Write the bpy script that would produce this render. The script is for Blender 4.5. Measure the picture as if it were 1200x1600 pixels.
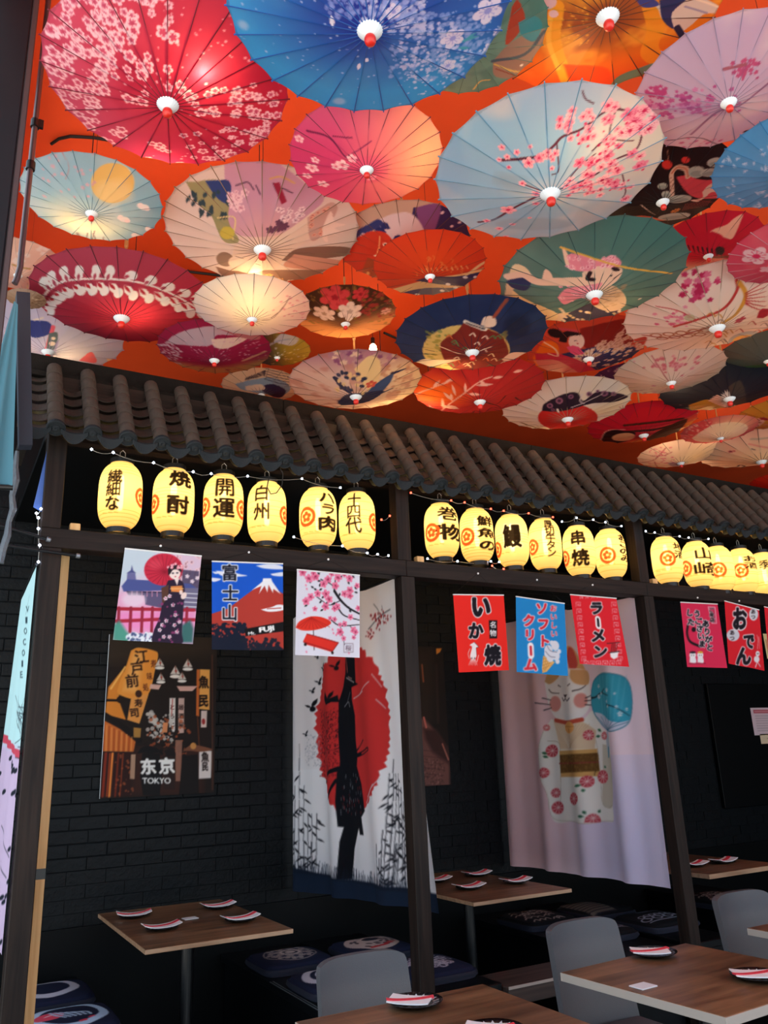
import bpy, math, random
import numpy as np

# ------------------------------------------------------------------ scene, camera, world, exposure
for _o in list(bpy.data.objects):
    bpy.data.objects.remove(_o)
SC = bpy.context.scene
COL = SC.collection
SC.view_settings.view_transform = 'Standard'
SC.view_settings.look = 'None'
SC.view_settings.gamma = 1.0
SC.view_settings.use_curve_mapping = False
SC.view_settings.exposure = 1.0
SC.cycles.use_denoising = True
SC.cycles.max_bounces = 7
SC.cycles.diffuse_bounces = 4
SC.cycles.transmission_bounces = 4
SC.cycles.caustics_reflective = False
SC.cycles.caustics_refractive = False
SC.cycles.sample_clamp_indirect = 4.0

CAM_C = np.array([-0.3582, -3.6756, 1.5000])
CAM_R = np.array([0.87678, -0.47936, -0.03822])
CAM_U = np.array([-0.10755, -0.27294, 0.95600])
CAM_F = np.array([0.46870, 0.83410, 0.29087])
CAM_PX = 1262.75                       # focal length in pixels of the 1200 x 1600 frame
from mathutils import Matrix, Vector
cd = bpy.data.cameras.new('camera')
cd.sensor_fit = 'HORIZONTAL'
cd.sensor_width = 36.0
cd.lens = CAM_PX / 1200 * 36.0
cd.clip_start = 0.02
cam = bpy.data.objects.new('camera', cd)
COL.objects.link(cam)
cam.matrix_world = Matrix(((CAM_R[0], CAM_U[0], -CAM_F[0], CAM_C[0]),
                           (CAM_R[1], CAM_U[1], -CAM_F[1], CAM_C[1]),
                           (CAM_R[2], CAM_U[2], -CAM_F[2], CAM_C[2]), (0, 0, 0, 1)))
SC.camera = cam

W = bpy.data.worlds.new('daylight')
W.use_nodes = True
SC.world = W
W.node_tree.nodes['Background'].inputs[0].default_value = (0.70, 0.86, 1.0, 1)
W.node_tree.nodes['Background'].inputs[1].default_value = 0.95

# daylight: high sun on the pavement added out front to bounce light onto the umbrellas, sky all round
sun_d = bpy.data.lights.new('sun', 'SUN')
sun_d.energy = 8.0
sun_d.angle = 0.02
sun_d.color = (1.0, 0.95, 0.88)
sun = bpy.data.objects.new('sun', sun_d)
COL.objects.link(sun)
sun.rotation_euler = (math.radians(-20), 0, 0)      # shines from the street side, 70 degrees high


def at(u, v, ax, val):
    """the point of the place that a pixel of the 1200 x 1600 frame shows on the plane ax = val"""
    d = CAM_F + CAM_R * (u - 600) / CAM_PX + CAM_U * (800 - v) / CAM_PX
    i = 'XYZ'.index(ax)
    return CAM_C + d * ((val - CAM_C[i]) / d[i])


def pxm(P):
    return CAM_PX / float((np.asarray(P) - CAM_C) @ CAM_F)


# ------------------------------------------------------------------ object helpers
def lin(c):
    c = np.asarray(c, dtype=np.float32)
    return np.where(c <= 0.04045, c / 12.92, ((c + 0.055) / 1.055) ** 2.4)


def hexc(h):
    if isinstance(h, str):
        h = h.lstrip('#')
        if len(h) == 3: h = ''.join(ch * 2 for ch in h)
        return np.array([int(h[i:i + 2], 16) / 255 for i in (0, 2, 4)], dtype=np.float32)
    return np.asarray(h, dtype=np.float32)


def tag(o, label=None, cat=None, group=None, kind=None):
    if label: o['label'] = label
    if cat: o['category'] = cat
    if group: o['group'] = group
    if kind: o['kind'] = kind
    return o


def empty(name, loc=(0, 0, 0), rz=0.0, label=None, cat=None, group=None):
    o = bpy.data.objects.new(name, None)
    o.empty_display_size = 0.05
    COL.objects.link(o)
    o.location = loc
    o.rotation_euler = (0, 0, rz)
    return tag(o, label, cat, group)


class MB:
    """collects shapes for ONE mesh"""
    def __init__(s):
        s.v, s.f = [], []

    def add(s, vs, fs):
        n = len(s.v)
        s.v += [tuple(map(float, p)) for p in vs]
        s.f += [tuple(i + n for i in f) for f in fs]
        return s

    def box(s, x0, x1, y0, y1, z0, z1, bev=0.0):
        if bev <= 0:
            vs = [(x0, y0, z0), (x1, y0, z0), (x1, y1, z0), (x0, y1, z0), (x0, y0, z1), (x1, y0, z1), (x1, y1, z1), (x0, y1, z1)]
            return s.add(vs, [(0, 3, 2, 1), (4, 5, 6, 7), (0, 1, 5, 4), (1, 2, 6, 5), (2, 3, 7, 6), (3, 0, 4, 7)])
        b = bev
        vs, idx = [], {}
        for cx in (0, 1):
            for cy in (0, 1):
                for cz in (0, 1):
                    X, Y, Z = (x1 if cx else x0), (y1 if cy else y0), (z1 if cz else z0)
                    dx, dy, dz = (-b if cx else b), (-b if cy else b), (-b if cz else b)
                    idx[cx, cy, cz] = len(vs)
                    vs += [(X, Y + dy, Z + dz), (X + dx, Y, Z + dz), (X + dx, Y + dy, Z)]
        fs = []
        def q(a, b_, c, d, k): fs.append((idx[a] + k, idx[b_] + k, idx[c] + k, idx[d] + k))
        q((0, 0, 0), (0, 0, 1), (0, 1, 1), (0, 1, 0), 0); q((1, 0, 0), (1, 1, 0), (1, 1, 1), (1, 0, 1), 0)
        q((0, 0, 0), (1, 0, 0), (1, 0, 1), (0, 0, 1), 1); q((0, 1, 0), (0, 1, 1), (1, 1, 1), (1, 1, 0), 1)
        q((0, 0, 0), (0, 1, 0), (1, 1, 0), (1, 0, 0), 2); q((0, 0, 1), (1, 0, 1), (1, 1, 1), (0, 1, 1), 2)
        def e(a, b_, k, l): fs.append((idx[a] + k, idx[b_] + k, idx[b_] + l, idx[a] + l))
        for a in (0, 1):
            for c in (0, 1):
                e((a, c, 0), (a, c, 1), 0, 1); e((a, 0, c), (a, 1, c), 0, 2); e((0, a, c), (1, a, c), 1, 2)
        for k in idx.values(): fs.append((k, k + 1, k + 2))
        return s.add(vs, fs)

    def lathe(s, prof, n=24, axis=(0, 0, 1), org=(0, 0, 0), cap=True):
        a = Vector(axis).normalized()
        t = Vector((1, 0, 0)) if abs(a.x) < 0.9 else Vector((0, 1, 0))
        u = a.cross(t).normalized(); w = a.cross(u)
        vs, fs = [], []
        for r, z in prof:
            for k in range(n):
                an = 2 * math.pi * k / n
                vs.append(Vector(org) + a * z + u * (r * math.cos(an)) + w * (r * math.sin(an)))
        for i in range(len(prof) - 1):
            for k in range(n):
                k2 = (k + 1) % n
                fs.append((i * n + k, i * n + k2, (i + 1) * n + k2, (i + 1) * n + k))
        if cap:
            fs.append(tuple(range(n - 1, -1, -1)))
            fs.append(tuple((len(prof) - 1) * n + k for k in range(n)))
        return s.add(vs, fs)

    def tube(s, pts, r, n=8, closed=False):
        P = [Vector(p) for p in pts]
        vs, fs = [], []
        prev = None
        m = len(P)
        for i, p in enumerate(P):
            d = (P[(i + 1) % m] - P[i - 1]) if closed else (P[min(i + 1, m - 1)] - P[max(i - 1, 0)])
            d.normalize()
            if prev is None:
                t = Vector((0, 0, 1)) if abs(d.z) < 0.9 else Vector((1, 0, 0))
                u = d.cross(t).normalized()
            else:
                u = (prev - d * prev.dot(d)).normalized()
            prev = u
            w = d.cross(u)
            rr = r[i] if isinstance(r, (list, tuple)) else r
            for k in range(n):
                a = 2 * math.pi * k / n
                vs.append(p + u * (rr * math.cos(a)) + w * (rr * math.sin(a)))
        for i in range(m if closed else m - 1):
            j = (i + 1) % m
            for k in range(n):
                k2 = (k + 1) % n
                fs.append((i * n + k, i * n + k2, j * n + k2, j * n + k))
        if not closed:
            fs.append(tuple(range(n - 1, -1, -1)))
            fs.append(tuple((m - 1) * n + k for k in range(n)))
        return s.add(vs, fs)

    def sphere(s, c, r, n=12, m=8, sz=1.0):
        prof = [(max(1e-4, r * math.sin(math.pi * i / m)), -r * sz * math.cos(math.pi * i / m)) for i in range(m + 1)]
        return s.lathe(prof, n, org=c, cap=False)

    def build(s, name, mat, parent=None, smooth=False):
        me = bpy.data.meshes.new(name)
        me.from_pydata(s.v, [], s.f)
        me.update()
        return link(name, me, mat, parent, smooth)


def link(name, me, mat, parent=None, smooth=False):
    if mat is not None and not me.materials: me.materials.append(mat)
    if smooth:
        me.polygons.foreach_set('use_smooth', [True] * len(me.polygons))
    o = bpy.data.objects.new(name, me)
    COL.objects.link(o)
    if parent is not None: o.parent = parent
    return o


def inst(name, me, parent, loc=(0, 0, 0), rz=0.0, scale=None):
    o = bpy.data.objects.new(name, me)
    COL.objects.link(o)
    o.parent = parent
    o.location = loc
    if rz: o.rotation_euler = (0, 0, rz)
    if scale: o.scale = scale
    return o


def copy_tree(o, parent=None):
    c = o.copy(); COL.objects.link(c); c.parent = parent
    for ch in list(o.children): copy_tree(ch, c)
    return c


def grid_mesh(name, V, nu, nv, cols=None, wrap=False):
    """V: (nv, nu, 3) vertex grid, cols: (nv, nu, 3) sRGB print"""
    me = bpy.data.meshes.new(name)
    idx = np.arange(nu * nv).reshape(nv, nu)
    if wrap:
        nx = np.roll(idx, -1, axis=1)
        q = np.stack([idx[:-1], nx[:-1], nx[1:], idx[1:]], -1).reshape(-1, 4)
    else:
        q = np.stack([idx[:-1, :-1], idx[:-1, 1:], idx[1:, 1:], idx[1:, :-1]], -1).reshape(-1, 4)
    me.vertices.add(nu * nv)
    me.vertices.foreach_set('co', np.asarray(V, dtype=np.float32).reshape(-1))
    me.loops.add(q.size)
    me.loops.foreach_set('vertex_index', q.reshape(-1).astype(np.int32))
    me.polygons.add(len(q))
    me.polygons.foreach_set('loop_start', (np.arange(len(q)) * 4).astype(np.int32))
    me.polygons.foreach_set('use_smooth', np.ones(len(q), dtype=bool))
    me.update(calc_edges=True)
    if cols is not None: put_cols(me, cols)
    me.validate()
    return me


def put_cols(me, cols):
    n = len(me.vertices)
    c = np.ones((n, 4), dtype=np.float32)
    c[:, :3] = lin(np.clip(np.asarray(cols, dtype=np.float32).reshape(-1, 3), 0, 1))
    at_ = me.color_attributes.new('print', 'FLOAT_COLOR', 'POINT')
    at_.data.foreach_set('color', c.reshape(-1))


# ------------------------------------------------------------------ materials
def _new(name):
    m = bpy.data.materials.new(name)
    m.use_nodes = True
    nt = m.node_tree
    return m, nt, nt.nodes['Principled BSDF']


def mat(name, c, rough=0.6, metal=0.0, emit=0.0, spec=0.5, bump=0.0, bscale=60.0, var=0.0, vscale=8.0):
    m, nt, b = _new(name)
    cl = tuple(float(x) for x in lin(hexc(c))) + (1,)
    b.inputs['Base Color'].default_value = cl
    b.inputs['Roughness'].default_value = rough
    b.inputs['Metallic'].default_value = metal
    b.inputs['Specular IOR Level'].default_value = spec
    if emit:
        b.inputs['Emission Color'].default_value = cl
        b.inputs['Emission Strength'].default_value = emit
    tc = nt.nodes.new('ShaderNodeTexCoord')
    if var:
        n = nt.nodes.new('ShaderNodeTexNoise'); n.inputs['Scale'].default_value = vscale; n.inputs['Detail'].default_value = 5
        nt.links.new(tc.outputs['Object'], n.inputs['Vector'])
        r = nt.nodes.new('ShaderNodeValToRGB')
        r.color_ramp.elements[0].position = 0.3; r.color_ramp.elements[1].position = 0.7
        r.color_ramp.elements[0].color = tuple(x * (1 - var) for x in cl[:3]) + (1,)
        r.color_ramp.elements[1].color = tuple(min(1, x * (1 + var)) for x in cl[:3]) + (1,)
        nt.links.new(n.outputs['Fac'], r.inputs[0]); nt.links.new(r.outputs[0], b.inputs['Base Color'])
    if bump:
        n2 = nt.nodes.new('ShaderNodeTexNoise'); n2.inputs['Scale'].default_value = bscale; n2.inputs['Detail'].default_value = 4
        nt.links.new(tc.outputs['Object'], n2.inputs['Vector'])
        bp = nt.nodes.new('ShaderNodeBump'); bp.inputs['Strength'].default_value = bump; bp.inputs['Distance'].default_value = 0.01
        nt.links.new(n2.outputs['Fac'], bp.inputs['Height']); nt.links.new(bp.outputs[0], b.inputs['Normal'])
    return m


def wood(name, c1, c2, stretch=(40, 40, 2.2), rough=0.55, spec=0.4, bump=0.15, planks=0.0):
    m, nt, b = _new(name)
    tc = nt.nodes.new('ShaderNodeTexCoord'); mp = nt.nodes.new('ShaderNodeMapping')
    mp.inputs['Scale'].default_value = stretch
    n = nt.nodes.new('ShaderNodeTexNoise'); n.inputs['Scale'].default_value = 1.0; n.inputs['Detail'].default_value = 6; n.inputs['Distortion'].default_value = 0.6
    r = nt.nodes.new('ShaderNodeValToRGB')
    r.color_ramp.elements[0].position = 0.3; r.color_ramp.elements[1].position = 0.72
    r.color_ramp.elements[0].color = tuple(map(float, lin(hexc(c1)))) + (1,)
    r.color_ramp.elements[1].color = tuple(map(float, lin(hexc(c2)))) + (1,)
    nt.links.new(tc.outputs['Object'], mp.inputs[0]); nt.links.new(mp.outputs[0], n.inputs['Vector'])
    nt.links.new(n.outputs['Fac'], r.inputs[0]); nt.links.new(r.outputs[0], b.inputs['Base Color'])
    if planks:                                     # staves of differing tone
        br = nt.nodes.new('ShaderNodeTexBrick'); br.offset = 0.5
        br.inputs['Scale'].default_value = 1.0; br.inputs['Brick Width'].default_value = 0.42; br.inputs['Row Height'].default_value = 0.9 / planks
        br.inputs['Mortar Size'].default_value = 0.0006
        br.inputs['Color1'].default_value = (0.62, 0.58, 0.56, 1); br.inputs['Color2'].default_value = (1.15, 1.12, 1.08, 1); br.inputs['Mortar'].default_value = (0.45, 0.42, 0.4, 1)
        nt.links.new(tc.outputs['Object'], br.inputs['Vector'])
        mu = nt.nodes.new('ShaderNodeMix'); mu.data_type = 'RGBA'; mu.blend_type = 'MULTIPLY'; mu.inputs[0].default_value = 1.0
        nt.links.new(r.outputs[0], mu.inputs[6]); nt.links.new(br.outputs['Color'], mu.inputs[7]); nt.links.new(mu.outputs[2], b.inputs['Base Color'])
    bp = nt.nodes.new('ShaderNodeBump'); bp.inputs['Strength'].default_value = bump; bp.inputs['Distance'].default_value = 0.004
    nt.links.new(n.outputs['Fac'], bp.inputs['Height']); nt.links.new(bp.outputs[0], b.inputs['Normal'])
    b.inputs['Roughness'].default_value = rough
    b.inputs['Specular IOR Level'].default_value = spec
    return m


def printed(name, rough=0.7, transl=0.0, spec=0.2, weave=0.0, gain=1.0):
    """a print: the colour comes from the mesh's colour attribute"""
    m, nt, b = _new(name)
    a = nt.nodes.new('ShaderNodeAttribute'); a.attribute_name = 'print'
    col = a.outputs['Color']
    if gain != 1.0:
        g = nt.nodes.new('ShaderNodeMix'); g.data_type = 'RGBA'; g.blend_type = 'MULTIPLY'; g.inputs[0].default_value = 1
        nt.links.new(col, g.inputs[6]); g.inputs[7].default_value = (gain, gain, gain, 1); col = g.outputs[2]
    nt.links.new(col, b.inputs['Base Color'])
    b.inputs['Roughness'].default_value = rough
    b.inputs['Specular IOR Level'].default_value = spec
    if weave:
        tc = nt.nodes.new('ShaderNodeTexCoord'); n = nt.nodes.new('ShaderNodeTexNoise')
        n.inputs['Scale'].default_value = 25; n.inputs['Detail'].default_value = 4
        nt.links.new(tc.outputs['Object'], n.inputs['Vector'])
        bp = nt.nodes.new('ShaderNodeBump'); bp.inputs['Strength'].default_value = weave; bp.inputs['Distance'].default_value = 0.01
        nt.links.new(n.outputs['Fac'], bp.inputs['Height']); nt.links.new(bp.outputs[0], b.inputs['Normal'])
    if transl:
        t = nt.nodes.new('ShaderNodeBsdfTranslucent'); gm = nt.nodes.new('ShaderNodeGamma'); gm.inputs[1].default_value = 0.75   # thin paper lets more through than it reflects
        nt.links.new(col, gm.inputs[0]); nt.links.new(gm.outputs[0], t.inputs['Color'])
        mx = nt.nodes.new('ShaderNodeMixShader'); mx.inputs[0].default_value = transl
        nt.links.new(b.outputs[0], mx.inputs[1]); nt.links.new(t.outputs[0], mx.inputs[2])
        nt.links.new(mx.outputs[0], nt.nodes['Material Output'].inputs['Surface'])
    return m


def glow(name, c, s):
    m = bpy.data.materials.new(name); m.use_nodes = True
    nt = m.node_tree; nt.nodes.remove(nt.nodes['Principled BSDF'])
    e = nt.nodes.new('ShaderNodeEmission')
    e.inputs[0].default_value = tuple(map(float, lin(hexc(c)))) + (1,); e.inputs[1].default_value = s
    nt.links.new(e.outputs[0], nt.nodes['Material Output'].inputs['Surface'])
    return m


M = dict(
    ceiling=mat('ceiling_paint', '#e24a14', 0.7, var=0.12, vscale=1.5),
    brick=mat('black_painted_brick', '#070b0f', 0.5, spec=0.2, bump=0.35, bscale=45, var=0.35, vscale=20),
    mortar=mat('black_painted_mortar', '#080c10', 0.6, spec=0.15),
    dado=mat('black_panel', '#040608', 0.5, spec=0.15),
    floor=mat('dark_floor', '#07090c', 0.4, spec=0.3, var=0.3),
    bounce_pavement=mat('pale_bounce_pavement', '#c4bfb6', 0.9, var=0.1, vscale=2),
    post=wood('dark_timber', '#150f0e', '#2d221d', spec=0.2),
    beam=wood('dark_timber_beam', '#150f0e', '#2d221d', (2.2, 40, 40), spec=0.2),
    black=mat('black_metal', '#0b0c0e', 0.4),
    blackwood=mat('black_bench_wood', '#06080c', 0.45, spec=0.25, var=0.3, vscale=15),
    tile=mat('grey_brown_tile', '#463c36', 0.8, spec=0.2, bump=0.2, bscale=120, var=0.16, vscale=14),
    tile_end=mat('slate_tile_end', '#24292d', 0.75, spec=0.2, bump=0.2, bscale=120),
    under=mat('lantern_lit_tile_underside', '#8a7448', 0.8, var=0.2, vscale=20),
    ridge=mat('ridge_board_dark', '#1e1b19', 0.9, spec=0.1, bump=0.3, bscale=150, var=0.15, vscale=30),
    pine=wood('pale_pine', '#c79458', '#e8bd84', (30, 30, 2)),
    tabletop=wood('walnut_tabletop', '#553926', '#8f6a4c', (2.4, 22, 22), 0.38, 0.5, 0.05, planks=9.0),
    tableedge=mat('pale_table_edge', '#a39a92', 0.35),
    chair=mat('grey_leather', '#4b4b50', 0.5, bump=0.12, bscale=220),
    plate=mat('black_plate', '#14161c', 0.25),
    white=mat('white_glaze', '#dfe3e6', 0.4),
    napkin=mat('white_napkin', '#e6e4e6', 0.8),
    redband=mat('red_paper_band', '#d83a4a', 0.7),
    navy=mat('navy_cushion_cloth', '#12172a', 0.85, bump=0.15, bscale=300),
    steel=mat('grey_steel', '#8d939b', 0.35, metal=0.8),
    frame=mat('dark_facade_steel', '#0d1015', 0.5, spec=0.25, var=0.15, vscale=3),
    conduit=mat('conduit_tube', '#6b5a5c', 0.3, metal=0.6),
    pad=mat('navy_padding', '#161d2d', 0.6, bump=0.1, bscale=20),
    teal=mat('teal_awning_cloth', '#3f6f80', 0.75, bump=0.2, bscale=15),
    plastic=mat('crumpled_plastic', '#565d66', 0.3, bump=0.8, bscale=30),
    bluecloth=mat('blue_cloth', '#4a6cb8', 0.7),
    redtrim=mat('red_trim_paint', '#a52a1c', 0.5),
    cord=mat('black_cord', '#0d0d0f', 0.6),
    wire=mat('silver_wire', '#b9b6ae', 0.35, metal=0.7),
    led_w=glow('white_led', '#cfe0ff', 9.0),
    led_r=glow('red_led', '#ff3a28', 7.0),
    tube=glow('lantern_tube', '#fff2cc', 14.0),
    bulb=glow('warm_bulb', '#ffc98a', 50.0),
    cap=mat('umbrella_cap_white', '#d5dbe0', 0.6),
    tip=mat('umbrella_tip_red', '#c8261c', 0.35),
    pole=mat('umbrella_bamboo', '#b38a54', 0.5),
    flag=printed('printed_flag_cloth', 0.75, 0.12),
    poster=printed('printed_canvas', 0.6),
    cloth=printed('printed_curtain_cloth', 0.9, 0.2, weave=0.05),
    paper=printed('oiled_umbrella_paper', 0.55, 0.45, spec=0.2),
    cushion=printed('printed_cushion_cloth', 0.85),
    pin=mat('white_pin', '#e8e8ea', 0.4),
)
# ------------------------------------------------------------------ flat prints: a small painter that fills colour arrays
_GL = {}


def glyph(txt, bold=0.0):
    """coverage mask of a string in the built-in font: array and its box in em units"""
    k = (txt, bold)
    if k in _GL: return _GL[k]
    cu = bpy.data.curves.new('glyph', 'FONT'); cu.body = txt; cu.resolution_u = 4
    ob = bpy.data.objects.new('glyph', cu); COL.objects.link(ob)
    dg = bpy.context.evaluated_depsgraph_get(); dg.update()
    me = ob.evaluated_get(dg).to_mesh()
    me.calc_loop_triangles()
    co = np.array([v.co[:2] for v in me.vertices], dtype=np.float64).reshape(-1, 2)
    tr = np.array([t.vertices[:] for t in me.loop_triangles], dtype=int).reshape(-1, 3)
    ob.evaluated_get(dg).to_mesh_clear()
    bpy.data.objects.remove(ob); bpy.data.curves.remove(cu)
    if len(co) == 0:
        _GL[k] = (np.zeros((2, 2)), (0, 1, 0, 1)); return _GL[k]
    pad = .03 + bold
    x0, y0 = co.min(0) - pad; x1, y1 = co.max(0) + pad
    res = 110.0
    w, h = int((x1 - x0) * res) + 2, int((y1 - y0) * res) + 2
    m = np.zeros((h, w), dtype=np.float32)
    P = (co - [x0, y0]) * res
    for a, b, c in tr:
        A, B, C = P[a], P[b], P[c]
        lo = np.floor(np.minimum(np.minimum(A, B), C)).astype(int); hi = np.ceil(np.maximum(np.maximum(A, B), C)).astype(int) + 1
        lo = np.maximum(lo, 0); hi = np.minimum(hi, [w, h])
        if (hi <= lo).any(): continue
        gx, gy = np.meshgrid(np.arange(lo[0], hi[0]) + .5, np.arange(lo[1], hi[1]) + .5)
        den = (B[1] - C[1]) * (A[0] - C[0]) + (C[0] - B[0]) * (A[1] - C[1])
        if abs(den) < 1e-9: continue
        l1 = ((B[1] - C[1]) * (gx - C[0]) + (C[0] - B[0]) * (gy - C[1])) / den
        l2 = ((C[1] - A[1]) * (gx - C[0]) + (A[0] - C[0]) * (gy - C[1])) / den
        ins = (l1 >= -1e-6) & (l2 >= -1e-6) & (l1 + l2 <= 1 + 1e-6)
        m[lo[1]:hi[1], lo[0]:hi[0]][ins] = 1
    r = int(round(bold * res))
    if r > 0:                       # heavier strokes
        src, m = m, m.copy()
        for dy in range(-r, r + 1):
            for dx in range(-r, r + 1):
                if dx * dx + dy * dy <= r * r + 1:
                    np.maximum(m, np.roll(np.roll(src, dy, 0), dx, 1), out=m)
    m = (m + np.roll(m, 1, 0) + np.roll(m, 1, 1) + np.roll(np.roll(m, 1, 0), 1, 1)) / 4
    _GL[k] = (m, (x0, x1, y0, y1))
    return _GL[k]


def catmull(pts, n=8):
    P = [np.asarray(p, float) for p in pts]
    if len(P) < 3: return P
    out = []
    Q = [2 * P[0] - P[1]] + P + [2 * P[-1] - P[-2]]
    for i in range(1, len(Q) - 2):
        a, b, c, d = Q[i - 1], Q[i], Q[i + 1], Q[i + 2]
        for t in np.arange(n) / n:
            out.append(.5 * (2 * b + (c - a) * t + (2 * a - 5 * b + 4 * c - d) * t * t + (3 * b - a - 3 * c + d) * t ** 3))
    out.append(P[-1])
    return out


class Cv:
    """colour array over [x0,x1] x [y0,y1] (y up); P maps drawing coordinates to it, k scales drawing lengths"""
    def __init__(s, nx, ny, col, ext=(-1, 1, -1, 1), P=None, k=1.0, seed=1):
        s.nx, s.ny, s.ext = nx, ny, ext
        x0, x1, y0, y1 = ext
        s.xs = x0 + (np.arange(nx) + .5) * (x1 - x0) / nx
        s.ys = y0 + (np.arange(ny) + .5) * (y1 - y0) / ny
        s.X, s.Y = np.meshgrid(s.xs, s.ys)
        s.px = max((x1 - x0) / nx, (y1 - y0) / ny)
        s.a = np.empty((ny, nx, 3), dtype=np.float32); s.a[:] = hexc(col)
        s.P = P or (lambda x, y: (x, y)); s.k = k
        s.P0, s.k0 = s.P, k
        s.rng = random.Random(seed); s.clip = None

    def crop(s, x0, y0, sc):
        """draw in coordinates of an enlarged detail that starts at (x0, y0)"""
        P0 = s.P0
        s.P = lambda x, y: P0(x0 + x / sc, y0 + y / sc)
        s.k = s.k0 / sc
        return s

    def win(s, x0, x1, y0, y1):
        i0, i1 = np.searchsorted(s.xs, [x0 - 2 * s.px, x1 + 2 * s.px]); j0, j1 = np.searchsorted(s.ys, [y0 - 2 * s.px, y1 + 2 * s.px])
        return slice(j0, j1), slice(i0, i1)

    def mix(s, w, m, col, al=1.0):
        if m.size == 0: return
        if s.clip is not None: m = m * s.clip[w]
        m = (m * al)[..., None]
        s.a[w] = s.a[w] * (1 - m) + hexc(col) * m

    def sd(s, d, soft):
        return np.clip(.5 - d / max(s.px, soft), 0, 1)

    def fill(s, m, col, al=1.0):
        s.mix((slice(None), slice(None)), np.clip(m, 0, 1).astype(np.float32), col, al)

    def noise(s, scale, seed=0, octv=3):
        r = np.random.RandomState(seed); out = np.zeros_like(s.X); amp = tot = 0
        amp = 1.0
        sx = scale
        for o in range(octv):
            n = max(2, int(math.ceil((s.ext[1] - s.ext[0]) * sx)) + 2); n2 = max(2, int(math.ceil((s.ext[3] - s.ext[2]) * sx)) + 2)
            g = r.rand(n2 + 1, n + 1)
            fx = (s.X - s.ext[0]) * sx; fy = (s.Y - s.ext[2]) * sx
            ix, iy = np.clip(fx.astype(int), 0, n - 1), np.clip(fy.astype(int), 0, n2 - 1)
            tx, ty = fx - ix, fy - iy; tx = tx * tx * (3 - 2 * tx); ty = ty * ty * (3 - 2 * ty)
            out += amp * ((g[iy, ix] * (1 - tx) + g[iy, ix + 1] * tx) * (1 - ty) + (g[iy + 1, ix] * (1 - tx) + g[iy + 1, ix + 1] * tx) * ty)
            tot += amp; amp *= .5; sx *= 2
        return out / tot

    def wash(s, col, scale=3, seed=1, lo=.45, hi=.7, al=.6):
        n = s.noise(scale, seed); s.fill(np.clip((n - lo) / (hi - lo), 0, 1), col, al)

    def ell(s, x, y, rx, ry=None, rot=0, col='#fff', al=1.0, soft=0.0):
        if ry is not None:
            n_ = 28; c, n = math.cos(rot), math.sin(rot)
            return s.poly([(x + rx * math.cos(t) * c - ry * math.sin(t) * n, y + rx * math.cos(t) * n + ry * math.sin(t) * c) for t in (2 * math.pi * i / n_ for i in range(n_))], col, al, soft)
        cx, cy = s.P(x, y); rx = rx * s.k; ry = rx
        R = max(rx, ry) + soft * s.k; w = s.win(cx - R, cx + R, cy - R, cy + R)
        X, Y = s.X[w] - cx, s.Y[w] - cy
        c, n = math.cos(rot), math.sin(rot); U, V = (X * c + Y * n) / rx, (-X * n + Y * c) / ry
        d = (np.sqrt(U * U + V * V) - 1) * min(rx, ry)
        s.mix(w, s.sd(d, soft * s.k), col, al)

    def ring(s, x, y, r, t, col, al=1.0, sy=1.0):
        cx, cy = s.P(x, y); r *= s.k; t *= s.k; R = r + t; w = s.win(cx - R, cx + R, cy - R, cy + R)
        d = np.abs(np.hypot(s.X[w] - cx, (s.Y[w] - cy) / sy) - r) - t / 2
        s.mix(w, s.sd(d, 0), col, al)

    def poly(s, pts, col, al=1.0, soft=0.0, smooth=False):
        if smooth: pts = catmull(list(pts) + [pts[0]], 5)[:-1]
        Q = np.array([s.P(*p) for p in pts]); lo, hi = Q.min(0), Q.max(0)
        w = s.win(lo[0], hi[0], lo[1], hi[1]); X, Y = s.X[w], s.Y[w]
        if X.size == 0: return
        ins = np.zeros(X.shape, bool); dm = np.full(X.shape, 1e9)
        for i in range(len(Q)):
            (ax, ay), (bx, by) = Q[i - 1], Q[i]
            c = ((ay > Y) != (by > Y))
            if ay != by: ins ^= c & (X < (bx - ax) * (Y - ay) / (by - ay) + ax)
            L = (bx - ax) ** 2 + (by - ay) ** 2
            t = np.clip(((X - ax) * (bx - ax) + (Y - ay) * (by - ay)) / L, 0, 1) if L > 0 else 0
            dm = np.minimum(dm, np.hypot(X - ax - t * (bx - ax), Y - ay - t * (by - ay)))
        s.mix(w, s.sd(np.where(ins, -dm, dm), soft * s.k), col, al)

    def line(s, pts, wd, col, al=1.0, w2=None, smooth=True, soft=0.0):
        if smooth and len(pts) > 2: pts = catmull(pts, 6)
        Q = np.array([s.P(*p) for p in pts]); n = len(Q)
        ws = np.linspace(wd, wd if w2 is None else w2, n) * s.k / 2
        lo, hi = Q.min(0) - ws.max(), Q.max(0) + ws.max(); w = s.win(lo[0], hi[0], lo[1], hi[1]); X, Y = s.X[w], s.Y[w]
        if X.size == 0: return
        d = np.full(X.shape, 1e9)
        for i in range(n - 1):
            (ax, ay), (bx, by) = Q[i], Q[i + 1]; L = (bx - ax) ** 2 + (by - ay) ** 2
            t = np.clip(((X - ax) * (bx - ax) + (Y - ay) * (by - ay)) / L, 0, 1) if L > 0 else 0
            d = np.minimum(d, np.hypot(X - ax - t * (bx - ax), Y - ay - t * (by - ay)) - (ws[i] + (ws[i + 1] - ws[i]) * t))
        s.mix(w, s.sd(d, soft * s.k), col, al)

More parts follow.
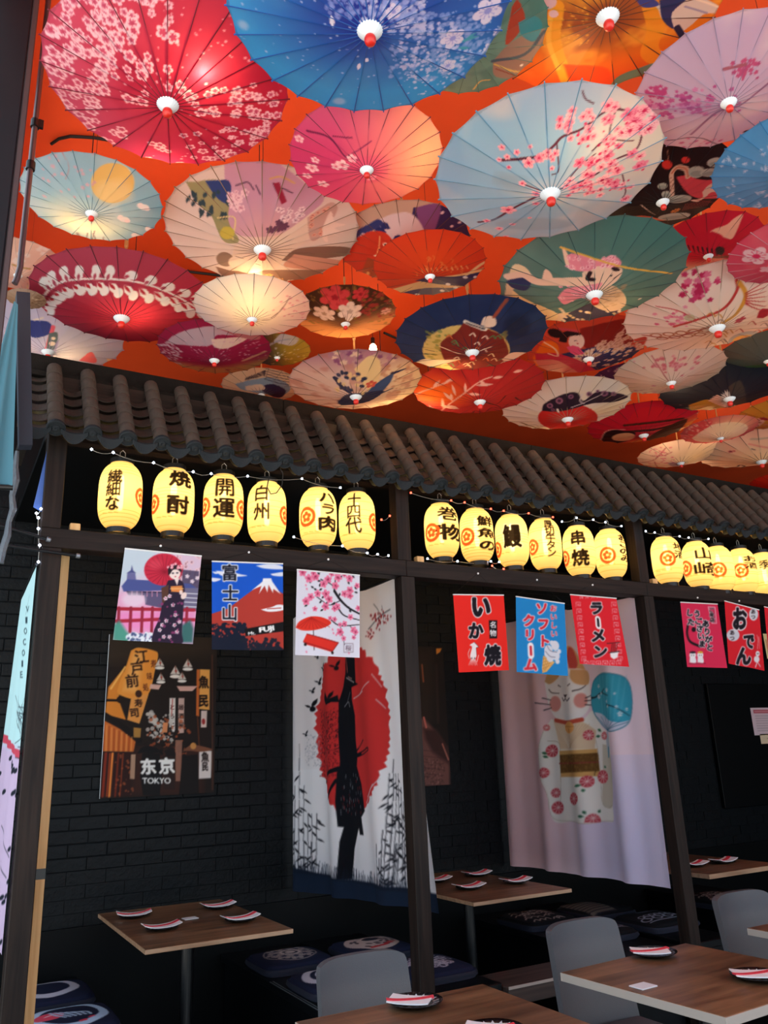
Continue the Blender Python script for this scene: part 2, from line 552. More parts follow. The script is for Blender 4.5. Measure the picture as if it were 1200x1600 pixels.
    def flower(s, x, y, r, col, ctr=None, n=5, rot=None, al=1.0, hollow=None, sy=1.0):
        cx, cy = s.P(x, y); r = r * s.k; rot = s.rng.random() * 6.28 if rot is None else rot
        w = s.win(cx - r, cx + r, cy - r, cy + r); X, Y = s.X[w] - cx, (s.Y[w] - cy) / sy
        d = np.hypot(X, Y); th = np.arctan2(Y, X) - rot
        pr = r * (.55 + .45 * np.abs(np.cos(n * th / 2)) ** .7)
        s.mix(w, s.sd(d - pr, 0), col, al)
        if hollow: s.mix(w, s.sd(d - pr * .55, 0), hollow, al)
        if ctr is not None:
            s.mix(w, s.sd(d - r * .25, 0), ctr, al)
            spk = (np.abs(np.sin(n * th)) > .9) & (d < r * .62) & (d > r * .2)
            s.mix(w, spk.astype(np.float32), ctr, al * .7)

    def leafp(s, x, y, x2, y2, wd, col, al=1.0):
        """leaf-shaped blob from (x,y) to (x2,y2)"""
        p, q = np.array([x, y], float), np.array([x2, y2], float); d = q - p; nn = np.array([-d[1], d[0]]) / (np.hypot(*d) + 1e-9) * wd / 2
        s.poly([p, p + d * .3 + nn * .9, p + d * .6 + nn, q, p + d * .6 - nn, p + d * .3 - nn * .9], col, al)

    def scatter(s, n, box, r, col, ctr=None, hollow=None, al=1.0, test=None, n5=5):
        x0, x1, y0, y1 = box
        for _ in range(n):
            x, y = s.rng.uniform(x0, x1), s.rng.uniform(y0, y1)
            if test and not test(x, y): continue
            s.flower(x, y, r * s.rng.uniform(.6, 1.25), col, ctr, n5, al=al, hollow=hollow)

    def dots(s, n, box, r, col, al=1.0, test=None):
        x0, x1, y0, y1 = box
        for _ in range(n):
            x, y = s.rng.uniform(x0, x1), s.rng.uniform(y0, y1)
            if test and not test(x, y): continue
            s.ell(x, y, r * s.rng.uniform(.4, 1.3), col=col, al=al)

    def branch(s, pts, wd, col, fl=0, fr=4, fcol='#e05a90', ctr='#8a1038', spread=10, hollow=None):
        s.line(pts, wd, col, w2=wd * .4)
        Q = catmull(pts, 6)
        for _ in range(fl):
            p = s.rng.choice(Q); s.flower(p[0] + s.rng.gauss(0, spread), p[1] + s.rng.gauss(0, spread), fr * s.rng.uniform(.5, 1.2), fcol, ctr, hollow=hollow)

    def stamp(s, txt, x, y, w, h, col, rot=0.0, bold=.02, al=1.0, out=None, ob=.05):
        """text stretched to w x h, centred at (x, y)"""
        if out is not None:
            m0, b0 = glyph(txt, bold); m1, b1 = glyph(txt, bold + ob)
            s._st(m1, x, y, w * (b1[1] - b1[0]) / (b0[1] - b0[0]), h * (b1[3] - b1[2]) / (b0[3] - b0[2]), out, rot, al)
        s._st(glyph(txt, bold)[0], x, y, w, h, col, rot, al)

    def _st(s, m, x, y, w, h, col, rot, al):
        cx, cy = s.P(x, y)
        ux, uy = s.P(x + w * .5, y); ex = np.array([ux - cx, uy - cy]); vx, vy = s.P(x, y - h * .5); ey = np.array([vx - cx, vy - cy])
        if rot:
            c, n = math.cos(rot), math.sin(rot); lw, lh = np.hypot(*ex), np.hypot(*ey)
            e1, e2 = ex / lw, ey / lh
            ex, ey = (e1 * c + e2 * n) * lw, (-e1 * n + e2 * c) * lh
        R = np.abs(ex) + np.abs(ey); wn = s.win(cx - R[0], cx + R[0], cy - R[1], cy + R[1])
        X, Y = s.X[wn] - cx, s.Y[wn] - cy
        if X.size == 0: return
        det = ex[0] * ey[1] - ex[1] * ey[0]
        U = (X * ey[1] - Y * ey[0]) / det; V = (ex[0] * Y - ex[1] * X) / det
        H, Wd = m.shape
        # box-filtered lookup so that small characters stay readable
        st = 3; acc = np.zeros(X.shape, np.float32)
        du = s.px / (np.hypot(*ex)) ; dv = s.px / (np.hypot(*ey))
        for a in range(st):
            for b in range(st):
                u = (U + du * ((a + .5) / st - .5) * 1.3 + 1) / 2 * Wd; v = (V + dv * ((b + .5) / st - .5) * 1.3 + 1) / 2 * H
                iu, iv = np.floor(u).astype(int), np.floor(v).astype(int)
                ok = (iu >= 0) & (iu < Wd) & (iv >= 0) & (iv < H)
                acc += np.where(ok, m[np.clip(iv, 0, H - 1), np.clip(iu, 0, Wd - 1)], 0)
        s.mix(wn, acc / (st * st), col, al)

    def column(s, txt, x, y, size, col, step=None, rot=0.0, bold=.02, out=None, ob=.05, wx=1.0, al=1.0):
        """vertical writing: first character centred at (x, y), going down; y grows downwards in drawing coordinates"""
        step = step or size
        for ps in ((1, 0) if out is not None else (0,)):
            for i, ch in enumerate(txt):
                cx, cy = x + math.sin(-rot) * step * i, y + math.cos(rot) * step * i
                m, b = glyph(ch, bold + (ob if ps else 0)); gw, gh = (b[1] - b[0]) * size * wx, (b[3] - b[2]) * size
                ox, oy = ((b[0] + b[1]) / 2 - .5) * size * wx, -((b[2] + b[3]) / 2 - .38) * size
                if ch == 'ー': s._st(m, cx, cy, gw, gh, out if ps else col, math.pi / 2 + .02, al); continue
                s._st(m, cx + ox, cy + oy, gw, gh, out if ps else col, rot, al)

    def at(s, x, y):
        """bilinear read at canvas coordinates"""
        fx = np.clip((x - s.ext[0]) / (s.ext[1] - s.ext[0]) * s.nx - .5, 0, s.nx - 1.001)
        fy = np.clip((y - s.ext[2]) / (s.ext[3] - s.ext[2]) * s.ny - .5, 0, s.ny - 1.001)
        i, j = fx.astype(int), fy.astype(int); tx, ty = (fx - i)[..., None], (fy - j)[..., None]
        i1, j1 = np.minimum(i + 1, s.nx - 1), np.minimum(j + 1, s.ny - 1)
        return (s.a[j, i] * (1 - tx) + s.a[j, i1] * tx) * (1 - ty) + (s.a[j1, i] * (1 - tx) + s.a[j1, i1] * tx) * ty


class Sheet:
    """a four-cornered cloth or board (TL, TR, BR, BL points of the place); its print is drawn in photo coordinates"""
    def __init__(s, TL, TR, BR, BL, col, res=1.25, seed=1):
        s.c = [np.asarray(p, float) for p in (TL, TR, BR, BL)]
        O = s.c[3]; s.ex, s.ey = s.c[2] - O, s.c[0] - O; n = np.cross(s.ex, s.ey); s.n = n / np.linalg.norm(n)
        k = pxm(sum(s.c) / 4)
        s.wm = (np.linalg.norm(s.c[2] - O) + np.linalg.norm(s.c[1] - s.c[0])) / 2; s.hm = (np.linalg.norm(s.ey) + np.linalg.norm(s.c[1] - s.c[2])) / 2
        d = sum(s.c) / 4 - CAM_C; fs = max(.3, abs(d @ s.n) / np.linalg.norm(d))
        s.nu, s.nv = max(8, int(s.wm * k / res * (1 if fs > .8 else .75))), max(8, int(s.hm * k / res))
        c = s.c
        fwd = lambda S, T: (c[3] * (1 - S) + c[2] * S) * (1 - T) + (c[0] * (1 - S) + c[1] * S) * T
        def P(u, v):
            d = CAM_F + CAM_R * (u - 600) / CAM_PX + CAM_U * (800 - v) / CAM_PX
            S = T = .5
            for _ in range(6):   # bilinear inverse on the patch seen along the ray
                Q = fwd(S, T); t = ((Q - CAM_C) @ s.n) / (d @ s.n); H = CAM_C + d * t - Q
                a = (c[2] - c[3]) * (1 - T) + (c[1] - c[0]) * T; b = (c[0] - c[3]) * (1 - S) + (c[1] - c[2]) * S
                G = np.array([[a @ a, a @ b], [a @ b, b @ b]]); e = np.linalg.solve(G, [H @ a, H @ b])
                S += e[0]; T += e[1]
            return S * s.wm, T * s.hm
        s.cv = Cv(s.nu, s.nv, col, (0, s.wm, 0, s.hm), P, 1 / k, seed)

    def local(s, fn):
        """draw with own coordinates instead: x in 0..1 from the left, y in 0..1 from the top; lengths in sheet heights"""
        P, k = s.cv.P, s.cv.k
        s.cv.P = lambda x, y: (x * s.wm, (1 - y) * s.hm); s.cv.k = s.hm
        fn(s.cv); s.cv.P, s.cv.k = P, k

    def mesh(s, name, bulge=None, org=(0, 0, 0)):
        S, T = np.meshgrid(np.linspace(0, 1, s.nu), np.linspace(0, 1, s.nv)); S3, T3 = S[..., None], T[..., None]
        c = s.c
        V = (c[3] * (1 - S3) + c[2] * S3) * (1 - T3) + (c[0] * (1 - S3) + c[1] * S3) * T3
        if bulge is not None:
            D = bulge(S, T); V = V + (D if D.ndim == 3 else D[..., None] * s.n)
        return grid_mesh(name, V - np.asarray(org), s.nu, s.nv, s.cv.at(S * s.wm, T * s.hm))
# ------------------------------------------------------------------ the room
BAY, PW = 1.8, 0.0825            # post spacing, post width
ZB0, ZB1 = 2.433, 2.5215         # long beam
WALL_Y, CEIL = 1.665, 4.1
XL, XR = -0.95, 8.2

tag(MB().box(-1.0, 9, -3.4, WALL_Y + .1, -.1, 0).build('floor', M['floor']), kind='structure')
tag(MB().box(-14, 16, -16, WALL_Y + .1, -.2, -.101).build('bounce_pavement', M['bounce_pavement']), kind='structure')  # unseen street ground, added to bounce daylight up onto the umbrellas
tag(MB().box(-.5, 9, -4.6, WALL_Y + .2, CEIL, CEIL + .1).build('ceiling', M['ceiling']), kind='structure')

wall = tag(MB().box(-3, 9, WALL_Y, WALL_Y + .12, 0, CEIL).build('wall_back', M['mortar']), kind='structure')
# black painted bricks: those of the first bay and of the strip left of it singly, the rest joined
rb = random.Random(4)
BWd, BH = 0.2215, 0.074
brick_me = MB().box(-BWd / 2 + .0018, BWd / 2 - .0018, -.006, 0, -BH / 2 + .0018, BH / 2 - .0018, .003).build('brick_seed', M['brick'])
seed_me = brick_me.data
bpy.data.objects.remove(brick_me)
rest = MB()
for j in range(34):
    z = .68 + j * BH
    for i in range(-6, 40):
        x = i * BWd + (BWd / 2 if j % 2 else 0)
        if z > 3.3: continue
        dep = rb.uniform(-.002, .002)
        if -.85 < x < 1.62 and .93 < z < 2.96:
            o = inst('brick', seed_me, wall, (x, WALL_Y - dep, z))
        elif x < 8 and not (x < -.9):
            rest.box(x - BWd / 2 + .0018, x + BWd / 2 - .0018, WALL_Y - .006 + dep, WALL_Y, z - BH / 2 + .0018, z + BH / 2 - .0018)
tag(rest.build('brickwork', M['brick'], wall), kind='stuff')
tag(MB().box(XL, XR, WALL_Y - .03, WALL_Y - .001, 0, .645).build('trim_1', M['dado']), kind='structure')
tag(MB().box(8.2, 8.3, -4.6, WALL_Y, 0, CEIL).build('wall_right', M['dado']), kind='structure')
# red painted board under the left edge of the ceiling
tag(MB().box(-.42, -.36, -2.2, WALL_Y - .02, 3.72, CEIL - .001).build('trim_2', M['redtrim']), kind='structure')

# ------------------------------------------------------------------ timber frame of the booths
fr = empty('booth_frame', (0, 0, 0), label='dark stained timber frame of posts and long beam carrying the tiled canopy', cat='frame')
for k in range(4):
    x = BAY * k
    MB().box(x, x + PW, 0, PW, 0, ZB0, .003).build('post', M['post'], fr)
    MB().box(x - .012, x + PW - .012, .004, PW, ZB1, 3.03, .003).build('upper_post', M['post'], fr)
for k in range(3):
    x0 = -.012 if k == 0 else BAY * k + .035
    MB().box(x0, BAY * (k + 1) + .033, 0, PW + .01, ZB0, ZB1, .003).build('beam', M['beam'], fr)
MB().box(-.01, 5.5, .1, .17, 2.98, 3.03).build('eave_plate', M['beam'], fr)
MB().box(-.01, 5.5, .13, .17, 3.03, 3.31).build('roof_batten', M['beam'], fr)

# black back board and boxed ceiling of the booths behind the lanterns
MB().box(-.01, 5.5, .17, WALL_Y - .02, 3.0, 3.03).build('booth_ceiling', M['dado'], fr)

# ------------------------------------------------------------------ tiled canopy roof
TY, TZ, BY_, BZ = .167, 3.3626, -.1356, 2.9375
SL = math.hypot(TY - BY_, TZ - BZ)
sd_ = Vector((0, (BY_ - TY) / SL, (BZ - TZ) / SL))          # down the slope
nm_ = Vector((0, sd_.z, -sd_.y))                            # outwards, to the viewer and up
if nm_.z < 0: nm_ = -nm_
roof = empty('tiled_canopy', (0, TY, TZ), label='long pent roof of grey-brown barrel tiles above the row of lanterns', cat='roof')
PITCH, X0T = .1537, .0018
NCOL, NCRS = 36, 6
CL = SL / NCRS
RB = .036


def roofv(l, s_, n_):
    return Vector((l, 0, 0)) + sd_ * s_ + nm_ * n_


def barrel_mesh():
    mb = MB(); n = 10; vs = []; fs = []
    for s_, r in ((0, RB * .93), (CL * 1.0, RB * 1.03), (CL, RB * .9)):
        for k in range(n + 1):
            a = math.radians(-25 + 230 * k / n)
            vs.append(roofv(r * math.cos(a), s_, r * math.sin(a)))
    for i in range(2):
        for k in range(n):
            fs.append((i * (n + 1) + k, i * (n + 1) + k + 1, (i + 1) * (n + 1) + k + 1, (i + 1) * (n + 1) + k))
    return mb.add(vs, fs)


def pan_mesh():
    mb = MB(); n = 8; vs = []; fs = []
    hw = PITCH / 2 - RB * .72
    for s_, o in ((0, -.024), (CL * 1.06, .0), (CL * 1.06, -.006)):
        for k in range(n + 1):
            l = -1 + 2 * k / n
            vs.append(roofv(l * hw, s_, -.018 + .02 * l * l + o - .012))
    for i in range(2):
        for k in range(n):
            fs.append((i * (n + 1) + k, i * (n + 1) + k + 1, (i + 1) * (n + 1) + k + 1, (i + 1) * (n + 1) + k))
    return mb.add(vs, fs)


def seed_of(mb, nm, m, smooth=False):
    o = mb.build(nm, m, None, smooth); d = o.data; bpy.data.objects.remove(o); return d


bar_me = seed_of(barrel_mesh(), 'barrel_tile', M['tile'], True)
pan_me = seed_of(pan_mesh(), 'pan_tile', M['tile'])
capm = MB()
capm.lathe([(RB * 1.08, -.012), (RB * 1.12, -.002), (RB * 1.12, .006), (RB * .98, .009), (RB * .9, .004), (RB * .5, .004), (RB * .42, .009), (RB * .2, .011), (.0005, .008)], 20, axis=sd_, cap=False)
cap_me = seed_of(capm, 'end_cap', M['tile_end'])
# crescent drip tile below each pan
dv, df = [], []
hw = PITCH / 2 - RB * .55
for t in (0, .012):
    for k in range(11):
        l = -1 + 2 * k / 10
        dv.append(roofv(l * hw, -.004 + t, -.018 + .02 * l * l + .003))
    for k in range(11):
        l = -1 + 2 * k / 10
        drop = .032 * (1 - abs(l) ** 2.0) + .004
        dv.append(roofv(l * hw, -.004 + t, -.03 + .02 * l * l) + Vector((0, -.004, -drop)))
for t in (0, 1):
    for k in range(10):
        f = (t * 22 + k, t * 22 + k + 1, t * 22 + 12 + k, t * 22 + 11 + k); df.append(f if t else f[::-1])
for k in range(10):
    df.append((11 + k, 12 + k, 34 + k, 33 + k)); df.append((k + 1, k, 22 + k, 23 + k))
drip_me = seed_of(MB().add(dv, df), 'drip_tile', M['tile_end'])

for c in range(-1, NCOL):
    x = X0T + c * PITCH
    for r in range(NCRS):
        p = sd_ * (r * CL)
        if c >= 0: inst('barrel_tile', bar_me, roof, (x, p.y, p.z + rb.uniform(-.001, .001)))
        if c < NCOL - 1: inst('pan_tile', pan_me, roof, (x + PITCH / 2, p.y, p.z))
    e = sd_ * SL
    if c >= 0: inst('end_cap', cap_me, roof, (x, e.y, e.z))
    if c < NCOL - 1: inst('drip_tile', drip_me, roof, (x + PITCH / 2, e.y, e.z))
# wavy tile underside, lantern light put into its ochre colour
nu = (NCOL + 1) * 10 + 1
xs = np.linspace(X0T - PITCH, X0T + NCOL * PITCH, nu)
wv = .5 + .5 * np.cos((xs - X0T) / PITCH * 2 * math.pi)
V = np.zeros((2, nu, 3))
for i, s_ in enumerate((SL * .55, SL - .006)):
    V[i, :, 0] = xs; V[i, :, 1] = sd_.y * s_ + nm_.y * (-.078 + .05 * wv); V[i, :, 2] = sd_.z * s_ + nm_.z * (-.078 + .05 * wv)
link('underside', grid_mesh('underside', V, nu, 2), M['under'], roof)
# ridge board, three butted lengths
for a, b in ((-.13, 1.2), (1.203, 2.95), (2.953, 5.6)):
    MB().box(a, b, .195 - TY, .225 - TY, 3.29 - TZ, 3.442 - TZ, .003).build('ridge_board', M['ridge'], roof)
MB().box(-.13, 5.6, .15 - TY, .2 - TY, 3.31 - TZ, 3.335 - TZ).build('flashing', M['ridge'], roof)
MB().box(-.135, -.1, -.2 - TY, .2 - TY, 2.86 - TZ, 2.9 - TZ).build('gable_strip', M['ridge'], roof)

# ------------------------------------------------------------------ paper lanterns
lant_mat, nt_, b_ = _new('lantern_paper')
a_ = nt_.nodes.new('ShaderNodeAttribute'); a_.attribute_name = 'print'
tr_ = nt_.nodes.new('ShaderNodeBsdfTranslucent'); nt_.links.new(a_.outputs['Color'], tr_.inputs['Color'])
rf_ = nt_.nodes.new('ShaderNodeBsdfTransparent')
nt_.links.new(a_.outputs['Color'], rf_.inputs['Color'])
df_ = nt_.nodes.new('ShaderNodeBsdfDiffuse'); nt_.links.new(a_.outputs['Color'], df_.inputs['Color'])
em_ = nt_.nodes.new('ShaderNodeEmission'); nt_.links.new(a_.outputs['Color'], em_.inputs['Color']); em_.inputs['Strength'].default_value = 0.06
m1 = nt_.nodes.new('ShaderNodeMixShader'); m1.inputs[0].default_value = .14
nt_.links.new(tr_.outputs[0], m1.inputs[1]); nt_.links.new(rf_.outputs[0], m1.inputs[2])
m2 = nt_.nodes.new('ShaderNodeMixShader'); m2.inputs[0].default_value = .25
nt_.links.new(m1.outputs[0], m2.inputs[1]); nt_.links.new(df_.outputs[0], m2.inputs[2])
ad = nt_.nodes.new('ShaderNodeAddShader'); nt_.links.new(m2.outputs[0], ad.inputs[0]); nt_.links.new(em_.outputs[0], ad.inputs[1])
nt_.links.new(ad.outputs[0], nt_.nodes['Material Output'].inputs['Surface'])
nt_.nodes.remove(b_)
M['lantern'] = lant_mat

INK, CREST = '#1d140c', '#e2491c'


def crest(c, x, y, r, wx=1.0):
    """red five-petal crest in a broken ring"""
    x = max(c.lx - .93 * c.rp, min(c.lx + .93 * c.rp, x)); x, y = c.P(x, y); y = -y
    keep = c.P, c.k
    c.P, c.k = (lambda u, v: (u, -v)), 1.0
    for k in range(5):
        a0 = math.pi / 2 + k * 2 * math.pi / 5 + math.pi / 5
        pts = [(x + wx * r * .88 * math.cos(a0 + t), y - r * .88 * math.sin(a0 + t)) for t in np.linspace(.12, 2 * math.pi / 5 - .12, 7)]
        c.line(pts, r * .34, CREST, smooth=False)
        a = math.pi / 2 + k * 2 * math.pi / 5
        c.ell(x + wx * r * .36 * math.cos(a), y - r * .36 * math.sin(a), r * .225, col=CREST)
    c.ell(x, y, r * .08, col='#f3d27a')
    c.P, c.k = keep


# centre x, top, bottom, width in photo pixels; label; drawing
LAN = [
    (188, 720, 832, 69, 'glowing paper lantern reading 繊細な, nearest the left end post', lambda c: (c.column('繊', 178, 753, 24, INK, bold=.015), c.column('細', 177, 774, 24, INK, bold=.015), c.column('な', 176, 796, 25, INK, bold=.03), crest(c, 223, 780, 15))),
    (271, 730, 838, 68, 'glowing paper lantern reading 焼酎, second from the left end post', lambda c: (c.column('焼', 282, 754, 30, INK, bold=.035), c.column('酎', 279, 797, 31, INK, bold=.035), crest(c, 236, 793, 15))),
    (349, 738, 846, 65, 'glowing paper lantern with two large brush characters 開運, third from the left end post', lambda c: (c.column('開', 351, 768, 33, INK, bold=.02), c.column('運', 350, 802, 34, INK, bold=.025), crest(c, 314, 797, 15), crest(c, 384, 800, 15))),
    (417, 752, 852, 61, 'glowing paper lantern reading 白州 with a looped black cord over its top', lambda c: (c.column('白', 408, 777, 28, INK, bold=.015), c.column('州', 409, 807, 29, INK, bold=.02), crest(c, 447, 809, 14.5))),
    (497, 760, 860, 58, 'glowing paper lantern reading ハラ肉, fifth in the first row, with a red crest at its left', lambda c: (c.column('ハ', 513, 783, 22, INK, bold=.03), c.column('ラ', 514, 802, 20, INK, bold=.03), c.column('肉', 513, 825, 24, INK, bold=.035), crest(c, 479, 814, 15))),
    (558, 768, 863, 56, 'glowing paper lantern reading 十四代 beside the middle post', lambda c: (c.column('十', 554, 786, 25, INK, bold=.015), c.column('四', 553, 806, 25, INK, bold=.01), c.column('代', 552, 828, 27, INK, bold=.015), crest(c, 586, 820, 14))),
    (690, 783, 878, 54, 'glowing paper lantern reading 巻物, first to the right of the middle post', lambda c: (c.column('巻', 704, 808, 24, INK, bold=.015), c.column('物', 706, 838, 27, INK, bold=.03), crest(c, 674, 837, 14))),
    (745, 792, 883, 52, 'glowing paper lantern with a red crest and 鮮魚の written at its right edge', lambda c: (c.column('鮮', 761, 820, 18, INK, bold=.03), c.column('魚', 763, 839, 16, INK, bold=.03), c.column('の', 763, 858, 17, INK, bold=.04), crest(c, 729, 843, 13.5))),
    (800, 802, 890, 52, 'glowing paper lantern with one large 鰻 character', lambda c: (c.stamp('鰻', 801, 843, 30, 41, INK, bold=.04, out='#fff3c0', ob=.035), crest(c, 776, 860, 12))),
    (852, 808, 895, 50, 'glowing paper lantern reading 厚切牛タン in small characters', lambda c: (c.column('厚切牛タン', 861, 823, 15, INK, step=11.6, bold=.02), crest(c, 832, 857, 12))),
    (905, 820, 903, 49, 'glowing paper lantern with two bold characters 串焼, fifth right of the middle post', lambda c: (c.column('串', 905, 845, 25, INK, bold=.035), c.column('焼', 906, 876, 27, INK, bold=.035), crest(c, 881, 873, 12))),
    (954, 825, 907, 54, 'glowing paper lantern with centred red crest just before the right post', lambda c: (crest(c, 949, 872, 12.5), c.column('おこのみ', 976, 844, 12, INK, step=11, bold=.03))),
    (1042, 836, 916, 50, 'glowing paper lantern with centred red crest just past the right post', lambda c: (crest(c, 1044, 877, 12), c.column('地酒', 1063, 858, 13, INK, bold=.02))),
    (1090, 843, 922, 48, 'glowing paper lantern with two brush characters 山崎, second past the right post', lambda c: (c.column('山', 1102, 869, 21, INK, bold=.02), c.column('崎', 1104, 893, 22, INK, bold=.02), crest(c, 1072, 889, 12))),
    (1124, 852, 927, 46, 'glowing paper lantern with red crest tucked behind the 山崎 lantern', lambda c: (crest(c, 1123, 894, 11.5),)),
    (1160, 855, 930, 44, 'glowing paper lantern with red crest, second from the right picture edge', lambda c: (crest(c, 1158, 895, 11), c.column('お酒', 1176, 877, 11, INK, bold=.02))),
    (1195, 862, 934, 42, 'glowing paper lantern at the right picture edge', lambda c: (c.column('季', 1197, 886, 16, INK, bold=.02),)),
]
LR, LH = .0985, .338
rib_n = 21
for i, (lx, lt, lb, lw, lab, draw) in enumerate(LAN):
    Pc = at(lx, (lt + lb) / 2, 'Y', .045)
    zc = float(Pc[2]); cx, cy = float(Pc[0]), float(Pc[1])
    root = empty('paper_lantern', (cx, cy, zc - LH / 2), label=lab, cat='lantern', group='paper lanterns under the canopy')
    k = pxm(Pc); rp = LR * k
    hp = LH * k
    fa = math.atan2(CAM_C[1] - cy, CAM_C[0] - cx)      # towards the viewer
    nv = max(50, int(hp * .95)); nf = max(50, int(rp * math.pi * .85)); nb = 16
    ycen = (lt + lb) / 2
    def P(u, v, lx=lx, rp=rp, ycen=ycen):
        return math.asin(max(-1, min(1, (u - lx) / rp))) * rp if abs(u - lx) < rp else math.copysign(rp * math.pi / 2 + (abs(u - lx) - rp) * 1.2, u - lx), ycen - v
    c = Cv(int(rp * math.pi * 1.15), int(hp * 1.15), '#f4d084', (-rp * math.pi / 2 * 1.08, rp * math.pi / 2 * 1.08, -hp * .54, hp * .54), P, 1.0)
    c.lx, c.rp = lx, rp
    draw(c)
    for q in range(3): c.line([(lx - rp * .8 + q * 9, lb - 22), (lx - rp * .8 + q * 9 + 6, lb - 21)], 1.0, '#b98a35', .7)
    fr_ = np.linspace(-math.pi / 2 * 1.02, math.pi / 2 * 1.02, nf); bk = np.linspace(math.pi / 2 * 1.02, math.pi * 2 - math.pi / 2 * 1.02, nb + 2)[1:-1]
    an = np.concatenate([fr_, bk]); nu = len(an)
    t = np.linspace(-1, 1, nv)
    pr = np.maximum(.53, (1 - np.abs(t) ** 3.6) ** .5) * LR
    pr = pr * (1 - .010 * (np.abs(np.sin((t + 1) / 2 * rib_n * math.pi)) < .3) * (np.abs(t) < .97))
    A, T = np.meshgrid(an, t); Rr = np.repeat(pr[:, None], nu, 1)
    sgn = -1.0                       # the print's left is at the viewer's left
    V = np.stack([Rr * np.cos(fa - sgn * A), Rr * np.sin(fa - sgn * A), (T + 1) / 2 * LH], -1)
    cols = np.empty((nv, nu, 3), np.float32); cols[:] = hexc('#f4d084')
    cols[:, :nf] = c.at(A[:, :nf] * rp, T[:, :nf] * hp / 2)
    # thin darker hoops of the bamboo spiral
    hoop = (np.abs(np.sin((t + 1) / 2 * rib_n * math.pi)) < .16)
    cols[hoop] *= np.array([.90, .86, .72], np.float32)
    body = link('shade', grid_mesh('shade', V, nu, nv, cols, wrap=True), M['lantern'], root)
    r0 = float(pr[0])
    MB().lathe([(r0 * 1.0, -.012), (r0 * 1.04, -.012), (r0 * 1.04, .012), (r0 * .96, .012), (r0 * .96, -.01)], 24, cap=False).build('bottom_ring', M['black'], root)
    tp = MB().lathe([(r0 * 1.04, LH - .010), (r0 * 1.04, LH + .012), (r0 * .55, LH + .016), (r0 * .5, LH + .012)], 24).build('top_ring', M['black'], root)
    MB().tube([(-.012, 0, LH + .014), (-.012, 0, LH + .05), (0, 0, LH + .062), (.012, 0, LH + .05), (.012, 0, LH + .014)], .0022, 6).build('hanger', M['wire'], tp)
    MB().lathe([(.003, LH * .30), (.010, LH * .31), (.014, LH * .36), (.015, LH * .70), (.012, LH * .80), (.003, LH * .83)], 14).build('bulb', M['tube'], root, True)
# ------------------------------------------------------------------ posters on the wall, flags under the beam
def flag_thing(label, corners, col, paint, seed=1, group='small printed flags under the beam', cat='flag', pin=None, Y=-.016):
    pts = [at(u, v, 'Y', Y) for u, v in corners]
    sh = Sheet(*pts, col, res=1.1, seed=seed)
    paint(sh.cv)
    org = (pts[0] + pts[1]) / 2
    root = empty('hanging_flag', org, label=label, cat=cat, group=group)
    ph = seed * 1.7
    link('cloth', sh.mesh('cloth', lambda S, T: .006 * np.sin(3 * S + ph) * (1 - T) + .003 * np.sin(9 * S + ph * 2) * (1 - T), org), M['flag'], root)
    MB().tube([pts[0] - org, pts[1] - org], .004, 8).build('rod', M['white'], root)
    if pin is not None:
        pp = at(*pin, 'Y', -.004) - org
        MB().sphere(pp, .006, 10, 6).build('pin', M['pin'], root)
        MB().tube([pts[0] - org, pp + [0, .004, 0], pts[1] - org], .0009, 4).build('cord', M['cord'], root)
    return root


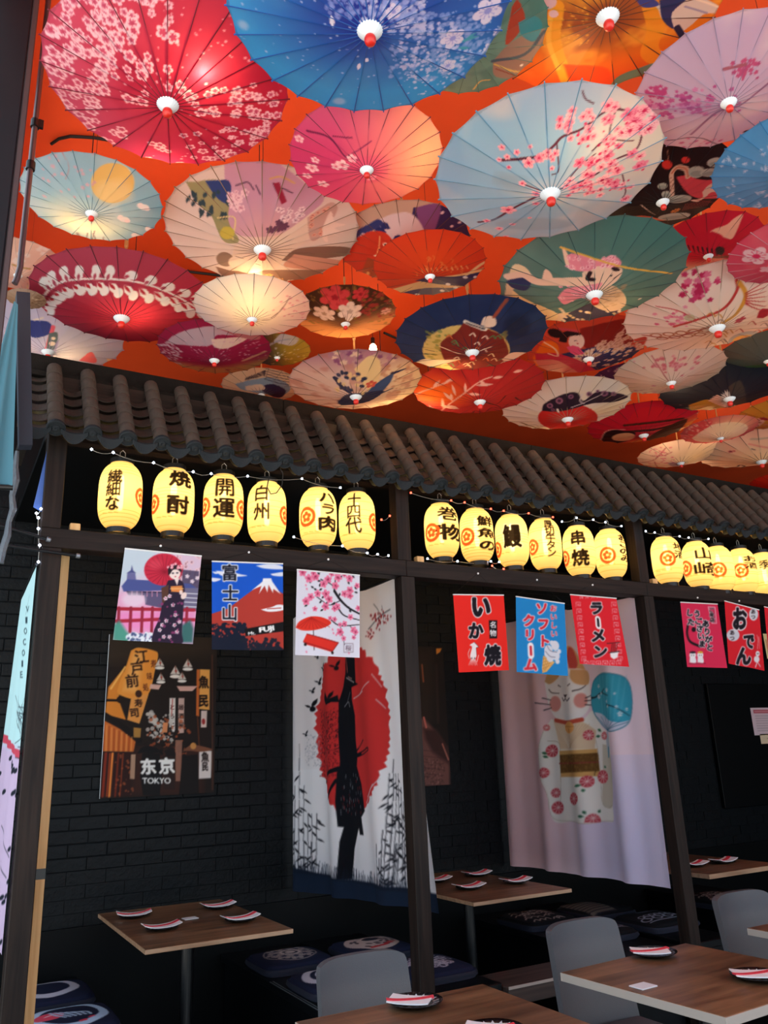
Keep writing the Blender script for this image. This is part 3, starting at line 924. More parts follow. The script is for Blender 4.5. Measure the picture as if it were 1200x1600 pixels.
def art_geisha(c):
    c.crop(130, 840, 3.81)
    c.poly([(150, 300), (720, 330), (720, 680), (150, 680)], '#e2a3c6', soft=160)
    c.poly([(150, 40), (500, 40), (360, 230), (160, 330)], '#c3d3e0', soft=90)
    c.scatter(70, (560, 710, 110, 330), 13, '#e8c4cf', '#9a6a7c')
    c.poly([(590, 190), (690, 200), (690, 320), (590, 330)], '#3a3350', .8)
    for x, y in ((620, 230), (650, 260), (680, 240), (610, 290), (640, 300)): c.flower(x, y, 14, '#ddcbd6')
    # pagoda
    c.poly([(290, 165), (297, 195), (315, 212), (258, 212), (283, 195)], '#4a4f86')
    c.poly([(262, 212), (310, 212), (316, 262), (258, 262)], '#6a6a9c')
    c.poly([(228, 290), (262, 248), (460, 258), (640, 275), (690, 310), (240, 322)], '#4a5592')
    c.poly([(255, 318), (470, 322), (470, 345), (270, 345)], '#3a3350')
    c.poly([(360, 330), (470, 330), (470, 420), (370, 400)], '#5d5578')
    for k in range(6): c.line([(290 + k * 30, 322), (290 + k * 30, 350)], 5, '#c88aa8', smooth=False)
    c.poly([(600, 300), (690, 300), (680, 440), (600, 420)], '#6f6a88')
    for k in range(4): c.line([(600, 330 + k * 26), (690, 335 + k * 26)], 6, '#cfd0dc', smooth=False)
    c.ell(300, 370, 70, 45, 0, '#e4d3e4', .8, soft=30)
    c.poly([(210, 440), (470, 440), (470, 560), (200, 540)], '#ec86c4', .75, soft=40)
    c.poly([(600, 440), (670, 440), (660, 560), (590, 540)], '#e58ac0', .6, soft=30)
    # fence
    for y0, y1 in ((424, 428), (498, 486)): c.line([(196, y0), (470, y1), (662, y1 + 2)], 20, '#a9283c', smooth=False)
    for x in (212, 284, 352, 412, 620): c.line([(x, 418), (x - 6, 560)], 17, '#97263c', smooth=False)
    c.poly([(180, 520), (215, 495), (260, 560), (300, 600), (280, 625), (176, 612)], '#4f9a88', soft=20)
    c.poly([(590, 520), (640, 490), (660, 540), (655, 625), (580, 625)], '#3b6b6a', soft=20)
    c.dots(90, (260, 410, 568, 622), 9, '#e4ecf4')
    c.dots(30, (260, 410, 568, 622), 6, '#4c5a86')
    # parasol
    c.ell(478, 190, 116, 96, -.08, '#c62b44')
    for k in range(22):
        a = k * 2 * math.pi / 22
        c.line([(485, 205), (485 + 112 * math.cos(a), 195 + 92 * math.sin(a))], 3, '#8f1a30', smooth=False)
    c.ell(430, 160, 40, 30, 0, '#e85a6a', .4, soft=30)
    # kimono
    c.poly([(505, 255), (575, 250), (605, 300), (598, 430), (590, 560), (585, 632), (420, 630), (418, 560), (455, 470), (480, 330)], '#2b2036', smooth=True)
    c.poly([(465, 300), (510, 280), (505, 360), (470, 400)], '#5b3a30')
    for x, y in ((515, 348), (490, 362), (470, 520), (495, 495), (515, 590), (545, 520), (560, 560), (455, 550), (535, 400), (550, 460), (480, 590), (575, 500)):
        c.flower(x, y, 13, '#e9d7e6', '#b33a5c')
    c.dots(26, (430, 590, 380, 628), 7, '#8a3a6c')
    c.poly([(520, 290), (590, 285), (596, 325), (525, 322)], '#e08a4a'); c.line([(520, 305), (596, 303)], 5, '#f2c27a')
    c.ell(600, 345, 16, 22, .5, '#efd9d2'); c.ell(583, 325, 10, 14, 0, '#efd9d2')
    c.poly([(540, 240), (572, 240), (560, 285)], '#f0ddd8')
    c.ell(545, 212, 34, 36, 0, '#f4e2dc')
    c.poly([(505, 225), (508, 180), (545, 160), (580, 172), (584, 205), (560, 190), (535, 192), (518, 215)], '#241a24', smooth=True)
    c.scatter(16, (495, 590, 155, 185), 9, '#e58a9c', '#fff')
    c.ell(534, 212, 7, 4, 0, '#2a2030'); c.ell(560, 210, 7, 4, 0, '#2a2030'); c.ell(549, 232, 5, 3, 0, '#c23048')


def art_fuji(c):
    c.crop(320, 860, 3.53)
    for pts in (((60, 112), (140, 118), (200, 132), (235, 140), (150, 146), (90, 138)), ((38, 116), (90, 122), (60, 130)), ((40, 150), (90, 158), (60, 172), (40, 170)),
                ((280, 84), (360, 74), (420, 84), (432, 104), (330, 100)), ((360, 130), (432, 120), (432, 142), (380, 140))):
        c.poly(pts, '#dfe6f6', smooth=True)
    c.poly([(36, 350), (130, 320), (215, 255), (290, 200), (330, 160), (360, 160), (410, 225), (440, 245), (440, 560), (36, 560)], '#b23a30')
    c.poly([(318, 172), (322, 154), (366, 154), (372, 172), (420, 242), (378, 212), (376, 236), (352, 190), (345, 232), (330, 195), (300, 238), (312, 196), (262, 218)], '#eef0f6')
    c.poly([(310, 326), (370, 312), (400, 300), (438, 304), (438, 326), (400, 336), (350, 338)], '#eef0f6', smooth=True)
    c.line([(345, 322), (420, 318)], 5, '#b23a30')
    c.poly([(36, 420), (90, 415), (140, 430), (190, 450), (215, 480), (225, 560), (36, 560)], '#121a2e')
    c.dots(120, (36, 230, 405, 555), 11, '#121a2e'); c.dots(70, (200, 410, 485, 552), 8, '#1a1c2c'); c.dots(40, (230, 430, 520, 552), 12, '#161a2a')
    c.dots(26, (40, 160, 410, 480), 5, '#b23a30')
    c.poly([(222, 432), (442, 392), (442, 445), (228, 472)], '#0c0c10')
    c.stamp('Mt.', 262, 456, 42, 22, '#fff', rot=.12, bold=.03); c.stamp('FUJI', 342, 437, 86, 40, '#fff', rot=.14, bold=.05)
    for ch, x, y in (('富', 138, 122), ('士', 142, 236), ('山', 138, 342)):
        c.column(ch, x, y, 96, '#0d1020', bold=.022, out='#f2f4fa', ob=.05)


def art_sakura(c):
    c.crop(320, 860, 3.53)
    for p, w in (([(715, 225), (745, 270), (790, 315), (850, 350)], 16), ([(735, 320), (770, 360), (850, 385)], 9), ([(700, 300), (745, 278)], 6), ([(610, 250), (680, 300), (710, 290)], 5),
                 ([(690, 380), (745, 415), (850, 410)], 7), ([(745, 415), (770, 520)], 4), ([(720, 150), (715, 225)], 7), ([(640, 160), (700, 190), (715, 225)], 6), ([(800, 415), (830, 470)], 4)):
        c.line(p, w, '#141018', w2=w * .6)
    rr = c.rng
    for _ in range(60):
        x, y = rr.uniform(540, 850), rr.uniform(115, 345)
        if x < 560 and y > 170: continue
        a = rr.random() * 6.28
        if rr.random() < .5: c.leafp(x, y, x + 20 * math.cos(a), y + 20 * math.sin(a), 10, '#1b1a20')
    for x, y, r in ((540, 122, 24), (575, 155, 26), (610, 145, 26), (600, 125, 18), (655, 185, 24), (680, 160, 24), (735, 150, 26), (720, 195, 24), (798, 155, 24), (700, 130, 18), (770, 135, 16), (560, 280, 24), (585, 255, 22), (623, 238, 22), (668, 240, 26),
                    (685, 270, 24), (665, 310, 24), (730, 310, 22), (715, 320, 20), (608, 322, 16), (770, 240, 22), (800, 220, 24), (800, 250, 22), (840, 195, 18), (845, 320, 18), (803, 368, 18), (770, 405, 18), (745, 450, 24), (765, 485, 16), (820, 440, 22),
                    (820, 480, 14), (715, 380, 16), (690, 375, 14), (830, 450, 18), (745, 410, 14)):
        c.flower(x, y, r, '#ea7ea2', '#a82a54'); 
    for x, y in ((555, 185), (560, 205), (548, 338), (700, 430), (560, 552), (705, 450), (720, 460), (790, 560)): c.leafp(x, y, x + 7, y + 14, 9, '#ea7ea2')
    c.line([(598, 400), (604, 548)], 4, '#2a1a1a')
    c.poly([(503, 425), (525, 390), (585, 364), (650, 370), (696, 398), (660, 425), (600, 440), (540, 440)], '#dc3324', smooth=True)
    for k in range(9): c.line([(588, 368), (512 + k * 22, 432 - abs(k - 4) * 2)], 2.5, '#a81c18', smooth=False)
    c.poly([(545, 500), (565, 458), (738, 508), (700, 562), (560, 518)], '#dc2f24'); c.line([(566, 460), (736, 510), (700, 560)], 4, '#7d1418', smooth=False); c.line([(548, 505), (700, 556)], 5, '#8d1418')
    c.ell(557, 518, 8, col='#1d1014'); c.ell(702, 565, 8, col='#1d1014')
    c.line([(766, 514), (816, 514), (816, 562), (766, 562), (766, 514)], 3.5, '#8a7a86', smooth=False); c.stamp('桜', 791, 538, 36, 36, '#6d5c6c', bold=.01)


def squid(c):
    c.poly([(196, 400), (222, 430), (208, 436), (210, 480), (200, 500), (176, 500), (170, 480), (182, 430), (168, 418)], '#f3e9ea', smooth=True)
    for k in range(7): c.line([(180 + k * 3, 496), (160 + k * 9, 540)], 5, '#f3e9ea', w2=2)
    c.line([(170, 440), (158, 470), (165, 500)], 4, '#f3e9ea'); c.line([(212, 520), (222, 480)], 4, '#f3e9ea')
    c.line([(196, 400), (222, 430), (208, 436), (210, 480)], 2, '#2a1a1e')
    c.ell(180, 498, 4, col='#1a1216'); c.ell(198, 498, 4, col='#1a1216')


def art_ika(c):
    c.crop(690, 900, 3.87)
    squid(c)
    c.poly([(284, 268), (336, 268), (334, 378), (288, 378)], '#161014')
    c.column('名', 311, 295, 42, '#f2eef0', bold=.03); c.column('物', 310, 345, 42, '#f2eef0', bold=.03)
    c.stamp('い', 240, 188, 120, 128, '#14101a', bold=.06, out='#f4eef0', ob=.05, rot=0)
    c.stamp('か', 208, 330, 98, 104, '#14101a', bold=.05, out='#f4eef0', ob=.05)
    c.stamp('焼', 308, 478, 110, 138, '#14101a', bold=.05, out='#f4eef0', ob=.05)


def art_soft(c):
    c.crop(690, 900, 3.87)
    c.column('おいしい', 676, 195, 44, '#d8283c', step=51, bold=.03, out='#f0eef4', ob=.05, rot=-.04)
    R = '#d62a3c'
    for ch, x, y, s_ in (('ソ', 606, 196, 78), ('フ', 616, 290, 78), ('ト', 622, 392, 80), ('ク', 528, 268, 78), ('リ', 534, 355, 76), ('ム', 538, 535, 84)):
        c.column(ch, x, y, s_, R, bold=.05, out='#f2eef4', ob=.06)
    c.line([(538, 425), (540, 478)], 46, '#f2eef4', smooth=False); c.line([(538, 430), (540, 474)], 18, R, smooth=False)
    # ice cream cone
    c.poly([(616, 480), (690, 520), (640, 578), (612, 586), (608, 560)], '#e8b26a')
    for k in range(4): c.line([(620 + k * 16, 486 + k * 8), (612 + k * 6, 580 - k * 4)], 2, '#b9803c', smooth=False); c.line([(612, 560 - k * 20), (676 - k * 5, 535 - k * 14)], 2, '#b9803c', smooth=False)
    for x, y, r in ((650, 450, 34), (690, 420, 30), (695, 480, 30), (660, 490, 30), (705, 515, 16), (640, 470, 22), (715, 455, 14), (670, 405, 16)): c.ell(x, y, r, col='#d9dbe6')
    c.line([(640, 420), (660, 450), (700, 460)], 4, '#6c6c84'); c.line([(630, 455), (660, 485), (690, 490)], 4, '#6c6c84')


def art_ramen(c):
    c.crop(690, 900, 3.87)
    Wt = '#eec6cc'
    for x0, y0, x1, y1, n, vert in ((826, 150, 866, 520, 9, 1), (1040, 150, 1082, 520, 9, 1), (830, 128, 1036, 118, 6, 0), (860, 526, 1090, 524, 6, 0)):
        for k in range(n):
            t = (k + .5) / n; x, y = x0 + (x1 - x0) * t, y0 + (y1 - y0) * t; r = 15 if vert else 15
            if not vert and y0 < 200: r = 9
            c.line([(x + r * .3, y), (x - r * .3, y), (x - r * .3, y + r * .5), (x + r * .8, y + r * .6), (x + r * .8, y - r * .8), (x - r, y - r * .8), (x - r, y + r)], 3, Wt, smooth=False)
    for ch, x, y, s_ in (('ラ', 936, 193, 84), ('メ', 950, 358, 88), ('ン', 962, 455, 86)):
        c.column(ch, x, y, s_, '#14101a', bold=.05, out='#f4eef0', ob=.06)
    c.line([(946, 262), (950, 300)], 44, '#f4eef0', smooth=False); c.line([(946, 262), (950, 300)], 17, '#14101a', smooth=False)
    c.poly([(1018, 462), (1070, 456), (1062, 494), (1040, 504), (1022, 490)], '#f2eef0'); c.line([(1012, 464), (1074, 456)], 5, '#2a2024')
    for k in range(4): c.line([(1024 + k * 10, 460), (1030 + k * 10, 412)], 3.5, '#231a20', smooth=False)
    c.line([(1000, 408), (1074, 402)], 4, '#231a20')


def art_thanks(c):
    c.crop(1060, 860, 8)
    c.line([(120, 930), (112, 1040), (150, 1140), (260, 1200)], 34, '#1a1016'); c.ell(190, 990, 26, 30, 0, '#1a1016')
    c.poly([(366, 700), (462, 706), (478, 916), (414, 916)], '#e8b9c8'); c.poly([(378, 710), (452, 716), (468, 906), (424, 906)], '#c92a52')
    c.column('ご来店', 408, 745, 62, '#1a1016', step=62, bold=.04, out='#ecd5dc', ob=.05, rot=-.12)
    for txt, x, y, st in (('した', 140, 780, 115), ('うございま', 232, 790, 96), ('ありがと', 340, 915, 100)):
        c.column(txt, x, y, 94, '#14101a', step=st, bold=.045, out='#f2eef2', ob=.07, rot=-.16)
    for x, hat in ((180, '#1c1420'), (268, '#d8a038')):
        c.poly([(x - 34, 1400), (x - 26, 1330), (x + 26, 1330), (x + 38, 1405)], '#e9e9ee', smooth=True); c.ell(x, 1310, 38, 40, 0, '#ecebee')
        c.ell(x, 1274, 34, 14, 0, hat); c.ell(x - 12, 1312, 5, col='#201820'); c.ell(x + 12, 1312, 5, col='#201820')
    c.line([(140, 1415), (330, 1415)], 5, '#4a1a30')


def art_oden(c):
    c.crop(1060, 860, 8)
    c.ell(940, 800, 58, 78, 0, '#d7dbe4'); c.ell(680, 1060, 82, 76, 0, '#cdd2dc')
    c.column('あつ', 935, 765, 62, '#1a1016', step=66, bold=.02); c.column('あつ', 668, 1028, 66, '#1a1016', step=70, bold=.02)
    c.stamp('お', 770, 850, 190, 300, '#14101a', bold=.055, out='#f2eef2', ob=.05)
    c.stamp('で', 880, 1140, 150, 190, '#14101a', bold=.055, out='#f2eef2', ob=.05)
    c.stamp('ん', 810, 1320, 200, 240, '#14101a', bold=.05, out='#f2eef2', ob=.05)
    c.line([(985, 1060), (1000, 1120), (990, 1230)], 8, '#f0d0d0'); c.line([(1010, 1080), (1020, 1230)], 6, '#f0d0d0')
    c.ell(995, 1290, 30, 34, 0, '#eceaee'); c.ell(980, 1360, 40, 42, 0, '#e6e4ea'); c.line([(985, 1400), (960, 1460)], 14, '#eceaee'); c.line([(995, 1400), (1030, 1450)], 14, '#eceaee'); c.ell(990, 1290, 8, col='#1a1016'); c.ell(1008, 1288, 6, col='#1a1016')


flag_thing('poster flag of a woman in dark kimono with red parasol by a pagoda', [(195, 857), (315, 869), (302, 1006), (176, 1000)], '#d9c0d6', art_geisha, 1, pin=(251, 853))
flag_thing('blue and red flag of a snow-capped mountain reading 富士山 and Mt. FUJI', [(331, 877), (442, 881), (443, 1016), (331, 1015)], '#1557cb', art_fuji, 2, pin=(389, 863))
flag_thing('white flag with pink cherry blossom, red umbrella and red bench', [(464, 890), (562, 899), (561, 1028), (462, 1023)], '#dcdcea', art_sakura, 3, pin=(513, 874))
flag_thing('bright red flag reading いか焼 with a small white squid', [(708, 929), (787, 930), (796, 1047), (716, 1051)], '#ee2a22', art_ika, 4, pin=(747, 896))
flag_thing('blue flag reading ソフトクリーム with an ice cream cone', [(806, 932), (882, 943), (888, 1056), (807, 1050)], '#1f86cc', art_soft, 5, pin=(839, 906))
flag_thing('red flag reading ラーメン inside a pale key-pattern border', [(891, 929), (963, 935), (983, 1042), (906, 1037)], '#e0222f', art_ramen, 6, pin=(926, 914))
flag_thing('crimson flag reading ありがとうございました with two small figures', [(1063, 941), (1121, 944), (1135, 1044), (1075, 1042)], '#d62a52', art_thanks, 7, pin=(1090, 934))
flag_thing('red flag reading おでん in big black letters', [(1132, 939), (1186, 953), (1196, 1048), (1137, 1037)], '#d8202e', art_oden, 8, pin=(1155, 939))
flag_thing('red flag cut by the right picture edge beside the おでん flag', [(1194, 948), (1246, 960), (1252, 1052), (1203, 1046)], '#d8202e', lambda c: None, 9, pin=(1220, 944))


def board_poster(name, label, X0, X1, Z0, Z1, col, paint, seed=3):
    Yw = WALL_Y - .035
    sh = Sheet((X0, Yw, Z1), (X1, Yw, Z1), (X1, Yw, Z0), (X0, Yw, Z0), col, res=1.15, seed=seed)
    paint(sh)
    root = empty(name, (X0, Yw, Z0), label=label, cat='poster')
    link('picture', sh.mesh('picture', None, (X0, Yw, Z0)), M['poster'], root)
    MB().box(0, X1 - X0, .0006, .021, 0, Z1 - Z0).build('stretcher', M['white'], root)
    return root


def art_tokyo(sh):
    c = sh.cv.crop(130, 840, 3.81)
    c.a[:] = hexc('#1d1412')
    c.poly([(100, 560), (780, 560), (780, 700), (100, 760)], '#33281f', .8, soft=90)
    c.poly([(300, 1250), (700, 1250), (720, 1540), (280, 1540)], '#3a1d16', .9, soft=60)
    # orange lanterns and boxes on the left
    c.poly([(250, 765), (210, 960), (255, 1085), (130, 1050), (150, 890)], '#d8822e'); c.line([(250, 770), (165, 900)], 10, '#f2b860')
    c.poly([(285, 672), (330, 655), (420, 672), (446, 700), (425, 800), (395, 920), (330, 965), (215, 935), (210, 885), (250, 780)], '#e8943a', smooth=True)
    c.poly([(300, 690), (360, 680), (320, 920), (240, 910)], '#f6c27c', .55, soft=40)
    for ch, x, y, s_ in (('江', 348, 708, 88), ('戸', 322, 778, 80), ('前', 292, 852, 84)): c.column(ch, x, y, s_, '#2a140c', bold=.02, rot=.12)
    for ch, x, y, s_ in (('寿', 420, 752, 54), ('味', 395, 825, 50), ('処', 372, 890, 50)): c.column(ch, x, y, s_, '#5a2412', bold=.01, rot=.1, wx=.7)
    c.poly([(285, 955), (390, 930), (335, 1108), (262, 1085)], '#e2974a'); c.column('寿', 330, 985, 52, '#2a140c', bold=.02, rot=.1); c.column('司', 305, 1042, 60, '#2a140c', bold=.03, rot=.1)
    c.line([(140, 968), (225, 970)], 14, '#140b08'); c.ell(225, 965, 26, 22, 0, '#1c0f0a'); c.ell(330, 930, 20, 22, 0, '#3a1c10')
    c.line([(128, 1055), (230, 1120), (335, 1205)], 30, '#120c0c', smooth=False)
    c.poly([(118, 1085), (220, 1140), (312, 1215), (300, 1275), (110, 1272)], '#c8662a')
    for k in range(12): c.line([(125 + k * 15, 1110 + k * 7), (120 + k * 15, 1270)], 5, '#f0a85c' if k % 2 else '#8a3816', .8, smooth=False)
    c.poly([(108, 1275), (290, 1280), (280, 1540), (90, 1545)], '#2c1310')
    for x, w, col in ((125, 14, '#8a2a16'), (165, 12, '#f0883a'), (150, 6, '#c84a1c'), (200, 9, '#7a2a14'), (228, 5, '#a8431c')): c.line([(x + 10, 1285), (x - 10, 1540)], w, col, smooth=False)
    c.dots(30, (190, 300, 1290, 1530), 6, '#a8532c', .7)
    # right side signs
    c.poly([(676, 785), (692, 785), (690, 1065), (672, 1060)], '#c8672a')
    c.poly([(694, 784), (754, 786), (752, 1026), (690, 1020)], '#e4a452'); c.column('魚', 718, 860, 78, '#1d0f0a', bold=.04, wx=.8); c.column('民', 716, 970, 78, '#1d0f0a', bold=.04, wx=.8)
    c.poly([(702, 1030), (738, 1030), (734, 1130), (700, 1130)], '#d9c3bb'); c.ell(716, 1095, 10, 18, 0, '#9a2a2a')
    c.poly([(690, 1262), (768, 1270), (760, 1432), (688, 1436)], '#dcd2ce'); c.column('魚', 726, 1305, 62, '#1d1210', bold=.03, wx=.75); c.column('民', 726, 1362, 56, '#1d1210', bold=.03, wx=.7)
    c.line([(768, 700), (770, 1500)], 10, '#4a2c20', smooth=False); c.line([(680, 1060), (690, 1240)], 5, '#7a3a1c')
    # white lanterns in the sky
    for x, y, r in ((455, 752, 32), (462, 838, 30), (548, 800, 36), (588, 832, 30), (622, 758, 34)):
        c.poly([(x, y - r * 1.1), (x + r * .85, y + r * .4), (x - r * .85, y + r * .4)], '#cfc6bd'); c.ell(x, y + r * .75, r * .9, r * .3, 0, '#e9e4de'); c.line([(x, y - r), (x + 5, y + r * .2)], 5, '#6a3426'); c.ell(x + 4, y - 6, r * .2, col='#a8443a')
    c.poly([(400, 872), (465, 876), (450, 905), (395, 900)], '#d9b0a4'); c.poly([(556, 884), (680, 884), (650, 914), (575, 914)], '#d8aa9e')
    for x, col, ch in ((532, '#dcd6d0', 'とらじ'), (585, '#c9a79c', '居酒屋')):
        c.poly([(x - 18, 955), (x + 17, 955), (x + 14, 1162), (x - 20, 1166)], col); c.column(ch, x - 2, 1010, 34, '#33201c', step=52, bold=.02)
    c.line([(532, 962), (526, 1060)], 6, '#b8524a')
    c.dots(60, (380, 540, 1040, 1220), 11, '#c8c0b8', .8); c.dots(60, (380, 640, 1060, 1300), 9, '#b4552e', .7); c.dots(40, (360, 660, 1130, 1320), 10, '#1a100e', .9)
    c.poly([(476, 1100), (505, 1100), (500, 1160), (470, 1160)], '#d88a5a'); c.poly([(300, 1130), (345, 1135), (340, 1190), (300, 1190)], '#a87a3a')
    c.poly([(548, 1205), (590, 1205), (580, 1450), (550, 1450)], '#9a6a58', .9); c.poly([(285, 1290), (312, 1290), (306, 1438), (278, 1436)], '#b08a70')
    # people with umbrellas
    c.poly([(322, 1285), (350, 1250), (400, 1240), (450, 1260), (478, 1290), (440, 1280), (400, 1290), (360, 1282)], '#0d0b0f', smooth=True)
    c.poly([(352, 1285), (455, 1285), (470, 1420), (455, 1535), (355, 1535), (340, 1420)], '#100d10')
    c.poly([(590, 1272), (640, 1235), (700, 1240), (770, 1262), (700, 1275), (640, 1270)], '#7a4a34', smooth=True); c.ell(655, 1240, 18, 20, 0, '#c88a4a')
    c.poly([(590, 1300), (680, 1290), (690, 1530), (570, 1530)], '#150f10'); c.ell(520, 1290, 30, 40, 0, '#1a1213')
    c.poly([(470, 1300), (540, 1300), (545, 1500), (480, 1500)], '#2a1a18')
    for ch, x, y in (('东', 388, 1362), ('京', 498, 1358)): c.column(ch, x, y, 100, '#f4f2ee', bold=.045, out='#1a1210', ob=.03, rot=.05)
    c.stamp('TOKYO', 437, 1447, 172, 40, '#f4f2ee', bold=.035)


board_poster('street_poster', 'night street photo poster of orange shop lanterns reading TOKYO on the black wall', .6, 1.30, 1.331, 2.315, '#1d1412', art_tokyo)


def art_lane(sh):
    c = sh.cv.crop(620, 960, 5.333)
    c.a[:] = hexc('#1e1614')
    c.poly([(100, 280), (300, 280), (300, 900), (100, 900)], '#2c201a', soft=120)
    c.poly([(326, 284), (376, 282), (360, 315), (330, 335)], '#e0872e')
    c.line([(210, 420), (222, 560)], 16, '#8a4a30'); c.line([(330, 420), (345, 900)], 20, '#33241f', soft=20)
    c.poly([(160, 860), (230, 870), (330, 980), (420, 1110), (440, 1230), (442, 1430), (120, 1430)], '#7a4e48', .9, soft=30)
    c.poly([(220, 950), (330, 960), (420, 1100), (440, 1250), (300, 1150), (240, 1040)], '#3a2220', soft=40)
    c.line([(225, 860), (245, 940)], 18, '#c86a5c'); c.line([(380, 1080), (430, 1210)], 14, '#a86a5c')
    for k in range(5): c.line([(200, 1130 + k * 48), (390, 1150 + k * 48)], 5, '#4a2c2a', .8)
    c.dots(140, (120, 400, 1180, 1420), 7, '#4a302c', .7); c.dots(60, (120, 400, 1200, 1420), 5, '#a87a70', .7)


board_poster('lane_poster', 'brownish lane photo poster on the back wall of the second booth', 2.40, 3.10, 1.292, 2.306, '#2a1c18', art_lane)

# ------------------------------------------------------------------ curtains between the booths
def curtain(label, corners, col, paint, folds, name='printed_curtain', seed=1, res=1.35):
    sh = Sheet(*corners, col, res=res, seed=seed)
    paint(sh.cv)
    org = (sh.c[2] + sh.c[3]) / 2
    root = empty(name, org, label=label, cat='curtain', group='printed curtains dividing the booths')
    link('cloth', sh.mesh('cloth', folds, org), M['cloth'], root)
    t0, t1 = sh.c[0] - org, sh.c[1] - org
    MB().tube([t0 + (t0 - t1) * .01, t1 + (t1 - t0) * .01], .007, 8).build('rod', M['black'], root)
    return root


def art_samurai(c):
    BK, RD = '#0e1018', '#cf3333'
    c.crop(430, 1000, 3.555)
    c.poly([(90, -400), (300, -400), (300, 700), (90, 700)], '#e2d6d9', .5, soft=220)
    c.poly([(430, -380), (560, -380), (540, 120), (430, 120)], '#eed3c4', .35, soft=90)  # warm lantern light painted into the upper cloth
    # red brushed sun
    rr = random.Random(5)
    edge = []
    cx, cy, rx, ry = 420, 490, 203, 470
    for k in range(150):
        a = 2 * math.pi * k / 150
        j = 1 + (rr.uniform(-.06, .07) if k % 2 else 0)
        edge.append((cx + rx * j * math.cos(a) * (1 if abs(math.cos(a)) < .9 else .98), cy + ry * (1 + (j - 1) * .5) * math.sin(a)))
    c.poly(edge, RD)
    for x0, y0, x1, y1 in ((470, 300, 530, 232), (430, 325, 495, 285), (500, 905, 560, 800), (510, 870, 590, 770), (540, 190, 580, 260), (560, 330, 600, 380)): c.line([(x0, y0), (x1, y1)], 5, '#dfd7de')
    c.dots(420, (235, 365, 380, 760), 5, '#7c1a22', .8); c.dots(260, (240, 360, 400, 640), 4, BK, .7)
    c.dots(150, (170, 240, 520, 700), 4, '#9a9aa6', .6)
    # figure
    c.poly([(385, -60), (425, -60), (436, 110), (440, 235), (455, 245), (418, 262), (420, 330), (436, 420), (440, 560), (450, 640), (446, 700), (470, 800), (488, 950), (470, 985), (482, 1085), (462, 1082), (456, 1045),
            (430, 1160), (418, 1330), (364, 1330), (370, 1120), (382, 1040), (362, 1035), (350, 900), (352, 740), (362, 690), (352, 520), (350, 340), (370, 265), (384, 180)], BK)
    c.poly([(280, 330), (290, 285), (310, 330), (346, 305), (352, 345), (320, 345), (300, 362)], BK)
    c.line([(452, 640), (528, 604)], 22, BK, smooth=False); c.line([(474, 630), (526, 606)], 10, '#c8302f', smooth=False); c.line([(448, 612), (484, 556)], 9, BK, smooth=False); c.line([(455, 600), (480, 562)], 4, '#c8302f', smooth=False)
    c.line([(356, 715), (310, 740), (270, 790)], 26, BK, w2=14); c.line([(350, 780), (305, 880)], 20, BK, smooth=False)
    c.line([(390, 210), (430, 235)], 5, '#d8cfd4'); c.line([(400, 205), (418, 215)], 5, '#c89a90'); c.line([(378, 370), (400, 345), (408, 370)], 6, '#8f9098'); c.line([(395, 345), (410, 290)], 3, '#8f9098')
    c.line([(388, 100), (396, 180)], 5, '#d06a60')
    for _ in range(60):
        x, y = rr.uniform(365, 470), rr.uniform(740, 960); c.line([(x, y), (x + 1, y + 14)], 3, '#9c9fa8' if rr.random() < .6 else '#a8282c', .8)
    # birds
    for x, y, s_ in ((265, 160, 1), (230, 235, .9), (203, 285, .7), (200, 375, 1.5), (172, 525, .7), (222, 95, .6), (335, 150, 1.2), (308, 330, 1.4)):
        c.leafp(x, y, x + 16 * s_, y - 34 * s_, 11 * s_, BK); c.leafp(x, y, x - 22 * s_, y - 8 * s_, 8 * s_, BK); c.ell(x + 3 * s_, y + 6 * s_, 8 * s_, 10 * s_, .3, BK)
    # blossoms by the top
    c.line([(520, -60), (560, -120), (640, -170)], 4, BK); c.line([(540, -200), (570, -150), (560, -80)], 3, BK); c.line([(590, -190), (600, -120)], 3, BK)
    for _ in range(46): c.flower(rr.gauss(575, 32), rr.gauss(-120, 22), rr.uniform(4, 10), '#c22f34', BK)
    for _ in range(12): c.flower(rr.gauss(520, 14), rr.gauss(-35, 18), rr.uniform(4, 8), '#c22f34', BK)
    # bamboo
    def bamboo(x, y0, y1):
        y = y1
        while y > y0:
            c.line([(x + rr.uniform(-2, 2), y), (x + rr.uniform(-2, 2), y - 70)], rr.uniform(2.5, 6), BK, smooth=False); y -= 78
        for _ in range(int((y1 - y0) / 55)):
            yy = rr.uniform(y0, y1); a = rr.choice((.7, 1.0, 2.1, 2.4)); L = rr.uniform(24, 48); c.leafp(x, yy, x + L * math.cos(a), yy + L * math.sin(a), 8, BK)
    for x, y0 in ((112, 780), (128, 850), (146, 620), (165, 870), (185, 960), (205, 980), (225, 990), (118, 1100), (200, 1190)): bamboo(x, y0, 1270)
    for x, y0 in ((622, 770), (640, 730), (655, 760), (670, 740), (690, 830), (704, 950), (715, 1050), (610, 1070), (585, 1180), (730, 1000), (660, 1150), (700, 1160), (600, 1250)): bamboo(x, y0, 1360)
    # dark grass and hem
    c.poly([(60, 1245), (150, 1270), (260, 1305), (420, 1335), (560, 1355), (740, 1385), (1000, 1420), (1000, 1900), (60, 1900)], '#16243a')
    for k in range(150):
        x = 90 + k * 5.2; y = 1258 + (x - 90) * .2; h = rr.uniform(20, 60); c.line([(x, y + 20), (x + rr.uniform(-8, 8), y - h)], 7, '#131b2b', w2=1.5, smooth=False)


S_TF, S_TN = np.array([1.84, 1.60, 2.47]), np.array([1.835, .10, 2.455])
S_BF, S_BN = at(460, 1391, 'X', 1.84), at(690, 1427, 'X', 2.0)


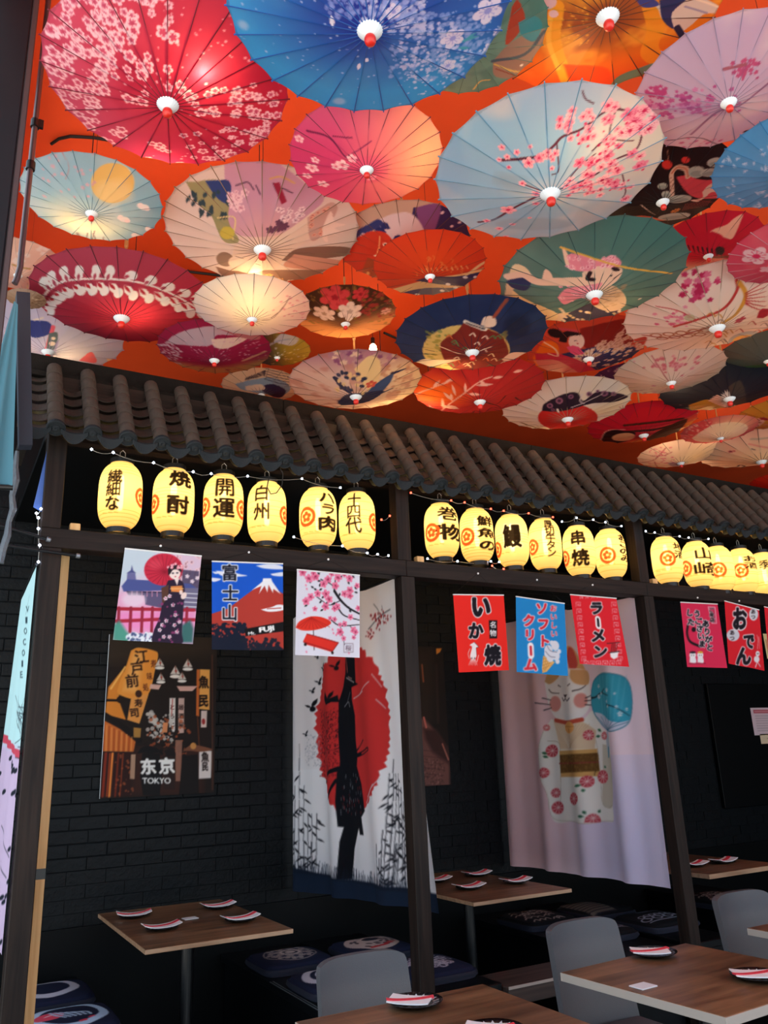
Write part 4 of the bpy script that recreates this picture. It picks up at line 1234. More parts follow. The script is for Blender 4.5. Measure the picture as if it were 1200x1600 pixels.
def fold_a(S, T):
    A = .006 + .022 * np.sqrt(np.clip(1 - T, 0, 1))
    return A * (np.sin(S * 21) + .5 * np.sin(S * 37 + 1)) * (1 - .4 * S)


curtain('tall white curtain with red sun, black swordsman and bamboo between first and second booth', [S_TF, S_TN, S_BN, S_BF], '#f3f1f6', art_samurai, fold_a)


def art_cat(c):
    c.crop(770, 1000, 3.81)
    c.poly([(-50, -200), (330, -200), (380, 1600), (-50, 1600)], '#eebfc4', .75, soft=330)
    c.poly([(560, 700), (1100, 700), (1100, 1600), (560, 1600)], '#cfd0f8', .7, soft=400)
    BR = '#d9a878'
    rr = random.Random(8)
    # ears, head
    c.poly([(470, 180), (440, 70), (462, 35), (500, 90), (560, 250)], BR, smooth=True); c.poly([(450, 100), (458, 45), (480, 60), (500, 150), (470, 182)], '#c9504a', smooth=True)
    c.poly([(320, 180), (300, 60), (330, 40), (380, 150), (360, 230)], BR, smooth=True); c.poly([(322, 150), (318, 70), (350, 110), (350, 180)], '#c9504a', smooth=True)
    c.poly([(308, 250), (380, 180), (470, 170), (550, 190), (566, 300), (560, 400), (510, 470), (440, 485), (370, 460), (330, 380)], '#f8f5f8', smooth=True)
    c.poly([(308, 250), (330, 190), (400, 170), (390, 220), (340, 262)], BR, smooth=True); c.poly([(470, 175), (550, 185), (556, 260), (500, 262), (470, 225)], BR, smooth=True)
    c.ell(370, 380, 34, 46, 0, '#dd8f8c', .9, soft=10); c.ell(520, 360, 30, 44, 0, '#dd8f8c', .9, soft=10)
    for p in ([(332, 296), (350, 314), (394, 318)], [(482, 304), (515, 292), (540, 270)], [(388, 270), (404, 280)], [(458, 272), (470, 260)],
              [(300, 346), (342, 358)], [(262, 374), (342, 386)], [(308, 418), (348, 404)], [(540, 345), (572, 330)], [(538, 362), (575, 358)], [(540, 385), (572, 388)]): c.line(p, 6, '#241c28', w2=3)
    c.poly([(424, 326), (452, 326), (438, 346)], '#241c28'); c.line([(414, 345), (424, 362), (438, 350), (452, 362), (468, 346)], 5, '#241c28')
    # body in kimono
    KI = '#f4f2f0'
    c.poly([(345, 470), (400, 490), (520, 480), (580, 420), (640, 520), (700, 570), (705, 700), (690, 860), (706, 1000), (705, 1080), (640, 1080), (560, 1092), (470, 1078), (400, 1090), (360, 1060), (330, 900), (296, 820), (285, 660), (310, 540)], KI, smooth=True)
    c.poly([(360, 480), (520, 480), (600, 540), (590, 650), (400, 650), (380, 560)], '#dcc3a6', .9, soft=10)
    for k in range(9): c.line([(370 + k * 16, 500), (455, 640)], 3, '#efe2d2', .7); c.line([(560 - k * 14, 500), (470, 640)], 3, '#c9a98a', .6)
    c.line([(372, 478), (450, 492), (528, 474)], 24, '#c05040'); c.ell(463, 520, 32, 36, 0, '#e8a860'); c.line([(463, 530), (463, 552)], 4, '#a86a30'); c.line([(434, 515), (492, 515)], 3, '#b97c40')
    c.poly([(640, 620), (690, 640), (712, 760), (705, 980), (660, 995), (634, 960), (640, 800)], '#cfcabd', smooth=True)
    c.line([(600, 600), (625, 780), (632, 960), (670, 1000), (700, 985)], 3, '#a8a08f', .8); c.line([(330, 600), (395, 620), (400, 760), (400, 960), (360, 985)], 3, '#a8a08f', .8)
    c.line([(310, 540), (285, 660), (300, 830), (335, 920), (365, 1060), (470, 1078), (560, 1092), (640, 1080), (705, 1080)], 2.5, '#b0a898', .8)
    c.poly([(664, 560), (690, 545), (702, 640), (690, 700), (676, 660)], '#bcc8da', smooth=True); c.line([(688, 640), (686, 695)], 12, '#4a8fae')
    c.poly([(394, 660), (604, 648), (625, 812), (404, 816)], '#d8a868'); c.poly([(396, 684), (608, 672), (618, 780), (402, 792)], '#6a4a26'); c.line([(396, 735), (612, 728)], 8, '#8a3a3a')
    for _ in range(120): c.ell(rr.uniform(398, 612), rr.uniform(684, 784), rr.uniform(3, 7), col='#8a6a38', al=.5)
    c.line([(592, 780), (590, 805)], 4, '#3a2418')
    for x, y, r in ((323, 522, 17), (560, 566, 28), (656, 570, 22), (354, 660, 34), (315, 790, 28), (560, 842, 32), (376, 910, 26), (490, 944, 34), (388, 998, 34), (640, 815, 36), (590, 1060, 32)):
        if y > 1050: c.poly([(x - r, y + 25), (x - r * .8, y - 8), (x, y - r * .8), (x + r * .8, y - 8), (x + r, y + 25)], '#c84a58', smooth=True)
        else: c.ell(x, y, r * .95, r * 1.1, 0, '#c84a58')
        for k in range(9):
            a = k * 2 * math.pi / 9; c.line([(x, y), (x + r * .85 * math.cos(a), y + r * math.sin(a))], 3, '#ecd5d8', smooth=False)
    for x, y, x2, y2 in ((610, 530, 634, 545), (598, 575, 628, 572), (310, 690, 335, 700), (305, 668, 330, 680), (498, 870, 540, 862), (545, 885, 548, 905), (650, 760, 660, 752), (520, 1048, 556, 1050), (548, 1015, 562, 1036), (610, 1030, 622, 1012)): c.leafp(x, y, x2, y2, 16, '#2f6a4c')
    # fan
    c.poly([(572, 300), (590, 240), (640, 202), (720, 200), (790, 230), (822, 310), (824, 420), (800, 500), (740, 540), (680, 535), (610, 470), (575, 400)], '#39a3c4', smooth=True)
    c.poly([(590, 430), (640, 440), (700, 475), (760, 490), (812, 480), (790, 520), (740, 540), (680, 536), (630, 500)], '#ccd3ea', smooth=True)
    for k in range(7): c.line([(690, 536), (600 + k * 34, 452 + k * 6)], 3, '#3f6f98', smooth=False)
    for k in range(6): c.line([(650 + k * 22, 470), (630 + k * 32, 215)], 10, '#6fc4dc', .35, smooth=False)
    c.line([(572, 320), (590, 245), (640, 203), (720, 200), (790, 230), (822, 310), (822, 430), (800, 500), (740, 540), (680, 535), (610, 470), (577, 400), (572, 320)], 4, '#2c6e92')
    c.line([(574, 345), (600, 340), (640, 315), (700, 330)], 12, '#1a2430', w2=3); c.line([(690, 385), (740, 400), (808, 450)], 7, '#1a2430', w2=3); c.line([(640, 315), (670, 290)], 4, '#1a2430')
    for x, y, r in ((622, 275, 11), (692, 298, 12), (622, 338, 14), (737, 318, 8), (690, 365, 9), (748, 398, 10), (765, 440, 15), (697, 395, 9), (795, 412, 9), (640, 320, 9)): c.flower(x, y, r, '#d9e4ee', '#7fb0c8')


cat_corners = [np.array([3.608, 1.60, 2.50]), np.array([3.604, .09, 2.45]), at(1048, 1388.5, 'X', 3.60), at(801.5, 1352, 'X', 3.60)]


def fold_b(S, T):
    A = .005 + .018 * np.sqrt(np.clip(1.05 - T, 0, 1))
    return A * (np.sin(S * 25 + .6) + .55 * np.sin(S * 14 + 2) + .3 * np.sin(S * 49))


curtain('pale pink curtain with a white lucky cat in kimono holding a blue fan', cat_corners, '#efd9ea', art_cat, fold_b)


def art_left(c):
    c.P = c.P0; c.k = c.k0
    rr = random.Random(3)
    def q(x, y): return x, y
    c.poly([(0, 1160), (70, 1180), (70, 1640), (-60, 1640), (-40, 1300)], '#c9b4d6', soft=20)
    for k, (x, y) in enumerate(((8, 1150), (13, 1157), (20, 1165), (27, 1173))): c.poly([(x - 3, y - 4), (x + 4, y), (x + 4, y + 14), (x - 3, y + 10)], '#c8475c')
    for i, ch in enumerate('VIOCOIE'): c.stamp(ch, 43 - i * 1.6, 952 + i * 17, 6.5, 11, '#27404c', bold=.01)
    c.line([(46, 930), (40, 960)], 2, '#27404c')
    for _ in range(60): c.ell(rr.uniform(-20, 45), rr.uniform(1180, 1560), 1.6, 4.5, .3, '#1c2230')
    for _ in range(30): c.line([(rr.uniform(24, 42), rr.uniform(1080, 1190)) for _ in range(2)], 1.4, '#2c3a44', .8)
    c.line([(2, 1290), (12, 1340)], 1.6, '#232c38'); c.line([(0, 1345), (8, 1372)], 1.6, '#232c38')


curtain('narrow turquoise-white printed curtain hanging beside the left end post', [np.array([-.012, .62, 2.32]), np.array([-.012, .035, 2.36]), np.array([-.018, .03, .84]), np.array([-.012, 1.32, .80])], '#b9e2e8', art_left,
        lambda S, T: .006 * np.sin(S * 18) * (1.05 - T), seed=4)

# ------------------------------------------------------------------ benches, cushions, tables
BENCH = [(.075, .53, 'black bench with navy cushions by the left end post'), (1.36, 1.795, 'black bench under the swordsman curtain facing the first table'), (1.885, 2.31, 'black bench behind the middle post in the second booth'),
         (3.14, 3.595, 'black bench under the lucky cat curtain'), (3.69, 4.04, 'black bench behind the right post'), (4.90, 5.38, 'black bench at the far end of the third booth')]
for x0, x1, lab in BENCH:
    root = empty('bench', (x0, .06, 0), label=lab, cat='bench', group='black booth benches')
    w = x1 - x0; d = 1.56
    MB().box(0, w, 0, d, .36, .40, .004).build('seat_board', M['blackwood'], root)
    MB().box(.02, w - .02, .03, d - .02, 0, .36).build('plinth', M['blackwood'], root)
    if 1.3 < x0 < 1.4:
        for o in (.004, .02): MB().box(o, o + .004, .05, .75, .4, .403).build('edge_strip', M['steel'], root)
# raised board across the front of the second booth
MB_ = MB().box(2.32, 3.13, .02, .30, .30, .385, .004)
o = MB_.build('threshold_board', wood('threshold_wood', '#2b2220', '#4a3c36', (2, 30, 30)))
tag(o, 'dark wooden board across the front of the second booth', 'board')
MB().box(2.32, 3.13, .016, .022, .375, .388).build('edge_strip', M['tableedge'], o)


def cushion(x, y, paint, label, s=.21, z=.40, rz=0.0, base='#151b34'):
    root = empty('seat_cushion', (x, y, z), rz, label=label, cat='cushion', group='navy printed seat cushions')
    n = 72; h = .072
    g = np.linspace(-1, 1, n); U, V = np.meshgrid(g, g)
    # rounded square: pull corners in
    rr_ = (np.abs(U) ** 6 + np.abs(V) ** 6) ** (1 / 6); mx = np.maximum(np.abs(U), np.abs(V)); f = np.where(rr_ > 0, mx / np.maximum(rr_, 1e-6), 1)
    X, Y = U * f * s, V * f * s
    Z = h * (.62 + .38 * (1 - mx ** 2.5)) * np.where(mx > .93, .80, 1)
    c = Cv(110, 110, base, (-s, s, -s, s)); c.P0 = c.P; c.k0 = c.k
    def P(u, v):
        q = at(u, v, 'Z', z + h * .95) - np.array([x, y, 0]); ca, sa = math.cos(-rz), math.sin(-rz)
        return float(q[0] * ca - q[1] * sa), float(q[0] * sa + q[1] * ca)
    c.P = c.P0 = P; c.k = c.k0 = 1 / pxm((x, y, z))
    c.own = lambda: (setattr(c, 'P', lambda a, b: (a * s, b * s)), setattr(c, 'k', s))
    paint(c)
    link('cover', grid_mesh('cover', np.stack([X, Y, Z], -1), n, n, c.at(X, Y)), M['cushion'], root)
    vs, fs = [], []
    ring = [(float(X[0, i]), float(Y[0, i])) for i in range(n)] + [(float(X[i, -1]), float(Y[i, -1])) for i in range(1, n)] + [(float(X[-1, i]), float(Y[-1, i])) for i in range(n - 2, -1, -1)] + [(float(X[i, 0]), float(Y[i, 0])) for i in range(n - 2, 0, -1)]
    ring = ring[::3]; m = len(ring); ztop = h * .62 * .80
    for zz, sc in ((ztop, 1.0), (ztop * .5, 1.03), (.001, .97)):
        vs += [(a * sc, b * sc, zz) for a, b in ring]
    for i in range(2):
        for k_ in range(m): fs.append((i * m + (k_ + 1) % m, i * m + k_, (i + 1) * m + k_, (i + 1) * m + (k_ + 1) % m))
    fs.append(tuple(range(2 * m, 3 * m)))
    MB().add(vs, fs).build('side_band', M['navy'], root, True)
    return root


PALE, WARM = '#b9bccb', '#b3a3a0'
def cu_ring(c): c.own(); c.ring(0, 0, .62, .22, PALE)
def cu_koi(c):
    c.own(); c.ring(.05, -.05, .7, .2, '#a9c3dc'); c.ell(-.35, -.05, .3, .26, 0, '#d2485e')
    for k in range(6): c.line([(-.3 + k * .1, .2 - k * .05), (-.2 + k * .12, -.1), (-.05 + k * .1, -.3)], .06, '#a9c3dc')
    c.line([(-.42, -.02), (-.3, .02)], .04, '#f0dfe4'); c.line([(.2, -.62), (.3, -.6)], .08, '#c23048'); c.line([(.4, -.5), (.48, -.45)], .07, '#c23048')
def cu_mum(c):
    c.own()
    for k in range(8): a = k * math.pi / 4; c.flower(.42 * math.cos(a), .42 * math.sin(a), .26, '#8f8483', '#1b2342', 6)
    c.ring(0, 0, .25, .07, WARM); c.ell(0, 0, .14, col=WARM); c.ring(0, 0, .7, .04, '#8f8483')
def cu_face(c):
    c.own(); c.ell(0, 0, .78, col=WARM); c.wash('#1b2342', 3, 4, .5, .6, .0)
    c.ell(.05, .2, .25, .18, 0, '#1b2032')
    for k in range(26): a = c.rng.random() * 6.28; r = c.rng.uniform(.25, .7); c.ell(r * math.cos(a), r * math.sin(a), .05, .1, a, '#2a2430', .8)
    for x, y in ((.3, -.45), (.1, -.55), (.45, -.3), (-.2, -.6)): c.line([(x - .1, y), (x + .12, y + .04)], .1, '#a82c34')
def cu_conc(c):
    c.own()
    for r in (.74, .42): c.ring(0, 0, r, .2, PALE)
    c.ell(0, 0, .16, col=PALE)
def cu_lace(c):
    c.own()
    for _ in range(60): a = c.rng.random() * 6.28; r = c.rng.uniform(.1, .68); c.ring(r * math.cos(a), r * math.sin(a), .1, .035, '#a8a6b4')
def cu_wave(c):
    c.own()
    for _ in range(46): x, y = c.rng.uniform(-.8, .3), c.rng.uniform(-.8, .8); c.line([(x, y), (x + .12, y + .1), (x + .2, y - .02)], .05, '#8d837f')
def cu_stripe(c):
    c.own(); c.poly([(-.9, -.9), (.1, -.9), (.1, .9), (-.9, .9)], '#5c5650')
    for k in range(10): c.line([(-.9, -.9 + k * .2), (.1, -.85 + k * .2)], .05, '#1b1c28')
def cu_swirl(c):
    c.own()
    for k in range(7): c.ring(-.7 + k * .22, -.35 + (k % 2) * .12, .15, .05, '#9196a8'); c.ring(-.6 + k * .22, -.05, .1, .04, '#9196a8')
    c.line([(-.8, -.6), (.8, -.6)], .05, '#9196a8'); c.line([(-.2, .5), (.7, .5)], .16, '#4c5064')


cushion(.31, 1.13, cu_ring, 'navy cushion with a plain pale ring on the left bench')
cushion(.325, .60, cu_koi, 'navy cushion with red and pale blue carp print on the left bench')
cushion(1.585, 1.07, cu_mum, 'navy cushion with pale chrysanthemum print beside the first table')
cushion(2.085, 1.03, cu_face, 'navy cushion with big cream and red print seen under the swordsman curtain')
cushion(1.60, .49, cu_conc, 'navy cushion with concentric pale rings on the bench edge')
cushion(2.09, .42, cu_lace, 'navy cushion with lacy pale print just right of the middle post')
cushion(3.36, 1.08, cu_wave, 'black cushion with brownish scroll print at the end of the second table', base='#0c0e14')
cushion(3.38, .56, cu_swirl, 'black cushion partly hidden by the grey chair in the second booth', base='#0c0e14')
cushion(3.88, 1.08, cu_stripe, 'black cushion with grey scalloped stripes below the lucky cat curtain', base='#0c0e14')
cushion(3.90, .55, cu_swirl, 'black cushion with silver swirl border beside the right post', base='#0c0e14')
cushion(4.78, .80, cu_wave, 'dark cushion with faint brown print right of the right post', base='#0c0e14')


def pedestal_table(x0, x1, y0, y1, label, rz=0.0, z=.7443, th=.028, edge=None):
    cx, cy = (x0 + x1) / 2, (y0 + y1) / 2
    root = empty('pedestal_table', (cx, cy, 0), rz, label=label, cat='table', group='square wooden pedestal tables')
    w, d = (x1 - x0) / 2, (y1 - y0) / 2
    MB().box(-w + .002, w - .002, -d + .002, d - .002, z - th + .002, z, .002).build('tabletop', M['tabletop'], root)
    for nm, b in (('edge_band', (-w, w, -d, -d + .004)), ('edge_band', (-w, w, d - .004, d)), ('edge_band', (-w, -w + .004, -d + .004, d - .004)), ('edge_band', (w - .004, w, -d + .004, d - .004))):
        MB().box(*b, z - th, z - .0015, .001).build(nm, edge or M['tableedge'], root)
    MB().lathe([(.032, .03), (.032, z - th - .012), (.09, z - th - .010), (.09, z - th - .0005)], 20).build('column', M['black'], root, False)
    MB().lathe([(.21, .001), (.21, .012), (.05, .035), (.03, .04)], 28).build('base', M['black'], root)
    return root


warm_edge = wood('table_edge_wood', '#8a6b52', '#b99a7d', (3, 30, 30), .4)
pedestal_table(.58, 1.27, .258, 1.37, 'wooden table with four place settings in the first booth below the street poster', edge=warm_edge, th=.02)
pedestal_table(2.305, 2.985, .258, 1.37, 'wooden table in the second booth left of the lucky cat curtain', edge=warm_edge, th=.02)
pedestal_table(3.93, 4.62, .09, 1.2, 'wooden table in the third booth right of the right post', edge=warm_edge)
pedestal_table(.722, 1.418, -1.77, -1.075, 'wooden front table with grey chair at the bottom centre of the picture')
pedestal_table(1.742, 2.428, -1.78, -1.10, 'wooden front table with pale edge and two place settings at lower right', rz=.06)
pedestal_table(2.82, 3.51, -1.74, -1.045, 'front table just showing its corner at the right picture edge')

# place settings: dark plate, folded napkin with red band
plate_me = seed_of(MB().lathe([(.040, 0), (.045, .002), (.066, .008), (.078, .014), (.079, .0155), (.066, .0105), (.045, .005), (.0005, .004)], 28, cap=False), 'plate_body', M['plate'], True)
pt = MB()
for k in range(18):
    a0, a1, am = (2 * math.pi * (k + t) / 18 for t in (.1, .9, .5))
    vs = [(.052 * math.cos(a0), .052 * math.sin(a0), .0081), (.070 * math.cos(am), .070 * math.sin(am), .0127), (.052 * math.cos(a1), .052 * math.sin(a1), .0081), (.049 * math.cos(am), .049 * math.sin(am), .0072)]
    pt.add(vs, [(0, 3, 2, 1), (0, 1, 2, 3)])
pt_me = seed_of(pt, 'rim_pattern', M['white'])


def napkin_mesh(w, h, curl, th=.004):
    n = 12; vs, fs = [], []
    for s_ in (0, 1):
        for i in range(n + 1):
            u = -1 + 2 * i / n
            zz = curl * abs(u) ** 2.6
            for v in (-1, 1): vs.append((u * w / 2, v * h / 2 * (1 - .1 * u * v), zz + s_ * th))
    for i in range(n):
        a = i * 2; b = (n + 1) * 2
        fs += [(a, a + 1, a + 3, a + 2), (b + a, b + a + 2, b + a + 3, b + a + 1), (a, a + 2, b + a + 2, b + a), (a + 1, b + a + 1, b + a + 3, a + 3)]
    e = n * 2; b = (n + 1) * 2
    fs += [(0, b, b + 1, 1), (e, e + 1, b + e + 1, b + e)]
    return MB().add(vs, fs)


nap_me = seed_of(napkin_mesh(.175, .098, .014), 'napkin_cloth', M['napkin'], False)
band_me = seed_of(napkin_mesh(.172, .026, .0142, .0056), 'paper_band', M['redband'], False)


flat_me = seed_of(napkin_mesh(.135, .092, .004), 'napkin_flat', M['napkin'], False)
fband_me = seed_of(napkin_mesh(.150, .022, .0055, .0052), 'paper_band_flat', M['redband'], False)


def setting(u, v, where, rz, big=False):
    p = at(u, v, 'Z', .7523); z = .7448
    pl = empty('plate', (p[0], p[1], z), rz * .3, label='round dark plate with white rim pattern ' + where, cat='plate', group='dark plates laid on the tables')
    inst('dish', plate_me, pl); inst('rim_pattern', pt_me, pl)
    nk = empty('napkin', (p[0] - (.022 if v > 1470 else .004), p[1] - .006, z + (.0178 if v > 1470 else .0155)), rz, label='folded white napkin with red paper band ' + where, cat='napkin', group='napkins with red bands on the plates')
    big = v > 1470
    inst('cloth', flat_me if big else nap_me, nk); inst('red_band', fband_me if big else band_me, nk, (0, 0, .0004), rz=.35 if big else .16)
    if big: pl.scale = (1.12, 1.12, 1.12)


for u, v, wh, rz in (
        (210, 1431, 'at the far left of the first booth table', -.15), (253, 1450, 'at the near left of the first booth table', .0), (341, 1417, 'at the far right of the first booth table', .0), (376, 1437, 'at the near right of the first booth table', .05),
        (745, 1367, 'at the far right of the second booth table', .0), (733, 1387, 'at the near left of the second booth table', .0), (806, 1378, 'at the near right of the second booth table', .0), (682, 1376, 'beside the middle post on the second booth table', .0),
        (1130, 1347, 'farthest back on the third booth table', .1), (1084, 1352, 'beside the right post on the third booth table', 0.),
        (649, 1567, 'on the bottom centre table', -.75), (772, 1612, 'at the bottom edge of the picture', -.75), (1021, 1490, 'at the far left of the lower right table', -.62), (1184, 1526, 'at the right edge of the lower right table', -.62)):
    setting(u, v, wh, rz)
for u, v, wh in ((1005, 1541, 'near the pale edge of the lower right table'), (297, 1435, 'in the middle of the first booth table')):
    p = at(u, v, 'Z', .746)
    o = MB().box(-.036, .036, -.03, .03, 0, .004, .001).build('table_card', M['white']); o.location = (p[0], p[1], .7446); o.rotation_euler = (0, 0, .05)
    tag(o, 'small white card lying ' + wh, 'card', 'small table cards')

# ------------------------------------------------------------------ grey chairs behind the front tables
def grey_chair(x0, x1, yb, ztop, label, rz=0.0):
    cx = (x0 + x1) / 2; w = (x1 - x0)
    root = empty('grey_chair', (cx, yb, 0), rz, label=label, cat='chair', group='grey upholstered chairs at the front tables')
    # backrest: slightly curved panel, wider below, rounded top corners, leaning back
    n, m = 20, 16; vs = []; fs = []
    for s_ in (0, 1):
        for j in range(m + 1):
            t = j / m; z = .44 + (ztop - .44) * t
            hw = w / 2 * (1.06 - .06 * t)
            if t > .88: hw *= math.sqrt(max(0, 1 - ((t - .88) / .12) ** 2 * .07))
            for i in range(n + 1):
                u = -1 + 2 * i / n
                zz = z - (.018 * abs(u) ** 6 * (t > .9) * (t - .9) / .1)
                y = .07 * t - .02 + .03 * (1 - u * u) - .012
                vs.append((u * hw, y + (.032 if s_ else 0), zz))
    K = (n + 1) * (m + 1)
    for j in range(m):
        for i in range(n):
            a = j * (n + 1) + i
            fs += [(a, a + 1, a + n + 2, a + n + 1), (K + a, K + a + n + 1, K + a + n + 2, K + a + 1)]
    for j in range(m):
        a, b = j * (n + 1), j * (n + 1) + n
        fs += [(a, a + n + 1, K + a + n + 1, K + a), (b, K + b, K + b + n + 1, b + n + 1)]
    for i in range(n):
        a = m * (n + 1) + i; fs += [(a, a + 1, K + a + 1, K + a), (i, K + i, K + i + 1, i + 1)]
    MB().add(vs, fs).build('backrest', M['chair'], root, False)
    MB().box(-w * .56, w * .56, -.42, -.01, .40, .46, .015).build('seat', M['chair'], root)
    for sx in (-1, 1):
        MB().tube([(sx * w * .5, .02, .42), (sx * w * .56, .06, 0)], [.016, .011], 10).build('leg', M['steel'], root)
        MB().tube([(sx * w * .5, -.38, .41), (sx * w * .54, -.40, 0)], [.016, .011], 10).build('leg', M['steel'], root)


grey_chair(.922, 1.268, -.85, .832, 'grey upholstered chair behind the bottom centre table')
grey_chair(1.94, 2.30, -.85, .822, 'grey upholstered chair behind the lower right table')
grey_chair(2.925, 3.29, -.85, .828, 'grey upholstered chair at the right picture edge')

# ------------------------------------------------------------------ small things
for (u, v), lab in (((117, 822), 'small pale wood block on the beam beside the left end post'), ((655, 869), 'small pale wood block on the beam beside the middle post'), ((1022, 912), 'small pale wood block on the beam beside the right post')):
    p = at(u, v, 'Y', .03)
    o = MB().box(-.022, .022, -.02, .02, 0, .035, .003).build('wood_block', M['pine']); o.location = (p[0], .035, ZB1 + .0005)
    tag(o, lab, 'block', 'wood blocks on the beam')
st = empty('pine_strip', (.112, .115, .46), label='tall pale pine strip standing behind the left end post', cat='strip')
MB().box(-.018, .018, -.012, .012, 0, 1.97, .002).build('strip', M['pine'], st)
MB().box(-.0186, .0186, -.0128, .0128, .625, .665).build('tape', M['black'], st)

# strings of little lights
def light_string(label, pts, m, Y=-.03, wire=None):
    P3 = [at(u, v, 'Y', Y) for u, v in pts]
    org = P3[0]
    root = empty('light_string', org, label=label, cat='string lights', group='strings of little lights')
    L = []
    for a, b in zip(P3[:-1], P3[1:]):
        for t in (0, .25, .5, .75): q = a + (b - a) * t; L.append(q - org + [0, .004, -.012 * math.sin(math.pi * t)])
    L.append(P3[-1] - org + [0, .004, 0])
    MB().tube(L, .0014, 5).build('wire', M['wire'], root)
    for p in P3:
        MB().sphere(p - org, .0058, 8, 6).build('led', m, root, True)


light_string('white lights strung under the eave over the first booth', [(143, 702), (177, 707), (240, 723), (302, 737), (330, 740), (387, 744), (472, 748), (532, 762)], M['led_w'], -.06)
light_string('white lights lying along the beam left of the middle post', [(459, 839), (535, 853), (574, 864), (590, 866), (607, 868)], M['led_w'], -.01)
light_string('red lights on the upper middle post', [(596, 812), (609, 806)], M['led_r'], .0)
light_string('red lights strung under the eave right of the middle post', [(642, 770), (705, 782), (726, 785), (767, 795), (787, 798), (826, 802), (864, 808)], M['led_r'], -.06)
light_string('white lights strung under the eave left of the right post', [(878, 815), (901, 809), (927, 812), (946, 816), (971, 822)], M['led_w'], -.06)
light_string('white lights strung under the eave right of the right post', [(1009, 830), (1023, 832), (1062, 838), (1076, 840), (1107, 842)], M['led_w'], -.06)
light_string('mixed white lights lying on the beam behind the second row of lanterns', [(668, 873), (715, 877), (767, 877), (780, 878)], M['led_w'], .02)
light_string('red lights lying on the beam between the second row of lanterns', [(769, 884), (787, 889)], M['led_r'], .0)
light_string('white lights hanging in a clump left of the left end post', [(64, 795), (57, 802), (60, 809), (60, 826), (62, 852), (60, 878)], M['led_w'], .0)

# black cord loop over one lantern
p = at(432, 748, 'Y', -.07)
o = MB().tube([(-.04, 0, .0), (-.05, 0, -.05), (-.03, 0, -.085), (.0, 0, -.075), (.03, 0, -.03), (.035, 0, .03), (.02, 0, .06)], .0028, 6).build('cord_loop', M['cord']); o.location = p
tag(o, 'loop of black cord hanging from the eave over the fourth lantern', 'cord')

# notices at the right
def notice(label, u0, v0, X1, Z0, col, paint, Yw=WALL_Y - .05):
    a = at(u0, v0, 'Y', Yw)
    sh = Sheet((a[0], Yw, a[2]), (X1, Yw, a[2]), (X1, Yw, Z0), (a[0], Yw, Z0), col, res=.7)
    sh.local(paint)
    root = empty('paper_notice', (a[0], Yw, Z0), label=label, cat='sign')
    link('sheet', sh.mesh('sheet', None, (a[0], Yw, Z0)), M['poster'], root)
    MB().box(0, X1 - a[0], .001, .03, 0, a[2] - Z0).build('backing', M['black'], root)


def n1(c):
    c.poly([(.1, .08), (1.2, .08), (1.2, .2), (.1, .2)], '#a83a48'); c.line([(.14, .14), (1.1, .14)], .05, '#d9a8ae', .8)
    for k in range(7): c.line([(.14, .3 + k * .09), (1.1, .3 + k * .09)], .022, '#9a8f98')


notice('white paper notice with red heading on the far dark wall', 1172, 1106, 6.95, 1.57, '#cdbcc4', n1)
notice('small cream note below the red-headed notice', 1187, 1147, 6.95, 1.49, '#d6c6a8', lambda c: c.line([(.3, .5), (.5, .3), (.6, .7)], .05, '#8a7a5c'))
notice('lit cream sign with red letters under the red flag at the right', 1192, 990, 7.2, 2.30, '#f2e2a8', lambda c: (c.stamp('I', .12, .5, .05, .6, '#c8452c', bold=.02), c.stamp('T', .3, .5, .2, .6, '#c8452c', bold=.02)))
o = MB().box(6.0, 7.6, WALL_Y - .048, WALL_Y - .012, .95, 2.05, .004).build('wall_panel', M['dado']); tag(o, 'flat black panel behind the paper notice', 'panel')

# ------------------------------------------------------------------ the facade edge at the far left
fc = empty('facade_column', (-.33, -1.5, 0), label='dark steel facade column along the left picture edge', cat='column')
MB().box(-.16, .020, -.10, .0, 0, CEIL - .002, .004).build('flange', M['frame'], fc)
MB().box(.0201, .037, -.098, -.01, 0, CEIL - .002, .003).build('web', M['redtrim'] if False else mat('brown_steel_web', '#3a2c2c', .45), fc)
cx_, cz_ = float(at(50, 240, 'Y', -1.35)[0]), float(at(36, 446, 'Y', -1.35)[2])
cdt = empty('conduit_pipe', (cx_, -1.35, cz_), label='thin metal conduit pipe with clamps beside the facade column', cat='pipe')
MB().tube([(0, 0, CEIL - cz_ - .001), (0, 0, .12), (.001, 0, .06), (-.004, 0, .02), (-.009, .0, 0)], .0088, 12).build('pipe', M['conduit'], cdt)
for z in (.58, .42): MB().lathe([(.0105, -.014), (.0135, -.014), (.0135, .014), (.0105, .014)], 16, org=(0, 0, z), cap=False).build('clamp', M['black'], cdt)
MB().box(.010, .024, -.005, .005, .57, .60).build('clamp_bolt', M['black'], cdt)
pb = empty('padded_post', (-.155, -.33, 2.775), label='dark navy padded square post in front of the roof end', cat='post')
P_ = [at(u, v, 'Y', -.33) - np.array([-.155, -.33, 2.775]) for u, v in ((26, 455), (47, 457), (51, 695), (30, 695))]
vs = [tuple(q) for q in P_] + [tuple(q + [0.0, .06, 0]) for q in P_]
MB().add(vs, [(3, 2, 1, 0), (4, 5, 6, 7), (0, 1, 5, 4), (1, 2, 6, 5), (2, 3, 7, 6), (3, 0, 4, 7)]).build('padding', M['pad'], pb)
MB().box(P_[0][0] + .004, P_[1][0] - .004, .01, .05, P_[0][2] - .002, P_[0][2] + .004).build('top_cap', M['black'], pb)
